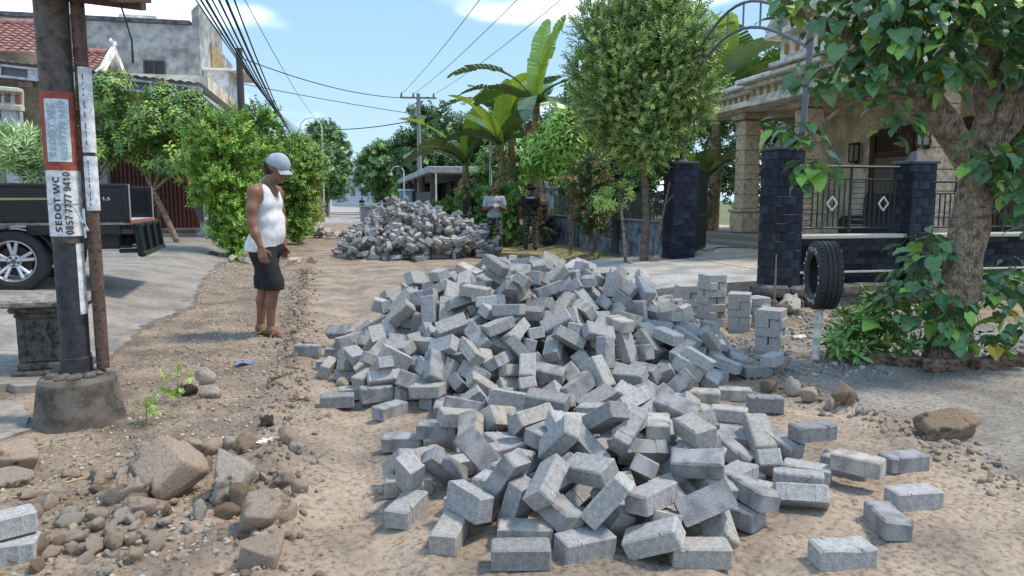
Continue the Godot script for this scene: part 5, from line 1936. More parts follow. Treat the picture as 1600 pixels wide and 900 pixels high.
	banana("banana plant behind the man in the grey shirt", Vector3(-0.35, 0.1, -23.0), 2.9, [[-1.6, 0.7, 1.25, 1], [-0.8, 0.9, 1.15, 0, bl2], [0.9, 0.8, 1.1, 1], [2.0, 0.9, 1.2, 0, bl2], [-2.6, 0.6, 1.2, 3], [1.5, 0.4, 1.0, 3], [-1.2, 0.3, 1.1, 1, bl3], [0.2, 1.3, 1.0, 2, bl2]], bl, 0.15)
	banana("banana plant with withered brown skirts by the shelter", Vector3(-1.55, 0.1, -24.5), 2.4, [[-1.5, 0.9, 1.25, 0, bl2], [-0.9, 0.5, 1.2, 1], [1.1, 0.9, 1.2, 0], [2.4, 0.8, 1.1, 1, bl2], [-2.4, 0.7, 1.2, 1], [-1.7, 0.4, 1.1, 1, bl3], [0.5, 1.2, 1.0, 2, bl2]], bl, 0.16)
	banana("banana plant close behind the end pillar", Vector3(-0.05, 0.1, -25.5), 3.8, [[-1.4, 0.6, 1.3, 1], [1.5, 0.6, 1.3, 1], [0.3, 0.9, 1.2, 0, bl2], [2.7, 1.0, 1.2, 0], [-2.4, 0.9, 1.3, 0], [-0.7, 0.6, 1.3, 1, bl3], [1.0, 0.9, 1.2, 0, bl3]], bl, 0.16)
	banana("banana plant right behind the gate arch", Vector3(5.6, 0.2, -20.5), 3.9, [[-1.2, 0.9, 1.3, 1], [-0.5, 0.5, 1.3, 1], [0.8, 0.9, 1.3, 1, bl3], [1.6, 0.7, 1.2, 0], [2.4, 1.1, 1.2, 0, bl2], [-2.2, 0.9, 1.2, 1, bl3], [0.1, 1.2, 1.1, 2, bl2]], bl, 0.18)
	banana("banana plant leaning over the porch cornice", Vector3(6.9, 0.2, -21.5), 4.2, [[-1.4, 0.7, 1.4, 1, bl3], [-0.7, 0.8, 1.4, 0], [0.4, 0.6, 1.3, 1], [1.2, 1.0, 1.3, 0, bl3], [2.0, 1.0, 1.2, 1], [-2.0, 1.2, 1.3, 2, bl2]], bl, 0.18)
	banana("banana plant with low leaves between post and porch column", Vector3(5.0, 0.25, -19.3), 1.5, [[-1.3, 0.9, 0.85, 0, bl2], [-0.2, 0.8, 0.8, 0], [0.9, 0.8, 0.9, 0], [1.8, 0.6, 0.9, 1], [-2.2, 0.9, 0.9, 1]], bl, 0.15)
	banana("banana plant with shaded leaves deep behind the porch", Vector3(7.8, 0.25, -20.0), 2.3, [[-1.3, 0.6, 1.1, 1, bl3], [-0.2, 0.7, 1.0, 0, bl3], [0.9, 0.8, 1.1, 1], [1.9, 0.8, 1.1, 0]], bl, 0.15)
	# undergrowth: shrubs behind the workers
	for q in [[-0.15, -20.6, 0.7, 0.75], [-0.95, -21.5, 0.7, 0.8], [-1.9, -23.2, 0.8, 0.7], [0.3, -22.0, 0.7, 0.9], [1.35, -21.2, 0.55, 0.6]]:
		root = Vector3(q[0], 0.05, q[1])
		cl = egg(root + Vector3(0, q[3], 0), Vector3(q[2], q[3], 0.5), 26, 0.25, 24)
		tree("leafy_bush", "loose green bush growing among the banana stems behind the workers", "bush", root, root + Vector3(0, 0.3, 0), cl, mid, green, 0.7, 1.1, 0.6, Color(0.07, 0.14, 0.035), Color(0.14, 0.22, 0.05), 0.25, 0.03, bark, "bushes behind the workers")
	big_leaf_tree(palebark)
	# rough weeds
	var tuft := MB.new()
	tuft.colored = true
	for k in 16:
		var an := rnd(0, TAU)
		leaf(tuft, Vector3(cos(an), 0, sin(an)) * 0.02, Vector3(cos(an) * 0.5, 1, sin(an) * 0.5).normalized(), rnd(0.7, 1.0), 0.07, 0.5)
	var tuftm := tuft.commit()
	for q in [[1.75, -14.9, 0.32, "spiky green grass tuft at the foot of the street wall"], [2.2, -14.2, 0.2, "small grass tuft beside the clipped tree"], [1.3, -16.4, 0.25, "grass tuft close to the end pillar"]]:
		var o := single("grass_tuft", tuftm, leafmat("grass_green", Color(0.14, 0.22, 0.05), 0.4), q[3], "grass")
		o.position = Vector3(q[0], land(q[0], q[1]) - 0.01, q[1])
		o.scale = Vector3.ONE * q[2]
	for q in [[-2.12, -4.52, 0.17, "bright green weed growing beside the pole footing"], [-2.06, -4.0, 0.13, "small weed at the footing's rim"], [-2.78, -4.55, 0.08, "tiny weed behind the footing by the slab"]]:
		var o := thing("weed", q[3], "weed", Vector3(q[0], land(q[0], q[1]), q[1]))
		f = foliage([[Vector3(0, q[2] * 0.6, 0), q[2] * 0.6, 16]], 0.17 * q[2] / 0.17, 0.28 * q[2] / 0.17, 0.9, Color(0.17, 0.30, 0.04), Color(0.26, 0.38, 0.06), 0.3)
		swarm("leaves", mid, green, f[0], f[1], o)
		mb = MB.new()
		mb.tube([Vector3.ZERO, Vector3(0.01, q[2], 0)], [0.004, 0.002], 4)
		part("stem", mb, mat("weed_stem", Color(0.14, 0.20, 0.05), 0.7), o)


func big_leaf_tree(bark: Material) -> void:
	rng.seed = 4004
	var o := thing("leaning_tree", "thick leaning tree with knobbly pale bark and large heart-shaped leaves", "tree", Vector3(3.38, 0.0, -5.6))
	var mb := MB.new()
	limb(mb, [Vector3(0.0, -0.1, 0), Vector3(0.02, 0.25, 0), Vector3(0.08, 0.75, 0), Vector3(0.15, 1.35, 0.0), Vector3(0.13, 1.65, 0)], [0.20, 0.15, 0.135, 0.125, 0.13], 22, 0.14, 6.0)
	var t := part("trunk", mb, bark, o)
	mb = MB.new()
	limb(mb, [Vector3(0.13, 1.5, 0), Vector3(-0.05, 1.72, 0.02), Vector3(-0.24, 1.9, 0.05), Vector3(-0.38, 2.05, 0.05), Vector3(-0.45, 2.35, 0.0), Vector3(-0.42, 2.9, 0.0)], [0.115, 0.10, 0.12, 0.135, 0.09, 0.065], 18, 0.3, 7.0)
	part("limb", mb, bark, t, "gnarled swollen limb")
	mb = MB.new()
	limb(mb, [Vector3(0.13, 1.5, 0), Vector3(0.22, 1.9, -0.03), Vector3(0.14, 2.3, 0.0), Vector3(0.08, 2.75, 0.0)], [0.12, 0.09, 0.11, 0.13], 14, 0.2, 7.0)
	part("limb", mb, bark, t, "upright limb with a sawn end")
	mb = MB.new()
	mb.lathe([Vector2(0.105, 0), Vector2(0.1, 0.012), Vector2(0, 0.014)], 14, Transform3D(Basis(Vector3.RIGHT, 0.5), Vector3(0.08, 2.74, 0.03)))
	part("sawn_end", mb, mat("sawn_wood", Color(0.45, 0.30, 0.17), 0.9, "fine", 6.0), t)
	for q in [[[0.12, 1.5, 0.03], [0.25, 1.85, 0.08], [0.33, 2.3, 0.08], [0.30, 2.9, 0.0], 0.06], [[0.15, 1.5, 0.0], [0.36, 1.8, 0.05], [0.40, 2.2, 0.0], [0.42, 2.9, -0.1], 0.055], [[0.2, 1.7, 0.0], [0.5, 1.95, -0.1], [0.9, 2.1, -0.2], [1.5, 2.4, -0.3], 0.10], [[-0.35, 2.05, 0.1], [-0.7, 2.35, 0.1], [-1.1, 2.5, 0.15], [-1.5, 2.75, 0.1], 0.05], [[-0.3, 2.0, 0.1], [-0.7, 2.0, 0.25], [-1.0, 1.95, 0.3], [-1.35, 1.65, 0.3], 0.022], [[-0.4, 2.2, 0.0], [-0.8, 2.7, 0.2], [-1.2, 3.1, 0.3], [-1.6, 3.4, 0.3], 0.05], [[0.1, 1.7, 0.1], [0.2, 1.5, 0.35], [0.35, 1.35, 0.45], [0.5, 1.15, 0.5], 0.02]]:
		mb = MB.new()
		var p := []
		for k in 4:
			p.append(Vector3(q[k][0], q[k][1], q[k][2]))
		limb(mb, p, [q[4], q[4] * 0.9, q[4] * 0.75, q[4] * 0.5], 9, 0.15, 9.0)
		part("branch", mb, bark, t)
	# leaves in clusters: centre, size of the cluster, how many
	var spots := [
		[-0.45, 2.45, 0.35, 0.42, 60], [-0.85, 2.35, 0.25, 0.38, 50], [-1.05, 2.65, 0.2, 0.35, 45], [-0.65, 2.75, 0.2, 0.4, 55], [-0.25, 2.75, 0.3, 0.4, 50], [-1.35, 2.75, 0.1, 0.3, 26], [-0.75, 2.1, 0.25, 0.24, 30],
		[-1.25, 2.15, 0.25, 0.2, 14], [-1.38, 1.75, 0.3, 0.17, 16], [-1.1, 2.05, 0.3, 0.14, 9], [-1.25, 1.5, 0.3, 0.16, 16], [-0.6, 1.78, 0.25, 0.16, 13],
		[0.1, 2.2, 0.3, 0.22, 18], [0.45, 2.45, 0.15, 0.35, 40], [0.75, 2.6, 0.0, 0.4, 45], [0.2, 2.75, 0.25, 0.3, 26], [0.65, 2.15, 0.1, 0.28, 24], [1.1, 2.5, -0.1, 0.4, 30],
		[0.02, 1.55, 0.28, 0.20, 22], [0.28, 1.48, 0.25, 0.22, 26], [0.5, 1.45, 0.2, 0.24, 26], [0.65, 1.7, 0.1, 0.22, 20], [0.45, 1.15, 0.25, 0.2, 14], [0.75, 1.3, 0.1, 0.25, 18],
		[-0.22, 0.85, 0.05, 0.22, 26], [-0.32, 0.6, 0.1, 0.24, 30], [-0.15, 0.45, 0.25, 0.18, 18], [-0.45, 0.45, 0.05, 0.2, 20], [0.32, 0.55, 0.0, 0.2, 22], [0.48, 0.3, 0.05, 0.2, 20], [0.25, 0.2, 0.2, 0.14, 10], [0.55, 0.65, -0.1, 0.22, 18], [-0.05, 0.2, 0.25, 0.12, 7],
		[-0.1, 2.45, 0.42, 0.3, 34], [-0.35, 2.15, 0.38, 0.22, 22], [0.35, 2.2, 0.42, 0.26, 26], [0.05, 2.75, 0.4, 0.34, 36], [-0.8, 2.55, 0.4, 0.32, 34], [-0.5, 2.85, 0.4, 0.34, 34], [0.7, 2.4, 0.35, 0.3, 28], [0.6, 2.8, 0.35, 0.34, 32], [0.85, 2.05, 0.2, 0.26, 20], [0.8, 1.65, 0.25, 0.24, 20], [-0.5, 3.1, 0.2, 0.5, 40], [0.3, 3.1, 0.1, 0.5, 40], [1.2, 3.0, 0.0, 0.5, 30],
	]
	var shapes := []
	for k in 8:
		shapes.append(broad_leaf(k + 1))
	var kinds := [leafmat("broad_green", Color(0.116, 0.244, 0.088), 0.45, 0.38), leafmat("broad_dark", Color(0.082, 0.179, 0.082), 0.4, 0.35), leafmat("broad_bright", Color(0.253, 0.448, 0.078), 0.6, 0.4), leafmat("broad_yellow", Color(0.42, 0.30, 0.03), 0.5, 0.5)]
	var all := []
	for s in spots:
		for k in int(s[4] * 1.7):
			var d := Vector3(rng.randfn(), rng.randfn() * 0.8, rng.randfn()).normalized() * pow(rng.randf(), 0.45)
			var p: Vector3 = Vector3(s[0], s[1], s[2]) + d * s[3]
			var out := Vector3(d.x, 0, d.z).normalized()
			var yaw := atan2(out.x, out.z) + rnd(-0.8, 0.8)
			var b := Basis(Vector3.UP, yaw) * Basis(Vector3.RIGHT, rnd(0.15, 1.15)) * Basis(Vector3.BACK, rnd(-0.5, 0.5))
			var sz := 0.055 + 0.10 * pow(rng.randf(), 1.3)
			var pick := rng.randf()
			all.append([Transform3D(b.scaled(Vector3.ONE * sz), p), 0 if pick < 0.45 else 1 if pick < 0.80 else 2 if pick < 0.985 else 3, sz * (1.5 + p.z) * (0.2 if p.y > 2.95 else 1.0) * (0.3 if p.x > 0.75 else 1.0)])
	all.sort_custom(func(p, q): return p[2] > q[2])
	var rest_where := [[], [], [], []]
	for k in all.size():
		if k < 298:
			var l := part("leaf", shapes[k % 8], kinds[all[k][1]], o)
			l.transform = all[k][0]
		else:
			rest_where[all[k][1]].append(all[k][0])
	var tints := []
	var where := []
	var cols := [Color(0.116, 0.244, 0.088), Color(0.082, 0.179, 0.082), Color(0.253, 0.448, 0.078), Color(0.42, 0.30, 0.03)]
	for k in 4:
		for x in rest_where[k]:
			where.append(x)
			tints.append(cols[k])
	var sw := swarm("crown", shapes[0], leafmat("leaf_green", Color(1, 1, 1), 0.35), where, tints, o)
	sw.set_meta("kind", "stuff")
	# plants at its foot
	var fern := thing("foot_plant", "bushy leafy plant spreading at the foot of the leaning tree", "plant", Vector3(2.78, 0.0, -5.75))
	var f := foliage([[Vector3(0, 0.18, 0), 0.18, 36], [Vector3(-0.16, 0.10, 0.05), 0.12, 18], [Vector3(0.18, 0.16, 0.1), 0.16, 24], [Vector3(0.05, 0.34, 0), 0.12, 14]], 0.8, 1.2, 0.8, Color(0.075, 0.15, 0.035), Color(0.17, 0.26, 0.05), 0.3)
	swarm("leaves", spray(9, 9, 0.12, 0.13, 0.035, 0.9, 0.4), leafmat("leaf_green", Color(1, 1, 1), 0.35), f[0], f[1], fern)
	for k in 6:
		mb = MB.new()
		mb.tube([Vector3(rnd(-0.05, 0.05), 0, 0), Vector3(rnd(-0.25, 0.25), rnd(0.25, 0.5), rnd(-0.1, 0.1))], [0.008, 0.004], 5)
		part("stem", mb, bark, fern)
	# brick edging round the tree
	var brickm := mat("edging_brick", Color(0.20, 0.13, 0.10), 0.95, "pits", 4.0, "pits", 0.6, "grime", 3.0)
	for q in [[2.88, -5.55, 0.05, 0.30], [3.02, -5.48, 0.1, 0.22], [3.24, -5.36, -0.1, 0.17], [3.78, -5.5, 0.1, 0.24], [4.05, -5.55, -0.1, 0.24], [3.55, -5.38, 0.3, 0.18], [3.12, -5.30, 0.6, 0.15]]:
		var e := MB.new()
		e.rbox(Vector3.ZERO, Vector3(q[3], 0.10, 0.11), 0.015)
		var bo := single("edging_brick", e, brickm, "old dirty brick edging the bed of the leaning tree", "brick", "bricks edging the tree bed")
		bo.position = Vector3(q[0], land(q[0], q[1]) + 0.035, q[1])
		bo.rotation = Vector3(rnd(-0.08, 0.08), q[2], rnd(-0.08, 0.08))


# ---------------------------------------------------------------- paving blocks
const BL := Vector3(0.205, 0.074, 0.102)
var field := PackedFloat32Array()
var owner_of := PackedInt32Array()
var fx := 0.0
var fz := 0.0
var fw := 0
var fh := 0
const CELL := 0.02
var poses: Array[Transform3D] = []


func block_mesh(sd: int) -> ArrayMesh:
	var r := RandomNumberGenerator.new()
	r.seed = sd
	var hx := 0.1025
	var hz := 0.051
	var c := 0.006
	var out := PackedVector2Array()
	var nib := 0.0016
	# outline with small spacer ribs on the long sides, counter-clockwise in (x, z)
	for sgn in [-1.0, 1.0]:
		var row := []
		for k in [-0.52, 0.52]:
			var x: float = k * hx
			row.append_array([[x - 0.006, 0.0], [x - 0.004, nib], [x + 0.004, nib], [x + 0.006, 0.0]])
		var pts := [[-hx + c, 0.0]] + row + [[hx - c, 0.0]]
		for q in pts:
			out.append(Vector2(-sgn * q[0], -sgn * -(hz + q[1])) if sgn > 0 else Vector2(q[0], -(hz + q[1])))
		out.append(Vector2(-sgn * hx, sgn * (hz - c)))
		out.append(Vector2(-sgn * hx, -sgn * (hz - c)))
	var mb := MB.new()
	var hy := 0.037
	var top := []
	var rim := []
	var bot := []
	for p in out:
		var j := Vector3(r.randf_range(-1, 1), r.randf_range(-1, 1), r.randf_range(-1, 1)) * 0.0012
		var inn := Vector2(p.x * (1.0 - 0.007 / hx), p.y * (1.0 - 0.007 / hz))
		# knocked corners and edges
		var chip := 0.0
		if r.randf() < 0.16:
			chip = r.randf_range(0.003, 0.010)
		var inward := -Vector3(signf(p.x), 0, signf(p.y)) * chip * 0.7
		top.append(Vector3(inn.x, hy - chip * 0.3, inn.y) + j + inward)
		rim.append(Vector3(p.x, hy - 0.006 - chip, p.y) + j * 0.5 + inward * 0.3)
		bot.append(Vector3(p.x, -hy, p.y))
	var n := out.size()
	for i in n:
		var k := (i + 1) % n
		mb.quad(bot[k], bot[i], rim[i], rim[k])
		mb.quad(rim[k], rim[i], top[i], top[k])
		mb.tri(Vector3(0, hy, 0), top[k], top[i])
		mb.tri(Vector3(0, -hy, 0), bot[i], bot[k])
	if mb.n[0].z * (bot[0].z + bot[1].z) < 0.0:
		for i in range(0, mb.v.size(), 3):
			var q := mb.v[i + 1]
			mb.v[i + 1] = mb.v[i + 2]
			mb.v[i + 2] = q
		for i in mb.n.size():
			mb.n[i] = -mb.n[i]
	return mb.commit()


func open_field(x0: float, z0: float, x1: float, z1: float) -> void:
	fx = x0
	fz = z0
	fw = int((x1 - x0) / CELL)
	fh = int((z1 - z0) / CELL)
	field.resize(fw * fh)
	owner_of.resize(fw * fh)
	owner_of.fill(-1)
	for j in fh:
		for i in fw:
			field[j * fw + i] = land(x0 + (i + 0.5) * CELL, z0 + (j + 0.5) * CELL) - 0.004


# how high the centre of a block turned by b has to be at (cx, cz) to rest on what lies there
func rest(b: Basis, cx: float, cz: float) -> float:
	var h := BL * 0.5
	var ex := absf(b.x.x) * h.x + absf(b.y.x) * h.y + absf(b.z.x) * h.z
	var ez := absf(b.x.z) * h.x + absf(b.y.z) * h.y + absf(b.z.z) * h.z
	var i0 := maxi(int((cx - ex - fx) / CELL), 0)
	var i1 := mini(int((cx + ex - fx) / CELL) + 1, fw - 1)
	var j0 := maxi(int((cz - ez - fz) / CELL), 0)
	var j1 := mini(int((cz + ez - fz) / CELL) + 1, fh - 1)
	var best := -10.0
	var ax := b.x
	var ay := b.y
	var az := b.z
	var nx := 1.0 / (ax.y if absf(ax.y) > 1e-4 else 1e-4)
	var ny := 1.0 / (ay.y if absf(ay.y) > 1e-4 else 1e-4)
	var nz := 1.0 / (az.y if absf(az.y) > 1e-4 else 1e-4)
	var wx := absf(nx) * h.x
	var wy := absf(ny) * h.y
	var wz := absf(nz) * h.z
	for j in range(j0, j1 + 1):
		var dz := fz + (j + 0.5) * CELL - cz
		for i in range(i0, i1 + 1):
			var dx := fx + (i + 0.5) * CELL - cx
			var px := -(ax.x * dx + ax.z * dz) * nx
			var py := -(ay.x * dx + ay.z * dz) * ny
			var pz := -(az.x * dx + az.z * dz) * nz
			var lo := maxf(px - wx, maxf(py - wy, pz - wz))
			if lo > minf(px + wx, minf(py + wy, pz + wz)):
				continue
			var need := field[j * fw + i] - lo
			if need > best:
				best = need
	return best


func stamp(t: Transform3D, id: int) -> void:
	var h := BL * 0.5
	var b := t.basis
	var ex := absf(b.x.x) * h.x + absf(b.y.x) * h.y + absf(b.z.x) * h.z
	var ez := absf(b.x.z) * h.x + absf(b.y.z) * h.y + absf(b.z.z) * h.z
	for j in range(maxi(int((t.origin.z - ez - fz) / CELL), 0), mini(int((t.origin.z + ez - fz) / CELL) + 1, fh - 1) + 1):
		for i in range(maxi(int((t.origin.x - ex - fx) / CELL), 0), mini(int((t.origin.x + ex - fx) / CELL) + 1, fw - 1) + 1):
			var d := Vector3(fx + (i + 0.5) * CELL - t.origin.x, 0, fz + (j + 0.5) * CELL - t.origin.z)
			var lo := -9.0
			var hi := 9.0
			for k in 3:
				var w: Vector3 = b[k]
				var y := w.y if absf(w.y) > 1e-4 else 1e-4
				var m := -(w.x * d.x + w.z * d.z) / y
				lo = maxf(lo, m - absf(h[k] / y))
				hi = minf(hi, m + absf(h[k] / y))
			if lo <= hi and t.origin.y + hi > field[j * fw + i]:
				field[j * fw + i] = t.origin.y + hi
				owner_of[j * fw + i] = id


# lets a block tumble from a random pose until it lies as low as it can near (x, z)
func drop(x: float, z: float, tries: int, wild: float) -> Transform3D:
	var b: Basis = Basis(Vector3.UP, rnd(0, TAU)) * Basis(Vector3(rnd(-1, 1), 0, rnd(-1, 1)).normalized(), rnd(-wild, wild)) * [Basis(), Basis(), Basis(Vector3.RIGHT, PI / 2), Basis(), Basis(Vector3.RIGHT, PI), Basis(Vector3.RIGHT, PI)][rng.randi() % 6]
	var y := rest(b, x, z)
	for k in tries:
		var f := 1.0 - float(k) / tries
		var q: Basis = Basis(Vector3(rnd(-1, 1), rnd(-0.4, 0.4), rnd(-1, 1)).normalized(), rnd(-0.5, 0.5) * (0.25 + f)) * b
		var nx := x + rnd(-0.03, 0.03) * f
		var nz := z + rnd(-0.03, 0.03) * f
		var ny := rest(q, nx, nz)
		if ny < y:
			y = ny
			b = q.orthonormalized()
			x = nx
			z = nz
	return Transform3D(b, Vector3(x, y - 0.002, z))


func mound(x: float, z: float, front: bool) -> float:
	var y := 0.0
	if front:
		var p := Vector2((x - 0.12) / (1.72 if x > 0.12 else 1.62), (z + 5.95) / (1.95 if z > -5.95 else 1.7))
		var d := p.length() * (1.0 + 0.10 * bump.get_noise_2d(x * 1.3, z * 1.3))
		y = 0.80 * clampf(1.12 - d * 1.14, 0.0, 0.80)
		var q := Vector2((x - 0.36) / 0.92, (z + 3.25) / 0.80)
		y = maxf(y, 0.22 * clampf(1.15 - q.length() * 1.1, 0.0, 0.75))
	else:
		var p := Vector2((x + 2.22) / 1.92, (z + 17.3) / 1.75)
		var d := p.length() * (1.0 + 0.09 * bump.get_noise_2d(x * 1.1, z * 1.1))
		y = 1.08 * clampf(1.12 - d * 1.12, 0.0, 0.92)
	return y


func make_heap(front: bool, box: Array, most: int, tries: int) -> void:
	var fails := 0
	while fails < 260 and poses.size() < most:
		var at := Vector2.ZERO
		var worst := -1.0
		for k in 7:
			var x := rnd(box[0], box[2])
			var z := rnd(box[1], box[3])
			var want := mound(x, z, front)
			if want < 0.02:
				continue
			var i := int((x - fx) / CELL)
			var j := int((z - fz) / CELL)
			var gap := want - field[j * fw + i]
			if gap > worst:
				worst = gap
				at = Vector2(x, z)
		if worst < 0.035:
			fails += 1
			continue
		var t := drop(at.x, at.y, tries, 0.75)
		poses.append(t)
		stamp(t, poses.size() - 1)


func make_blocks() -> void:
	rng.seed = 1234
	var shapes := [block_mesh(1), block_mesh(2), block_mesh(3), block_mesh(4), block_mesh(5), block_mesh(6)]
	var tones := []
	var words := ["mid grey", "pale grey", "blue-grey", "dark grey", "tan-grey", "dusty beige-grey"]
	var cols := [Color(0.335, 0.325, 0.322), Color(0.395, 0.385, 0.378), Color(0.285, 0.28, 0.285), Color(0.24, 0.234, 0.234), Color(0.355, 0.332, 0.305), Color(0.40, 0.37, 0.33)]
	for k in 6:
		tones.append(mat("block_" + words[k], cols[k], 0.92, "pits", 2.3, "pits", 0.22, ["fine", "fine", "blotch"][k % 3], 1.7))
	var pick := [0, 0, 0, 1, 1, 1, 2, 2, 2, 3, 4, 4, 5]
	# blocks that can be told one from another at the foot of the heap: x, z, turn, and how they lie
	open_field(-2.3, -8.2, 2.9, -2.0)
	var own := []
	var spots := [
		[0.03, -2.40, 0.02, "f"], [0.05, -2.56, -0.05, "f"], [0.66, -2.44, -0.03, "f"], [1.15, -2.42, 0.10, "f"], [-0.23, -2.58, 1.4, "f"], [0.26, -2.48, 0.45, "t"],
		[-0.42, -2.80, 1.25, "t"], [0.88, -2.75, -0.9, "f"], [1.44, -2.68, 1.5, "f"], [1.66, -2.90, 0.15, "f"], [-0.45, -3.05, 0.2, "f"], [-0.56, -3.62, 0.03, "f"],
		[-0.38, -3.60, -0.05, "f"], [-0.18, -3.62, 0.10, "f"], [1.22, -3.00, -0.35, "e"], [1.33, -3.18, -0.5, "t"], [1.20, -3.42, 0.2, "f"], [1.28, -3.38, -1.0, "t"],
		[1.52, -3.10, -0.75, "f"], [1.55, -3.28, -0.6, "t"], [1.83, -3.30, 0.2, "f"], [1.42, -3.35, 0.3, "f"], [1.00, -3.10, 0.2, "f"], [0.82, -3.20, -0.2, "f"],
		[0.95, -3.92, 1.45, "f"], [1.25, -4.10, -0.4, "f"], [1.50, -4.22, -0.15, "e"], [1.42, -4.55, -0.2, "f"], [1.72, -5.05, 0.2, "f"], [1.85, -5.1, 0.9, "f"],
		[-1.42, -5.85, 0.15, "f"], [-1.62, -5.70, -0.1, "e"], [-1.35, -5.35, 0.05, "f"], [-1.02, -4.62, 0.25, "f"], [-1.08, -4.40, 0.2, "f"], [-0.85, -4.48, 0.3, "e"], [-0.72, -4.2, 0.9, "f"],
	]
	for q in spots:
		var b := Basis(Vector3.UP, q[2])
		if q[3] == "e":
			b = b * Basis(Vector3.RIGHT, PI / 2)
		elif q[3] == "t":
			b = b * Basis(Vector3.BACK, rnd(0.3, 0.55) * (1 if rng.randf() < 0.5 else -1))
		var t := Transform3D(b, Vector3(q[0], 0, q[1]))
		t.origin.y = rest(b, q[0], q[1]) - 0.002
		if q[3] == "t":
			var y := t.origin.y
			for k in 40:
				var w := Basis(Vector3(rnd(-1, 1), 0, rnd(-1, 1)).normalized(), rnd(-0.2, 0.2)) * t.basis
				var ny := rest(w, q[0], q[1])
				if ny < y:
					y = ny
					t.basis = w.orthonormalized()
			t.origin.y = y - 0.002
		poses.append(t)
		stamp(t, poses.size() - 1)
		own.append(q[3])
	make_heap(true, [-1.9, -7.9, 2.2, -2.35], 1500, 28)
	print("front heap ", poses.size())
	# which blocks show most of themselves from the street
	var shown := PackedFloat32Array()
	shown.resize(poses.size())
	for j in fh:
		for i in fw:
			var id := owner_of[j * fw + i]
			if id >= 0:
				var z := fz + j * CELL
				shown[id] += (1.0 if z > -6.6 else 0.35) / (z * z)
	var order := range(own.size(), poses.size())
	order.sort_custom(func(p, q): return shown[p] > shown[q])
	var chosen := {}
	for k in own.size():
		chosen[k] = true
	for k in mini(222, order.size()):
		chosen[order[k]] = true
	var rest_where := []
	var rest_tint := []
	for k in poses.size():
		var tone: int = pick[rng.randi() % pick.size()]
		if chosen.has(k):
			var up := absf(poses[k].basis.y.y)
			var how := "lying flat"
			if up < 0.35:
				how = "standing on end" if absf(poses[k].basis.x.y) > 0.75 else "tipped onto its long edge"
			elif up < 0.93:
				how = "leaning at a slant"
			var where := "in the near heap"
			if k < own.size():
				where = "loose on the sand below the heap"
				how = ["tilted", "flat"][int(up > 0.93)] if up > 0.35 else "edgewise"
			var o := single("paving_block", shapes[(k * 7 + k / 3) % 6], tones[tone], "%s concrete paving block %s %s" % [words[tone], how, where], "paving block", "concrete paving blocks heaped on the road")
			o.transform = poses[k]
		else:
			rest_where.append(poses[k])
			rest_tint.append(cols[tone] * 1.5)
	var heapmat := mat("block_heap", Color.WHITE, 0.92, "pits", 2.3, "pits", 0.22, "fine", 1.7)
	heapmat.vertex_color_use_as_albedo = true
	var far_one := swarm("paving_block_heap", shapes[0], heapmat, rest_where, rest_tint, self)
	tag(far_one, "inner and rear blocks of the near heap of grey paving blocks", "block heap", "", "stuff")
	# the second heap up the street: an inner stack, then tumbled blocks over it
	poses.clear()
	open_field(-4.5, -19.4, 0.2, -15.2)
	var ly := 0
	while ly * 0.076 < 1.0:
		var x := -4.3
		while x < 0.0:
			var z := -19.2
			while z < -15.3:
				if mound(x, z, false) - 0.26 > (ly + 1) * 0.076:
					var t := Transform3D(Basis(Vector3.UP, rnd(-0.05, 0.05)), Vector3(x, 0.042 + ly * 0.076, z))
					poses.append(t)
					stamp(t, poses.size() - 1)
				z += 0.11
			x += 0.216
		ly += 1
	print("core ", poses.size())
	make_heap(false, [-4.3, -19.2, 0.0, -15.4], poses.size() + 1100, 10)
	print("far heap ", poses.size())
	var tint := []
	for k in poses.size():
		tint.append(cols[pick[rng.randi() % pick.size()]] * 1.5)
	var second := swarm("paving_block_heap", shapes[1], heapmat, poses.duplicate(), tint, self)
	tag(second, "second tall heap of grey paving blocks further up the street", "block heap", "", "stuff")
	# neat hand-laid stacks beside the driveway: layers of crossed blocks
	var stacks := [[2.02, -7.35, 0.4, 7], [2.22, -7.05, -0.3, 5], [1.86, -7.75, 0.2, 5], [2.18, -6.05, -0.55, 5], [2.46, -7.3, 0.3, 4]]
	for k in stacks.size():
		var q = stacks[k]
		for l in q[3]:
			for w in 2:
				var b := Basis(Vector3.UP, q[2] + (PI / 2 if l % 2 == 1 else 0.0) + rnd(-0.14, 0.14))
				var p := Vector3(q[0], land(q[0], q[1]) + 0.036 + l * 0.0745, q[1]) + b * Vector3(rnd(-0.012, 0.012), 0, (w - 0.5) * 0.112)
				var where: String = ["in the tallest stack by the driveway", "in the stack touching the tallest one", "in the stack against the ramp edge", "in the lone small stack near the tyre post", "in the lowest stack by the driveway"][k]
				var o := single("paving_block", shapes[(l + w) % 3], tones[1 if rng.randf() < 0.8 else 0], "paving block %s, course %d up" % [where, l + 1], "paving block", "paving blocks in hand-laid stacks")
				o.transform = Transform3D(b, p)
	# two pale blocks on the rubble by the verge
	for q in [[-1.78, -2.44, 0.35, 0.045, 0.0], [-1.80, -2.46, 0.75, 0.121, 0.0], [-1.95, -2.62, -0.4, 0.045, 0.0]]:
		var o := single("paving_block", shapes[0], tones[1], "pale paving block in the little stack on the stony verge", "paving block", "pale blocks on the verge")
		o.transform = Transform3D(Basis(Vector3.UP, q[2]) * Basis(Vector3.BACK, q[4]), Vector3(q[0], land(q[0], q[1]) + q[3] - 0.008, q[1]))


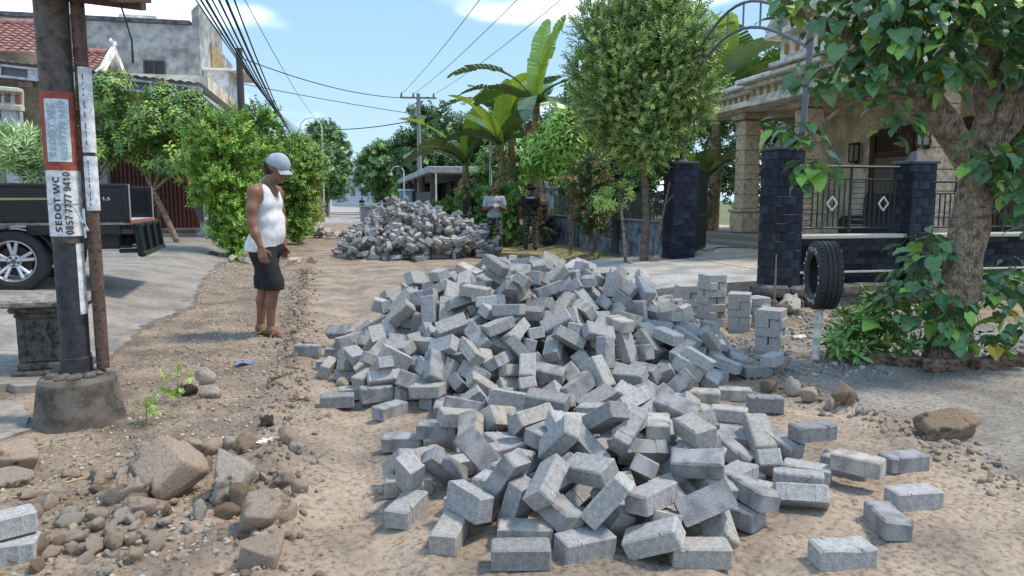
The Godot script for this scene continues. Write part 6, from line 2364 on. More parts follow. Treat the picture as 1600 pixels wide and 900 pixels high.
# ---------------------------------------------------------------- rocks and gravel
func rock_mesh(sd: int, sub: int, rough: float, cut: float) -> ArrayMesh:
	# a sphere pushed in and out by noise and sliced by a few planes, unit radius
	var r := RandomNumberGenerator.new()
	r.seed = sd
	var n := FastNoiseLite.new()
	n.seed = sd
	n.frequency = 0.9
	n.fractal_octaves = 4
	var planes := []
	for k in 11:
		planes.append([Vector3(r.randfn(), r.randfn(), r.randfn()).normalized(), r.randf_range(cut, 0.92)])
	var mb := MB.new()
	var p := func(i: int, j: int) -> Vector3:
		var a := PI * i / sub
		var b := TAU * (j % (2 * sub)) / (2 * sub)
		var d := Vector3(sin(a) * cos(b), cos(a), sin(a) * sin(b))
		var l := 1.0 + rough * n.get_noise_3dv(d * 1.3) + rough * 0.30 * n.get_noise_3dv(d * 4.0) + rough * 0.12 * n.get_noise_3dv(d * 11.0)
		for q in planes:
			var c: float = d.dot(q[0]) * l
			if c > q[1]:
				l *= lerpf(1.0, q[1] / c, 0.95)
		return d * l
	var grid := []
	for i in sub + 1:
		var row := []
		for j in 2 * sub + 1:
			row.append(p.call(i, j))
		grid.append(row)
	var nrm := func(i: int, j: int) -> Vector3:
		var w := 2 * sub
		if i == 0:
			return Vector3.UP
		if i == sub:
			return Vector3.DOWN
		var dx: Vector3 = grid[i][(j + 1) % w] - grid[i][(j + w - 1) % w]
		var dy: Vector3 = grid[i + 1][j % w] - grid[i - 1][j % w]
		return dx.cross(dy).normalized()
	for i in sub:
		for j in 2 * sub:
			var a: Vector3 = grid[i][j]
			var b: Vector3 = grid[i][j + 1]
			var c: Vector3 = grid[i + 1][j + 1]
			var d: Vector3 = grid[i + 1][j]
			var na: Vector3 = nrm.call(i, j)
			var nb: Vector3 = nrm.call(i, j + 1)
			var nc: Vector3 = nrm.call(i + 1, j + 1)
			var nd: Vector3 = nrm.call(i + 1, j)
			if i > 0:
				mb.trin(a, b, c, na, nb, nc)
			if i < sub - 1:
				mb.trin(a, c, d, na, nc, nd)
	return mb.commit()


func make_rocks() -> void:
	rng.seed = 555
	var tan := mat("rock_tan", Color(0.58, 0.45, 0.35), 0.95, "pits", 1.6, "pits", 0.8, "blotch", 2.0)
	var brown := mat("rock_brown", Color(0.36, 0.26, 0.175), 0.95, "pits", 1.6, "pits", 0.8, "blotch", 2.0)
	var grey := mat("rock_grey", Color(0.56, 0.49, 0.42), 0.95, "pits", 1.6, "pits", 0.8, "blotch", 2.0)
	var darkr := mat("rock_dark", Color(0.10, 0.07, 0.05), 0.95, "pits", 4.0, "pits", 1.2)
	# x, z, half sizes, turn, material, label
	var rocks := [
		[-1.46, -3.02, 0.155, 0.125, 0.13, 0.4, tan, "biggest tan boulder crowning the stone pile on the verge", 0.10],
		[-1.62, -2.98, 0.15, 0.085, 0.11, 0.9, tan, "flat-sided tan stone wedged under the biggest boulder", 0.03],
		[-1.50, -2.84, 0.12, 0.07, 0.08, 0.2, tan, "low tan stone in front of the biggest boulder", 0.02],
		[-1.66, -3.28, 0.12, 0.085, 0.09, 1.1, tan, "slanting tan stone behind the biggest boulder", 0.04],
		[-1.70, -3.10, 0.11, 0.07, 0.08, 2.0, tan, "broad tan stone on the slope of the stone pile", 0.03],
		[-1.52, -3.55, 0.075, 0.06, 0.06, 0.5, tan, "tan stone at the back of the pile beside a grey one", 0.03],
		[-1.44, -3.60, 0.055, 0.05, 0.05, 1.5, grey, "small grey stone at the back of the pile", 0.03],
		[-1.55, -3.46, 0.06, 0.04, 0.05, 2.5, tan, "small tan stone lying on the back of the pile", 0.07],
		[-1.34, -3.52, 0.075, 0.065, 0.06, 0.2, brown, "dark brown pitted stone at the pile's edge", 0.04],
		[-1.19, -2.98, 0.12, 0.11, 0.11, 2.6, grey, "rounded grey-tan boulder standing apart from the pile", 0.07],
		[-1.09, -2.84, 0.07, 0.075, 0.065, 0.7, brown, "rusty brown angular stone leaning on the rounded boulder", 0.04],
		[-0.93, -2.66, 0.145, 0.085, 0.10, 0.3, tan, "long flat-topped tan boulder at the edge of the road bed", 0.05],
		[-0.86, -2.40, 0.11, 0.075, 0.09, 1.3, tan, "tan boulder half buried by the road bed's edge", 0.02],
		[-0.98, -3.05, 0.055, 0.035, 0.045, 1.2, tan, "oval tan stone beside the road bed", 0.02],
		[-0.90, -2.95, 0.05, 0.035, 0.04, 0.2, tan, "small tan stone beside the road bed", 0.02],
		[-1.12, -3.52, 0.055, 0.055, 0.05, 0.9, tan, "two-lobed tan stone on open soil behind the boulders", 0.03],
		[-1.06, -3.48, 0.04, 0.035, 0.04, 0.2, grey, "pale round stone touching the two-lobed stone", 0.02],
		[-1.36, -3.95, 0.05, 0.04, 0.04, 0.9, darkr, "dark clod of soil between the footing and the road", 0.02],
		[-2.32, -3.30, 0.14, 0.08, 0.10, 0.9, tan, "tan stone by the footing at the left verge", 0.05],
		[-2.22, -3.14, 0.11, 0.06, 0.08, 0.2, tan, "low tan stone in front of the one by the footing", 0.02],
		[-1.95, -4.55, 0.075, 0.055, 0.06, 0.3, grey, "grey stone beside the weed at the footing", 0.03],
		[-2.15, -4.72, 0.085, 0.055, 0.07, 1.3, tan, "tan stone half under the weed", 0.03],
		[-2.12, -4.95, 0.10, 0.06, 0.06, 0.3, grey, "pale stone lying on the footing's far side", 0.04],
		[-2.08, -4.62, 0.07, 0.05, 0.06, 2.2, darkr, "dark stone against the footing's side", 0.02],
		[-2.68, -4.42, 0.06, 0.05, 0.05, 0.4, brown, "yellow-brown stone on the concrete footing's back rim", 0.05],
		[-1.17, -4.92, 0.06, 0.038, 0.05, 0.4, grey, "grey stone lying alone beside the road bed", 0.02],
		[2.30, -3.78, 0.19, 0.11, 0.13, 2.9, brown, "large brown wedge-shaped rock on the grey ground", 0.06],
		[2.00, -4.30, 0.085, 0.075, 0.075, 0.3, brown, "brown boulder of the row beside the road bed", 0.05],
		[1.86, -4.45, 0.065, 0.055, 0.06, 1.3, tan, "tan stone in the row beside the road bed", 0.04],
		[1.80, -4.60, 0.06, 0.065, 0.06, 2.3, grey, "upright grey stone in the row beside the road bed", 0.04],
		[1.70, -4.72, 0.075, 0.055, 0.06, 0.8, brown, "brown stone tucked into the row beside the road bed", 0.04],
		[1.92, -4.28, 0.045, 0.035, 0.04, 0.8, tan, "small tan stone before the row's brown boulder", 0.02],
		[2.02, -4.12, 0.04, 0.03, 0.035, 0.1, grey, "pebble-like stone at the row's near end", 0.02],
		[1.98, -5.35, 0.075, 0.06, 0.065, 0.4, tan, "tan stone lying by itself near the tyre post", 0.04],
		[1.72, -5.15, 0.055, 0.045, 0.05, 0.4, brown, "brown stone where the row meets the heap", 0.03],
		[1.80, -6.25, 0.10, 0.09, 0.085, 0.4, tan, "tan boulder between the heap and the small stack", 0.06],
		[1.75, -7.0, 0.09, 0.075, 0.08, 1.4, tan, "tan boulder between the heap and the tallest stack", 0.05],
		[3.10, -8.0, 0.15, 0.12, 0.13, 0.4, grey, "pale rounded boulder at the foot of the navy wall behind the tyre", 0.08],
		[-4.32, -14.4, 0.17, 0.11, 0.13, 0.4, tan, "tan stone at the foot of the far heap", 0.06],
		[-4.05, -14.7, 0.13, 0.12, 0.11, 1.4, tan, "round tan stone next to the far heap", 0.06],
		[-5.25, -14.4, 0.14, 0.08, 0.10, 0.3, grey, "grey stone ringing the clipped shrub's stem", 0.04],
		[-5.48, -14.25, 0.12, 0.08, 0.09, 1.3, grey, "pale stone at the clipped shrub's stem", 0.04],
		[-5.85, -14.35, 0.16, 0.09, 0.10, 2.3, darkr, "dark stone beside the clipped shrub's stem", 0.04],
		[2.55, -13.0, 0.16, 0.10, 0.12, 0.3, brown, "brown stone at the round-headed tree's foot", 0.05],
		[2.15, -12.9, 0.14, 0.10, 0.12, 1.3, brown, "brown stone beside the leaning sapling", 0.05],
		[1.55, -14.3, 0.18, 0.11, 0.14, 1.8, brown, "earth-brown stone on the bank below the street wall", 0.06],
	]
	for k in rocks.size():
		var q = rocks[k]
		var big: bool = q[2] > 0.1
		var o := single("rock", rock_mesh(100 + k, 26 if big else 12, 0.7, 0.5), q[6], q[7], "rock")
		o.transform = Transform3D(Basis(Vector3.UP, q[5]) * Basis.from_scale(Vector3(q[2] * 0.95, q[3] * 1.2, q[4] * 1.0)), Vector3(q[0], land(q[0], q[1]) + q[8], q[1]))
	# cobble-sized stones strewn over the pile, each one its own
	var little := [rock_mesh(11, 9, 0.6, 0.42), rock_mesh(12, 9, 0.55, 0.45), rock_mesh(13, 9, 0.65, 0.4), rock_mesh(14, 9, 0.5, 0.5)]
	for k in 95:
		var c: Vector2 = [Vector2(-1.55, -2.72), Vector2(-1.42, -2.6), Vector2(-1.62, -2.5), Vector2(-1.5, -3.2), Vector2(-1.75, -2.85), Vector2(-1.3, -2.9), Vector2(-2.0, -3.1)][k % 7]
		var x := c.x + rng.randfn() * 0.13
		var z := c.y + rng.randfn() * 0.12
		var s := rnd(0.018, 0.045)
		var o := single("cobble", little[k % 4], [tan, tan, grey, brown][rng.randi() % 4], "fist-sized rounded stone strewn round the verge's stone pile", "stone", "small stones of the verge pile")
		o.transform = Transform3D(Basis.from_euler(Vector3(rnd(0, TAU), rnd(0, TAU), rnd(0, TAU))) * Basis.from_scale(Vector3(s * rnd(0.9, 1.3), s * rnd(0.6, 0.9), s)), Vector3(x, land(x, z) + s * 0.45, z))
	# gravel: uncountable
	var peb := rock_mesh(31, 5, 0.45, 0.6)
	var where := []
	var tint := []
	var put := func(x: float, z: float, s: float, col: Color) -> void:
		where.append(Transform3D(Basis.from_euler(Vector3(rnd(0, TAU), rnd(0, TAU), 0)) * Basis.from_scale(Vector3(s * rnd(0.8, 1.4), s * rnd(0.5, 0.9), s)), Vector3(x, land(x, z) + s * 0.2, z)))
		tint.append(col * rnd(0.65, 1.25) * 1.15)
	for k in 9000:
		var a := 2.2 + 12.0 * pow(rng.randf(), 1.7)
		var s := -0.3 - 0.04 * a - absf(rng.randfn()) * 0.75
		if s < -3.0:
			continue
		var p := S(s, a)
		if blot.get_noise_2d(p.x * 2.0, p.z * 2.0) < -0.12 and rng.randf() < 0.7:
			continue
		put.call(p.x, p.z, 0.0035 + 0.011 * pow(rng.randf(), 3.0), [Color(0.36, 0.30, 0.24), Color(0.42, 0.38, 0.33), Color(0.28, 0.22, 0.16)][rng.randi() % 3])
	for k in 2200:
		var a := rnd(2.2, 14.0)
		var s := -0.22 - 0.04 * a + rng.randfn() * 0.09
		var p := S(s, a)
		put.call(p.x, p.z, 0.006 + 0.018 * pow(rng.randf(), 3.0), [Color(0.20, 0.155, 0.12), Color(0.30, 0.23, 0.17)][rng.randi() % 2])
	for k in 900:
		var a := rnd(2.4, 6.0)
		var p := S(2.9 + rng.randfn() * 0.12, a)
		put.call(p.x, p.z, 0.006 + 0.016 * pow(rng.randf(), 3.0), Color(0.30, 0.24, 0.18))
	for k in 5200:
		var x := rnd(1.9, 4.6)
		var z := rnd(-8.5, -5.15)
		if rng.randf() > clampf(0.7 + blot.get_noise_2d(x * 2.0, z * 2.0) * 1.6, 0.1, 1.0) or (z > -5.5 and x > 3.0):
			continue
		put.call(x, z, 0.006 + 0.022 * pow(rng.randf(), 2.5), [Color(0.27, 0.255, 0.24), Color(0.36, 0.34, 0.31), Color(0.20, 0.18, 0.16)][rng.randi() % 3])
	for k in 900:
		var p := S(rnd(0.0, 2.7), rnd(2.0, 12.0))
		put.call(p.x, p.z, 0.003 + 0.006 * pow(rng.randf(), 3.0), Color(0.36, 0.30, 0.24))
	for k in 1500:
		var p := S(-2.3 + rng.randfn() * 0.5, 15.0 + rng.randfn() * 2.5)
		put.call(p.x, p.z, 0.008 + 0.02 * pow(rng.randf(), 3.0), Color(0.40, 0.37, 0.33))
	var gm := mat("gravel", Color.WHITE, 0.95, "fine", 5.0)
	gm.vertex_color_use_as_albedo = true
	tag(swarm("gravel", peb, gm, where, tint, self), "scattered gravel and soil crumbs on the verges", "gravel", "", "stuff")
	# rubble of broken concrete: two low heaps in the distance
	for q in [[-6.55, -25.0, 1.0, 30, "heap of broken concrete slabs on the yard side of the street"], [0.1, -21.0, 0.75, 22, "low heap of grey rubble behind the workers"]]:
		var o := thing("rubble_heap", q[4], "rubble", Vector3(q[0], 0.05, q[1]))
		for k in q[3]:
			var mb := MB.new()
			mb.rbox(Vector3.ZERO, Vector3(rnd(0.2, 0.45), rnd(0.06, 0.1), rnd(0.15, 0.3)), 0.02)
			var p := part("slab_piece", mb, grey if k % 2 else mat("rubble_grey", Color(0.33, 0.33, 0.32), 0.9, "pits", 3.0), o)
			var d := rng.randf()
			var an := rnd(0, TAU)
			p.transform = Transform3D(Basis.from_euler(Vector3(rnd(-0.7, 0.7), rnd(0, TAU), rnd(-0.7, 0.7))), Vector3(cos(an) * d * q[2], 0.07 + (1.0 - d) * 0.35 * rng.randf(), sin(an) * d * q[2] * 0.6))


# ---------------------------------------------------------------- people
# adds the skin of smoothly joined tapered bones to mb. bones: [a, ra, b, rb]; cuts: [normal, offset] keeps n.p < offset; holes: [centre, radius]
func flesh(mb: MB, bones: Array, cell: float, k: float, cuts := [], holes := []) -> void:
	var lo := Vector3(99, 99, 99)
	var hi := -lo
	for b in bones:
		for e in [[b[0], b[1]], [b[2], b[3]]]:
			lo = lo.min(e[0] - Vector3.ONE * (e[1] + cell * 3))
			hi = hi.max(e[0] + Vector3.ONE * (e[1] + cell * 3))
	var nx := int((hi.x - lo.x) / cell) + 2
	var ny := int((hi.y - lo.y) / cell) + 2
	var nz := int((hi.z - lo.z) / cell) + 2
	var f := PackedFloat32Array()
	f.resize(nx * ny * nz)
	f.fill(1.0)
	for b in bones:
		var a: Vector3 = b[0]
		var ba: Vector3 = b[2] - a
		var inv := 1.0 / maxf(ba.length_squared(), 1e-8)
		var r0: float = b[1]
		var dr: float = b[3] - r0
		var m := maxf(r0, b[3]) + k + cell * 2.5
		var p0 := (a.min(b[2]) - Vector3.ONE * m - lo) / cell
		var p1 := (a.max(b[2]) + Vector3.ONE * m - lo) / cell
		for z in range(maxi(int(p0.z), 0), mini(int(p1.z) + 1, nz - 1) + 1):
			for y in range(maxi(int(p0.y), 0), mini(int(p1.y) + 1, ny - 1) + 1):
				var at := (z * ny + y) * nx
				for x in range(maxi(int(p0.x), 0), mini(int(p1.x) + 1, nx - 1) + 1):
					var pa := lo + Vector3(x, y, z) * cell - a
					var h := clampf(pa.dot(ba) * inv, 0.0, 1.0)
					var d := (pa - ba * h).length() - r0 - dr * h
					var o := f[at + x]
					var g := maxf(k - absf(o - d), 0.0)
					f[at + x] = minf(o, d) - g * g / (4.0 * k)
	if cuts.size() or holes.size():
		for z in nz:
			for y in ny:
				for x in nx:
					var i := (z * ny + y) * nx + x
					if f[i] < cell * 3.0:
						var p := lo + Vector3(x, y, z) * cell
						for c in cuts:
							f[i] = maxf(f[i], p.dot(c[0]) - c[1])
						for c in holes:
							f[i] = maxf(f[i], c[1] - p.distance_to(c[0]))
	var ids := PackedInt32Array()
	ids.resize(f.size())
	ids.fill(-1)
	var vs := PackedVector3Array()
	var ns := PackedVector3Array()
	var sx := 1
	var sy := nx
	var sz := nx * ny
	var corner := [0, sx, sy, sx + sy, sz, sx + sz, sy + sz, sx + sy + sz]
	var edges := [[0, 1], [2, 3], [4, 5], [6, 7], [0, 2], [1, 3], [4, 6], [5, 7], [0, 4], [1, 5], [2, 6], [3, 7]]
	for z in nz - 1:
		for y in ny - 1:
			for x in nx - 1:
				var i := (z * ny + y) * nx + x
				if absf(f[i]) > cell * 2.6:
					continue
				var s := 0
				for c in 8:
					if f[i + corner[c]] < 0.0:
						s += 1
				if s == 0 or s == 8:
					continue
				var p := Vector3.ZERO
				var n := 0
				for e in edges:
					var u := f[i + corner[e[0]]]
					var w := f[i + corner[e[1]]]
					if (u < 0.0) != (w < 0.0):
						var t := u / (u - w)
						var c0 := Vector3(e[0] & 1, (e[0] >> 1) & 1, e[0] >> 2)
						var c1 := Vector3(e[1] & 1, (e[1] >> 1) & 1, e[1] >> 2)
						p += c0.lerp(c1, t)
						n += 1
				ids[i] = vs.size()
				vs.append(lo + (Vector3(x, y, z) + p / n) * cell)
				var gx := f[i + sx] + f[i + sx + sy] + f[i + sx + sz] + f[i + sx + sy + sz] - f[i] - f[i + sy] - f[i + sz] - f[i + sy + sz]
				var gy := f[i + sy] + f[i + sx + sy] + f[i + sy + sz] + f[i + sx + sy + sz] - f[i] - f[i + sx] - f[i + sz] - f[i + sx + sz]
				var gz := f[i + sz] + f[i + sx + sz] + f[i + sy + sz] + f[i + sx + sy + sz] - f[i] - f[i + sx] - f[i + sy] - f[i + sx + sy]
				ns.append(Vector3(gx, gy, gz).normalized())
	var step := [sx, sy, sz]
	for z in range(1, nz - 1):
		for y in range(1, ny - 1):
			for x in range(1, nx - 1):
				var i := (z * ny + y) * nx + x
				if absf(f[i]) > cell * 2.6:
					continue
				for ax in 3:
					var w := f[i + step[ax]]
					if (f[i] < 0.0) == (w < 0.0):
						continue
					var u: int = step[(ax + 1) % 3]
					var v: int = step[(ax + 2) % 3]
					var q := [ids[i - u - v], ids[i - v], ids[i], ids[i - u]]
					if q[0] < 0 or q[1] < 0 or q[2] < 0 or q[3] < 0:
						continue
					if f[i] > 0.0:
						q.reverse()
					mb.trin(vs[q[0]], vs[q[1]], vs[q[2]], ns[q[0]], ns[q[1]], ns[q[2]])
					mb.trin(vs[q[0]], vs[q[2]], vs[q[3]], ns[q[0]], ns[q[2]], ns[q[3]])


# palm and five bent fingers; d points down the hand, across from index to little finger, curl is the side the fingers bend to
func hand(mb: MB, wrist: Vector3, d: Vector3, across: Vector3, curl: Vector3, cell := 0.005) -> void:
	var b := []
	var palm := wrist + d * 0.05
	for k in 4:
		var o := across * (-0.030 + 0.020 * k)
		b.append([wrist + d * 0.012 + o * 0.6, 0.017, wrist + d * 0.088 + o, 0.0125])
		var l: float = [0.068, 0.076, 0.07, 0.054][k]
		var k0 := wrist + d * 0.09 + o
		var k1 := k0 + (d * 0.9 + curl * 0.35).normalized() * l * 0.5
		var k2 := k1 + (d * 0.65 + curl * 0.75).normalized() * l * 0.32
		var k3 := k2 + (d * 0.35 + curl).normalized() * l * 0.26
		b.append([k0, 0.0098, k1, 0.009])
		b.append([k1, 0.009, k2, 0.0083])
		b.append([k2, 0.0083, k3, 0.007])
	var t0 := palm - across * 0.028 + curl * 0.006 - d * 0.015
	var t1 := t0 - across * 0.028 + d * 0.025 + curl * 0.012
	var t2 := t1 - across * 0.008 + d * 0.030 + curl * 0.006
	b.append([t0, 0.015, t1, 0.0112])
	b.append([t1, 0.0112, t2, 0.0085])
	flesh(mb, b, cell, 0.006)


# a head: c centre, fd where the face points, up the crown
func head(mb: MB, c: Vector3, fd: Vector3, up: Vector3, neck: Vector3, cell: float, s := 1.0) -> void:
	var r := fd.cross(up).normalized()
	up = r.cross(fd).normalized()
	var b := [
		[c + up * 0.035 * s - fd * 0.02 * s, 0.083 * s, c + up * 0.03 * s + fd * 0.015 * s, 0.08 * s],
		[c - up * 0.01 * s + fd * 0.02 * s, 0.074 * s, c - up * 0.06 * s + fd * 0.035 * s, 0.058 * s],
		[c - up * 0.06 * s + fd * 0.035 * s, 0.05 * s, c - up * 0.098 * s + fd * 0.06 * s, 0.028 * s],
		[c + up * 0.02 * s + fd * 0.082 * s, 0.016 * s, c + up * 0.024 * s + fd * 0.08 * s, 0.014 * s],
		[c + up * 0.005 * s + fd * 0.094 * s, 0.009 * s, c - up * 0.03 * s + fd * 0.113 * s, 0.0135 * s],
		[c - up * 0.056 * s + fd * 0.09 * s - r * 0.016 * s, 0.0085 * s, c - up * 0.056 * s + fd * 0.09 * s + r * 0.016 * s, 0.0085 * s],
		[c - up * 0.066 * s + fd * 0.086 * s - r * 0.013 * s, 0.0085 * s, c - up * 0.066 * s + fd * 0.086 * s + r * 0.013 * s, 0.0085 * s],
		[neck, 0.06 * s, c - up * 0.06 * s - fd * 0.02 * s, 0.052 * s],
	]
	for sg in [-1.0, 1.0]:
		b.append([c + up * 0.026 * s + fd * 0.078 * s + r * sg * 0.018 * s, 0.011 * s, c + up * 0.022 * s + fd * 0.066 * s + r * sg * 0.05 * s, 0.011 * s])
		b.append([c - up * 0.02 * s + fd * 0.07 * s + r * sg * 0.04 * s, 0.02 * s, c - up * 0.03 * s + fd * 0.05 * s + r * sg * 0.05 * s, 0.02 * s])
		b.append([c + up * 0.02 * s - fd * 0.012 * s + r * sg * 0.082 * s, 0.012 * s, c - up * 0.025 * s - fd * 0.004 * s + r * sg * 0.08 * s, 0.010 * s])
	flesh(mb, b, cell, 0.014 * s)


func eyes(o: Node3D, c: Vector3, fd: Vector3, up: Vector3) -> void:
	var r := fd.cross(up).normalized()
	up = r.cross(fd).normalized()
	for sg in [-1.0, 1.0]:
		var mb := MB.new()
		var p: Vector3 = c + up * 0.008 + fd * 0.076 + r * sg * 0.032
		flesh(mb, [[p - r * 0.006, 0.009, p + r * 0.006, 0.009]], 0.003, 0.003)
		part("eye", mb, mat("eye_dark", Color(0.03, 0.02, 0.015), 0.3), o)
		mb = MB.new()
		var q: Vector3 = c + up * 0.036 + fd * 0.086 + r * sg * 0.03
		flesh(mb, [[q - r * sg * 0.016, 0.005, q + r * sg * 0.018 - fd * 0.008, 0.004]], 0.003, 0.003)
		part("eyebrow", mb, mat("brow", Color(0.02, 0.015, 0.012), 0.8), o)


func make_people() -> void:
	rng.seed = 808
	var skin := mat("skin", Color(0.225, 0.112, 0.068), 0.55, "fine", 7.0)
	skin.subsurf_scatter_enabled = true
	skin.subsurf_scatter_strength = 0.06
	var skin2 := mat("skin_dark", Color(0.15, 0.07, 0.042), 0.6, "fine", 7.0)
	var vest := mat("white_cotton", Color(0.70, 0.71, 0.73), 0.9, "fine", 8.0, "cloth", 0.35)
	vest.uv1_scale = Vector3(1.6, 0.6, 1.6)
	var shorts := mat("black_cloth", Color(0.013, 0.013, 0.015), 0.85, "fine", 8.0, "cloth", 0.7)
	shorts.uv1_scale = Vector3(3.0, 0.9, 3.0)
	# the man in the white vest
	var V := func(x: float, y: float, z: float) -> Vector3: return Vector3(x, y, z)
	var at := Vector3(-2.31, 0.0, -6.78)
	at.y = land(at.x, at.z) + 0.004
	var o := thing("person", "person in white vest, black shorts and blue-grey cap standing with arms hanging", "person", at, 0.22)
	var fd := Vector3(0.90, -0.20, 0.36).normalized()
	var hc := Vector3(0.150, 1.555, 0.02)
	var nk := Vector3(0.055, 1.40, 0.0)
	var shR := Vector3(-0.035, 1.335, 0.165)
	var shL := Vector3(0.115, 1.335, -0.155)
	var mb := MB.new()
	var torso := [
		[Vector3(0.025, 1.33, 0.09), 0.07, Vector3(0.075, 1.33, -0.08), 0.07],
		[Vector3(0.02, 1.24, 0.08), 0.102, Vector3(0.07, 1.24, -0.07), 0.102],
		[Vector3(0.04, 1.08, 0.06), 0.108, Vector3(0.08, 1.08, -0.055), 0.108],
		[Vector3(0.03, 0.95, 0.06), 0.112, Vector3(0.07, 0.95, -0.055), 0.112],
		[Vector3(0.0, 0.84, 0.07), 0.102, Vector3(0.045, 0.84, -0.065), 0.102],
		[nk, 0.06, Vector3(0.04, 1.30, 0.0), 0.10],
		[nk + Vector3(-0.02, -0.01, 0.02), 0.055, shR, 0.062], [nk + Vector3(0.01, -0.01, -0.02), 0.055, shL, 0.062],
	]
	var armR := [[shR, 0.058, Vector3(-0.062, 1.19, 0.21), 0.048], [Vector3(-0.062, 1.19, 0.21), 0.048, Vector3(-0.062, 1.065, 0.225), 0.038], [Vector3(-0.062, 1.065, 0.225), 0.040, Vector3(-0.035, 0.97, 0.25), 0.038], [Vector3(-0.035, 0.97, 0.25), 0.038, Vector3(0.01, 0.855, 0.275), 0.027]]
	var armL := [[shL, 0.064, Vector3(0.155, 1.07, -0.20), 0.046], [Vector3(0.155, 1.07, -0.20), 0.046, Vector3(0.17, 0.86, -0.12), 0.03]]
	var legs := [
		[Vector3(0.01, 0.80, 0.085), 0.095, Vector3(0.09, 0.48, 0.10), 0.062], [Vector3(0.09, 0.48, 0.10), 0.058, Vector3(0.060, 0.33, 0.085), 0.050], [Vector3(0.060, 0.33, 0.085), 0.050, Vector3(0.048, 0.09, 0.085), 0.034],
		[Vector3(0.04, 0.80, -0.08), 0.095, Vector3(-0.005, 0.47, -0.06), 0.062], [Vector3(-0.005, 0.47, -0.06), 0.058, Vector3(-0.035, 0.33, -0.075), 0.050], [Vector3(-0.035, 0.33, -0.075), 0.050, Vector3(-0.06, 0.09, -0.075), 0.034],
		[Vector3(0.035, 0.055, 0.075), 0.035, Vector3(0.115, 0.045, 0.145), 0.032], [Vector3(0.115, 0.045, 0.145), 0.03, Vector3(0.155, 0.034, 0.185), 0.02],
		[Vector3(-0.078, 0.055, -0.088), 0.035, Vector3(-0.01, 0.045, -0.03), 0.032], [Vector3(-0.01, 0.045, -0.03), 0.03, Vector3(0.03, 0.034, 0.01), 0.02],
	]
	flesh(mb, torso + armR + armL + legs, 0.013, 0.035)
	# toes
	for q in [[Vector3(0.148, 0.032, 0.178), Vector3(0.6, 0, -0.8)], [Vector3(0.022, 0.032, 0.002), Vector3(0.6, 0, -0.8)]]:
		var tb := []
		for k in 5:
			var p: Vector3 = q[0] + q[1] * (k - 2) * 0.017
			tb.append([p, 0.012, p + Vector3(0.026, -0.008, 0.022) * (1.25 - 0.12 * k), 0.0105 if k else 0.013])
		flesh(mb, tb, 0.006, 0.006)
	head(mb, hc, fd, Vector3.UP, nk, 0.0065)
	hand(mb, Vector3(0.012, 0.85, 0.276), Vector3(0.14, -0.98, 0.05).normalized(), Vector3(-0.85, -0.1, 0.35).normalized(), Vector3(0.35, 0, -0.9).normalized())
	hand(mb, Vector3(0.172, 0.855, -0.118), Vector3(0.05, -0.98, 0.15).normalized(), Vector3(-0.8, 0, -0.3).normalized(), Vector3(-0.2, 0, 0.9).normalized(), 0.007)
	part("body", mb, skin, o)
	eyes(o, hc, fd, Vector3.UP)
	mb = MB.new()
	var wear := []
	for b in torso.slice(0, 5):
		wear.append([b[0], b[1] + 0.014, b[2], b[3] + 0.014])
	wear.append([Vector3(-0.03, 0.87, 0.075), 0.112, Vector3(0.02, 0.87, -0.075), 0.112])
	wear.append([Vector3(-0.04, 0.80, 0.08), 0.115, Vector3(0.03, 0.80, -0.08), 0.115])
	wear.append([Vector3(0.085, 1.0, 0.03), 0.092, Vector3(0.10, 1.0, -0.03), 0.092])
	wear.append([nk + Vector3(-0.055, -0.05, 0.075), 0.05, Vector3(-0.02, 1.28, 0.09), 0.06])
	flesh(mb, wear, 0.0125, 0.04, [[Vector3(-0.05, -1, 0).normalized(), -0.795], [Vector3(0, 1, 0), 1.418]], [[shR + Vector3(-0.035, -0.03, 0.055), 0.118], [shL + Vector3(0.035, -0.03, -0.055), 0.118], [Vector3(0.14, 1.405, 0.025), 0.112]])
	part("vest", mb, vest, o)
	mb = MB.new()
	flesh(mb, [[Vector3(-0.0, 0.84, 0.065), 0.122, Vector3(0.055, 0.84, -0.06), 0.122], [Vector3(0.0, 0.78, 0.085), 0.115, Vector3(0.08, 0.52, 0.10), 0.100], [Vector3(0.08, 0.52, 0.10), 0.100, Vector3(0.095, 0.40, 0.10), 0.100], [Vector3(0.03, 0.78, -0.08), 0.115, Vector3(0.0, 0.52, -0.06), 0.098], [Vector3(0.0, 0.52, -0.06), 0.098, Vector3(-0.005, 0.40, -0.06), 0.096]], 0.0125, 0.025, [[Vector3(0.02, -1, 0).normalized(), -0.445], [Vector3.UP, 0.875]])
	part("shorts", mb, shorts, o)
	# cap with a curved bill
	var up := Vector3(0.36, 0.92, 0.2).normalized()
	var cap := mat("cap_cloth", Color(0.36, 0.39, 0.46), 0.85, "fine", 8.0)
	mb = MB.new()
	flesh(mb, [[hc + up * 0.042 - fd * 0.022, 0.094, hc + up * 0.042 + fd * 0.018, 0.092], [hc + up * 0.06 - fd * 0.01, 0.088, hc + up * 0.07, 0.08]], 0.007, 0.02, [[-up, -up.dot(hc + up * 0.022)]])
	var cp := part("cap", mb, cap, o)
	mb = MB.new()
	var rr := fd.cross(up).normalized()
	var ff := up.cross(rr).normalized()
	var rows := []
	for i in 9:
		var a := -1.15 + 2.3 * i / 8.0
		var row := []
		for j in 4:
			var l := 0.085 + 0.075 * j / 3.0 * pow(cos(a * 0.75), 0.7)
			var side := sin(a) * lerpf(0.085, 0.10, j / 3.0)
			var p := hc + up * (0.036 - 0.045 * pow(absf(side) / 0.09, 2.0) * 0.6 - 0.022 * j / 3.0) + rr * side + ff * (cos(a) * 0.085 + (l - 0.085) * 1.0)
			row.append(p)
		rows.append(row)
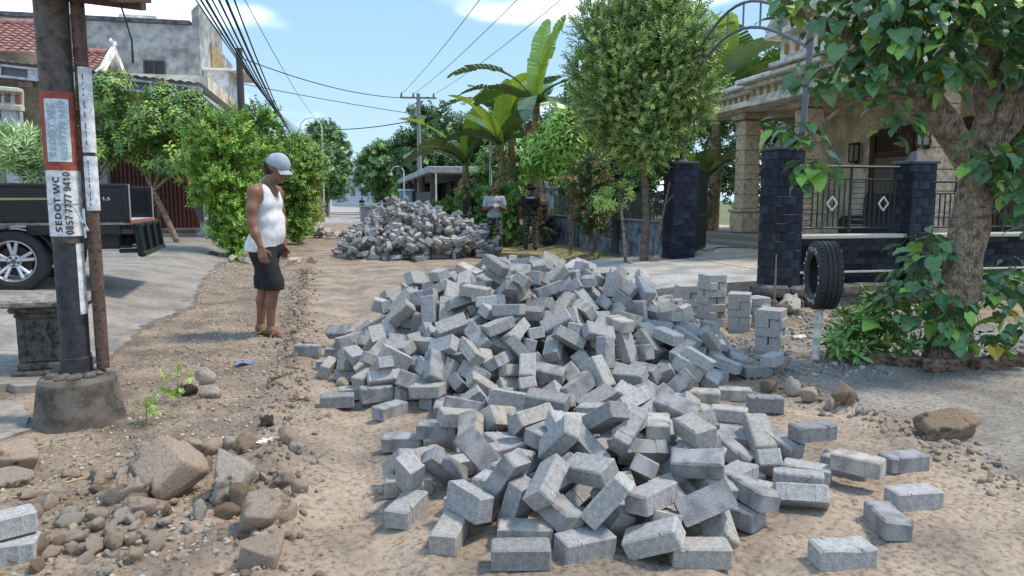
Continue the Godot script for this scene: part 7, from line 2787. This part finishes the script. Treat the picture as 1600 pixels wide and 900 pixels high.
	for i in 8:
		for j in 3:
			mb.quad(rows[i][j], rows[i + 1][j], rows[i + 1][j + 1], rows[i][j + 1])
			var dn := -up * 0.005
			mb.quad(rows[i][j + 1] + dn, rows[i + 1][j + 1] + dn, rows[i + 1][j] + dn, rows[i][j] + dn)
		mb.quad(rows[i][3], rows[i + 1][3], rows[i + 1][3] - up * 0.005, rows[i][3] - up * 0.005)
	part("bill", mb, cap, cp)
	for k in 2:
		mb = MB.new()
		var e := hc + up * 0.075 + ff * 0.085 + rr * (0.02 - 0.03 * k) + rr * 0.02
		mb.rbox(e, Vector3(0.016, 0.028, 0.012), 0.003, Basis.looking_at(-ff, up))
		part("emblem", mb, mat("emblem_navy", Color(0.02, 0.025, 0.06), 0.8), cp)
	mb = MB.new()
	flesh(mb, [[hc - fd * 0.05 + Vector3(0, 0.02, 0), 0.073, hc - fd * 0.045 - Vector3(0, 0.02, 0), 0.068]], 0.008, 0.01)
	part("hair", mb, mat("hair_black", Color(0.012, 0.011, 0.011), 0.7), o)
	for q in [[Vector3(0.085, 0.0, 0.118), "yellow strapped flip-flop"], [Vector3(-0.035, 0.0, -0.05), "yellow strapped flip-flop"]]:
		mb = MB.new()
		var pts := PackedVector2Array()
		for k in 16:
			var a := TAU * k / 16
			pts.append(Vector2(cos(a) * 0.135, sin(a) * (0.048 + 0.008 * cos(a))))
		mb.prism(pts, 0.016, Transform3D(Basis(Vector3(0.75, 0, 0.66), Vector3(0.66, 0, -0.75), Vector3.UP), q[0] + Vector3(0, -0.006, 0)))
		var fl := part("flip_flop", mb, mat("sole", Color(0.10, 0.07, 0.04), 0.8), o)
		mb = MB.new()
		var f2 := Vector3(0.75, 0, 0.66)
		var s2 := Vector3(0.66, 0, -0.75)
		for sg in [-1.0, 1.0]:
			mb.tube([q[0] + f2 * 0.085 + Vector3(0, 0.045, 0), q[0] + f2 * 0.045 + s2 * sg * 0.03 + Vector3(0, 0.062, 0), q[0] + f2 * -0.01 + s2 * sg * 0.046 + Vector3(0, 0.02, 0)], [0.007], 6)
		part("strap", mb, mat("strap_yellow", Color(0.55, 0.34, 0.05), 0.6), fl)
	# the workers up the street
	var black := mat("shirt_black", Color(0.014, 0.014, 0.016), 0.85, "fine", 6.0, "cloth", 0.3)
	var greyshirt := mat("shirt_grey", Color(0.36, 0.38, 0.42), 0.9, "fine", 6.0, "cloth", 0.3)
	var camo := mat("camouflage", Color(1, 1, 1), 0.9, "camo", 1.4)
	var glove := mat("glove_white", Color(0.65, 0.65, 0.66), 0.9)
	var boot := mat("boot", Color(0.015, 0.014, 0.013), 0.6)
	worker("person in pale grey T-shirt and camouflage trousers looking down at white gloves", Vector3(-0.43, 0, -18.0), 0.0, {"shirt": greyshirt, "legs": camo, "hat": "none", "arms": "gloves", "bow": 0.5}, skin2, glove, boot)
	worker("person in black T-shirt seen from behind with one white glove", Vector3(0.47, 0, -18.7), PI - 0.15, {"shirt": black, "legs": camo, "hat": "bush", "arms": "hang", "bow": 0.25, "print": true}, skin2, glove, boot)
	worker("person in black shirt and dark trousers walking away behind the far heap", Vector3(-1.28, 0, -21.2), -PI / 2 + 0.4, {"shirt": black, "legs": mat("dark_trousers", Color(0.02, 0.02, 0.022), 0.9), "hat": "none", "arms": "hang", "bow": 0.3}, skin2, null, boot)
	worker("person squatting in black shirt and hat against the end pillar", Vector3(0.98, 0, -19.3), -PI / 2 + 0.2, {"shirt": black, "legs": camo, "hat": "bush", "arms": "reach", "bow": 0.4, "squat": true}, skin2, glove, boot)
	worker("person in dark clothes standing far off by the barrier", Vector3(-15.3, 0, -75.0), 0.3, {"shirt": black, "legs": mat("dark_trousers", Color(0.02, 0.02, 0.022), 0.9), "hat": "none", "arms": "hang", "bow": 0.0}, skin2, null, boot)


# a clothed figure facing +z before it is turned
func worker(label: String, at: Vector3, turn: float, how: Dictionary, skin: Material, glove: Material, boot: Material) -> void:
	at.y = land(at.x, at.z)
	var o := thing("person", label, "person", at, turn)
	var cell := 0.022
	var squat: bool = how.get("squat", false)
	var hip := Vector3(0, 0.84, 0) if not squat else Vector3(0, 0.30, -0.18)
	var chest := hip + (Vector3(0, 0.40, 0.02) if not squat else Vector3(0, 0.36, 0.20))
	var nk := chest + (Vector3(0, 0.16, 0.02) if not squat else Vector3(0, 0.12, 0.09))
	var bow: float = how.bow
	var fd := Vector3(0, -bow, 1).normalized()
	var hc := nk + Vector3(0, 0.155, 0.03 + bow * 0.05)
	var legs := []
	var feet := []
	for sg in [-1.0, 1.0]:
		var h := hip + Vector3(sg * 0.09, -0.02, 0)
		var kn := Vector3(sg * 0.12, 0.46, 0.03 + (0.08 if sg > 0 else 0.0))
		var an := Vector3(sg * 0.13, 0.10, (0.04 if sg > 0 else -0.05))
		if squat:
			kn = Vector3(sg * 0.20, 0.46, 0.22)
			an = Vector3(sg * 0.16, 0.10, -0.02)
		legs.append([h, 0.10, kn, 0.075])
		legs.append([kn, 0.075, an, 0.062])
		feet.append([an + Vector3(0, -0.02, -0.02), 0.05, an + Vector3(0, -0.05, 0.16), 0.042])
	legs.append([hip + Vector3(-0.06, 0.03, 0), 0.115, hip + Vector3(0.06, 0.03, 0), 0.115])
	var mb := MB.new()
	flesh(mb, legs, cell, 0.03)
	part("trousers", mb, how.legs, o)
	mb = MB.new()
	flesh(mb, feet, cell, 0.02)
	part("boots", mb, boot, o)
	var shirt := [[chest + Vector3(-0.09, 0.04, 0), 0.105, chest + Vector3(0.09, 0.04, 0), 0.105], [chest + Vector3(-0.07, -0.1, 0), 0.115, chest + Vector3(0.07, -0.1, 0), 0.115], [hip + Vector3(-0.06, 0.08, 0), 0.125, hip + Vector3(0.06, 0.08, 0), 0.125], [chest, 0.12, hip + Vector3(0, 0.1, 0), 0.12], [nk, 0.06, chest, 0.1]]
	var arms := []
	var hands := []
	for sg in [-1.0, 1.0]:
		var sh := chest + Vector3(sg * 0.185, 0.09, 0)
		var el := sh + Vector3(sg * 0.06, -0.28, -0.02)
		var wr := el + Vector3(0.0, -0.24, 0.05)
		if how.arms == "gloves":
			el = sh + Vector3(sg * 0.07, -0.26, 0.04)
			wr = chest + Vector3(sg * 0.05 + 0.04, -0.10, 0.30)
		elif how.arms == "reach":
			el = sh + Vector3(sg * 0.05, -0.16, 0.20)
			wr = el + Vector3(-sg * 0.05, -0.10, 0.22)
		shirt.append([sh, 0.072, sh.lerp(el, 0.62), 0.068])
		arms.append([sh.lerp(el, 0.5), 0.05, el, 0.046])
		arms.append([el, 0.046, wr, 0.033])
		hands.append([wr, (wr - el).normalized(), sg])
	mb = MB.new()
	flesh(mb, shirt, cell, 0.03)
	var sm := part("shirt", mb, how.shirt, o)
	mb = MB.new()
	flesh(mb, arms, cell * 0.8, 0.02)
	head(mb, hc, fd, Vector3.UP, nk, 0.011)
	for h in hands:
		var gm := mb
		if glove and (how.arms != "hang" or h[2] > 0):
			gm = MB.new()
		var d: Vector3 = h[1]
		var ac: Vector3 = d.cross(Vector3(0, 0.3, 1)).normalized() * -h[2]
		hand(gm, h[0], d, ac, ac.cross(d).normalized() * h[2], 0.009)
		if gm != mb:
			part("glove", gm, glove, o)
	part("body", mb, skin, o)
	if how.get("print", false):
		mb = MB.new()
		mb.rbox(chest + Vector3(0, 0.10, -0.112), Vector3(0.20, 0.035, 0.012), 0.004, Basis(Vector3.RIGHT, 0.15))
		part("back_print", mb, mat("print_pale", Color(0.42, 0.47, 0.55), 0.9, "pits", 9.0), sm)
		mb = MB.new()
		mb.rbox(chest + Vector3(0, -0.03, -0.1215), Vector3(0.16, 0.15, 0.006), 0.003)
		part("back_emblem", mb, mat("print_dim", Color(0.035, 0.04, 0.04), 0.9, "camo", 9.0), sm)
	mb = MB.new()
	flesh(mb, [[hc + Vector3(0, 0.045, -0.025), 0.088, hc + Vector3(0, 0.05, 0.012), 0.084]], 0.012, 0.02, [[Vector3(0, -1, 0.35).normalized(), Vector3(0, -1, 0.35).normalized().dot(hc + Vector3(0, 0.02, 0.04))]])
	part("hair", mb, mat("hair_black", Color(0.012, 0.011, 0.011), 0.7), o)
	if how.hat == "bush":
		mb = MB.new()
		mb.lathe([Vector2(0.17, -0.02), Vector2(0.10, 0.012), Vector2(0.098, 0.07), Vector2(0.08, 0.095), Vector2(0.0, 0.10), Vector2(0.0, 0.09), Vector2(0.09, 0.01), Vector2(0.165, -0.025), Vector2(0.17, -0.02)], 20, Transform3D(Basis(Vector3.RIGHT, bow * 0.4), hc + Vector3(0, 0.05, -0.01)))
		part("hat", mb, mat("hat_dark", Color(0.05, 0.05, 0.045), 0.9, "camo", 5.0), o)


# ---------------------------------------------------------------- dry leaves, twigs, scraps
func make_litter() -> void:
	rng.seed = 66
	var scrap := MB.new()
	scrap.colored = true
	leaf(scrap, Vector3.ZERO, Vector3(0, 0.05, 1).normalized(), 1.0, 0.45, -0.3)
	var lm := scrap.commit()
	var m := mat("litter", Color.WHITE, 0.9)
	m.vertex_color_use_as_albedo = true
	m.cull_mode = BaseMaterial3D.CULL_DISABLED
	var where := []
	var tint := []
	var cols := [Color(0.30, 0.19, 0.10), Color(0.38, 0.27, 0.15), Color(0.17, 0.11, 0.07), Color(0.45, 0.37, 0.24)]
	for k in 5200:
		var p := Vector3.ZERO
		var zone := k % 4
		if zone == 0:
			p = Vector3(rnd(1.9, 4.4), 0, rnd(-8.4, -5.2))
		elif zone == 1:
			p = S(-1.2 + rng.randfn() * 0.55, 2.6 + absf(rng.randfn()) * 1.5)
		elif zone == 2:
			p = S(-1.0 + rng.randfn() * 0.5, rnd(3.0, 9.0))
		else:
			p = Vector3(rnd(0.2, 2.6), 0, rnd(-17.5, -13.0))
			if side_of(p.x, p.z) < 3.0:
				continue
		if side_of(p.x, p.z) < -1.8 and ahead_of(p.x, p.z) > 4.9:
			continue
		p.y = land(p.x, p.z) + 0.004
		var s := rnd(0.012, 0.035) * (1.0 if zone != 3 else 2.0)
		where.append(Transform3D(Basis.from_euler(Vector3(rnd(-0.4, 0.4), rnd(0, TAU), rnd(-0.4, 0.4))) * Basis.from_scale(Vector3(s * rnd(0.3, 1.0), s, s)), p))
		tint.append(cols[rng.randi() % 4] * rnd(0.7, 1.3))
	tag(swarm("leaf_litter", lm, m, where, tint, self), "dry leaf scraps and straw lying on the verges", "litter", "", "stuff")
	# single sticks and scraps one can pick out
	for q in [[-1.98, -3.12, -1.78, -3.28, 0.004, Color(0.55, 0.42, 0.24), "pale straw stalk lying behind the little block stack"], [-1.28, -3.72, -1.10, -3.70, 0.004, Color(0.6, 0.55, 0.48), "short pale stick on the soil behind the stone pile"], [2.15, -5.35, 2.3, -5.22, 0.005, Color(0.42, 0.33, 0.2), "dry twig lying near the tyre post"], [2.75, -7.6, 2.76, -7.62, 0.012, Color(0.2, 0.19, 0.18), "thin rod standing against the navy wall"]]:
		var mb := MB.new()
		var a := Vector3(q[0], land(q[0], q[1]) + 0.008, q[1])
		var b := Vector3(q[2], land(q[2], q[3]) + (0.012 if q[4] < 0.01 else 0.7), q[3])
		mb.tube([a, a.lerp(b, 0.5) + Vector3(0, 0.006, 0.008), b], [q[4], q[4], q[4] * 0.6], 6)
		single("stick", mb, mat("stick_" + str(q[0]), q[5], 0.9), q[6], "stick")
	for q in [[-1.30, -3.66, 0.06, 0.3, Color(0.72, 0.70, 0.66), "torn white paper scrap on the soil behind the stone pile"], [-1.56, -3.72, 0.05, 1.2, Color(0.7, 0.69, 0.66), "small white scrap at the back of the stone pile"], [2.62, -6.55, 0.08, 0.4, Color(0.6, 0.57, 0.5), "crumpled pale scrap on the gravel behind the tyre post"], [-2.05, -5.5, 0.07, 0.9, Color(0.12, 0.20, 0.42), "flattened blue plastic scrap on the damp soil"], [1.98, -13.0, 0.13, 0.3, Color(0.03, 0.13, 0.45), "bright blue plastic bag at the leaning sapling's foot"]]:
		var mb := MB.new()
		var n := 5
		var g := []
		for i in n:
			var row := []
			for j in n:
				row.append(Vector3((i / 4.0 - 0.5) * q[2] * 2.0, rnd(0.0, 0.35) * q[2], (j / 4.0 - 0.5) * q[2] * rnd(0.9, 1.1)))
			g.append(row)
		for i in n - 1:
			for j in n - 1:
				mb.quad(g[i][j], g[i][j + 1], g[i + 1][j + 1], g[i + 1][j])
		var o := single("scrap", mb, mat("scrap_" + str(q[0]), q[4], 0.7), q[5], "scrap")
		o.position = Vector3(q[0], land(q[0], q[1]) + 0.004, q[1])
		o.rotation.y = q[3]
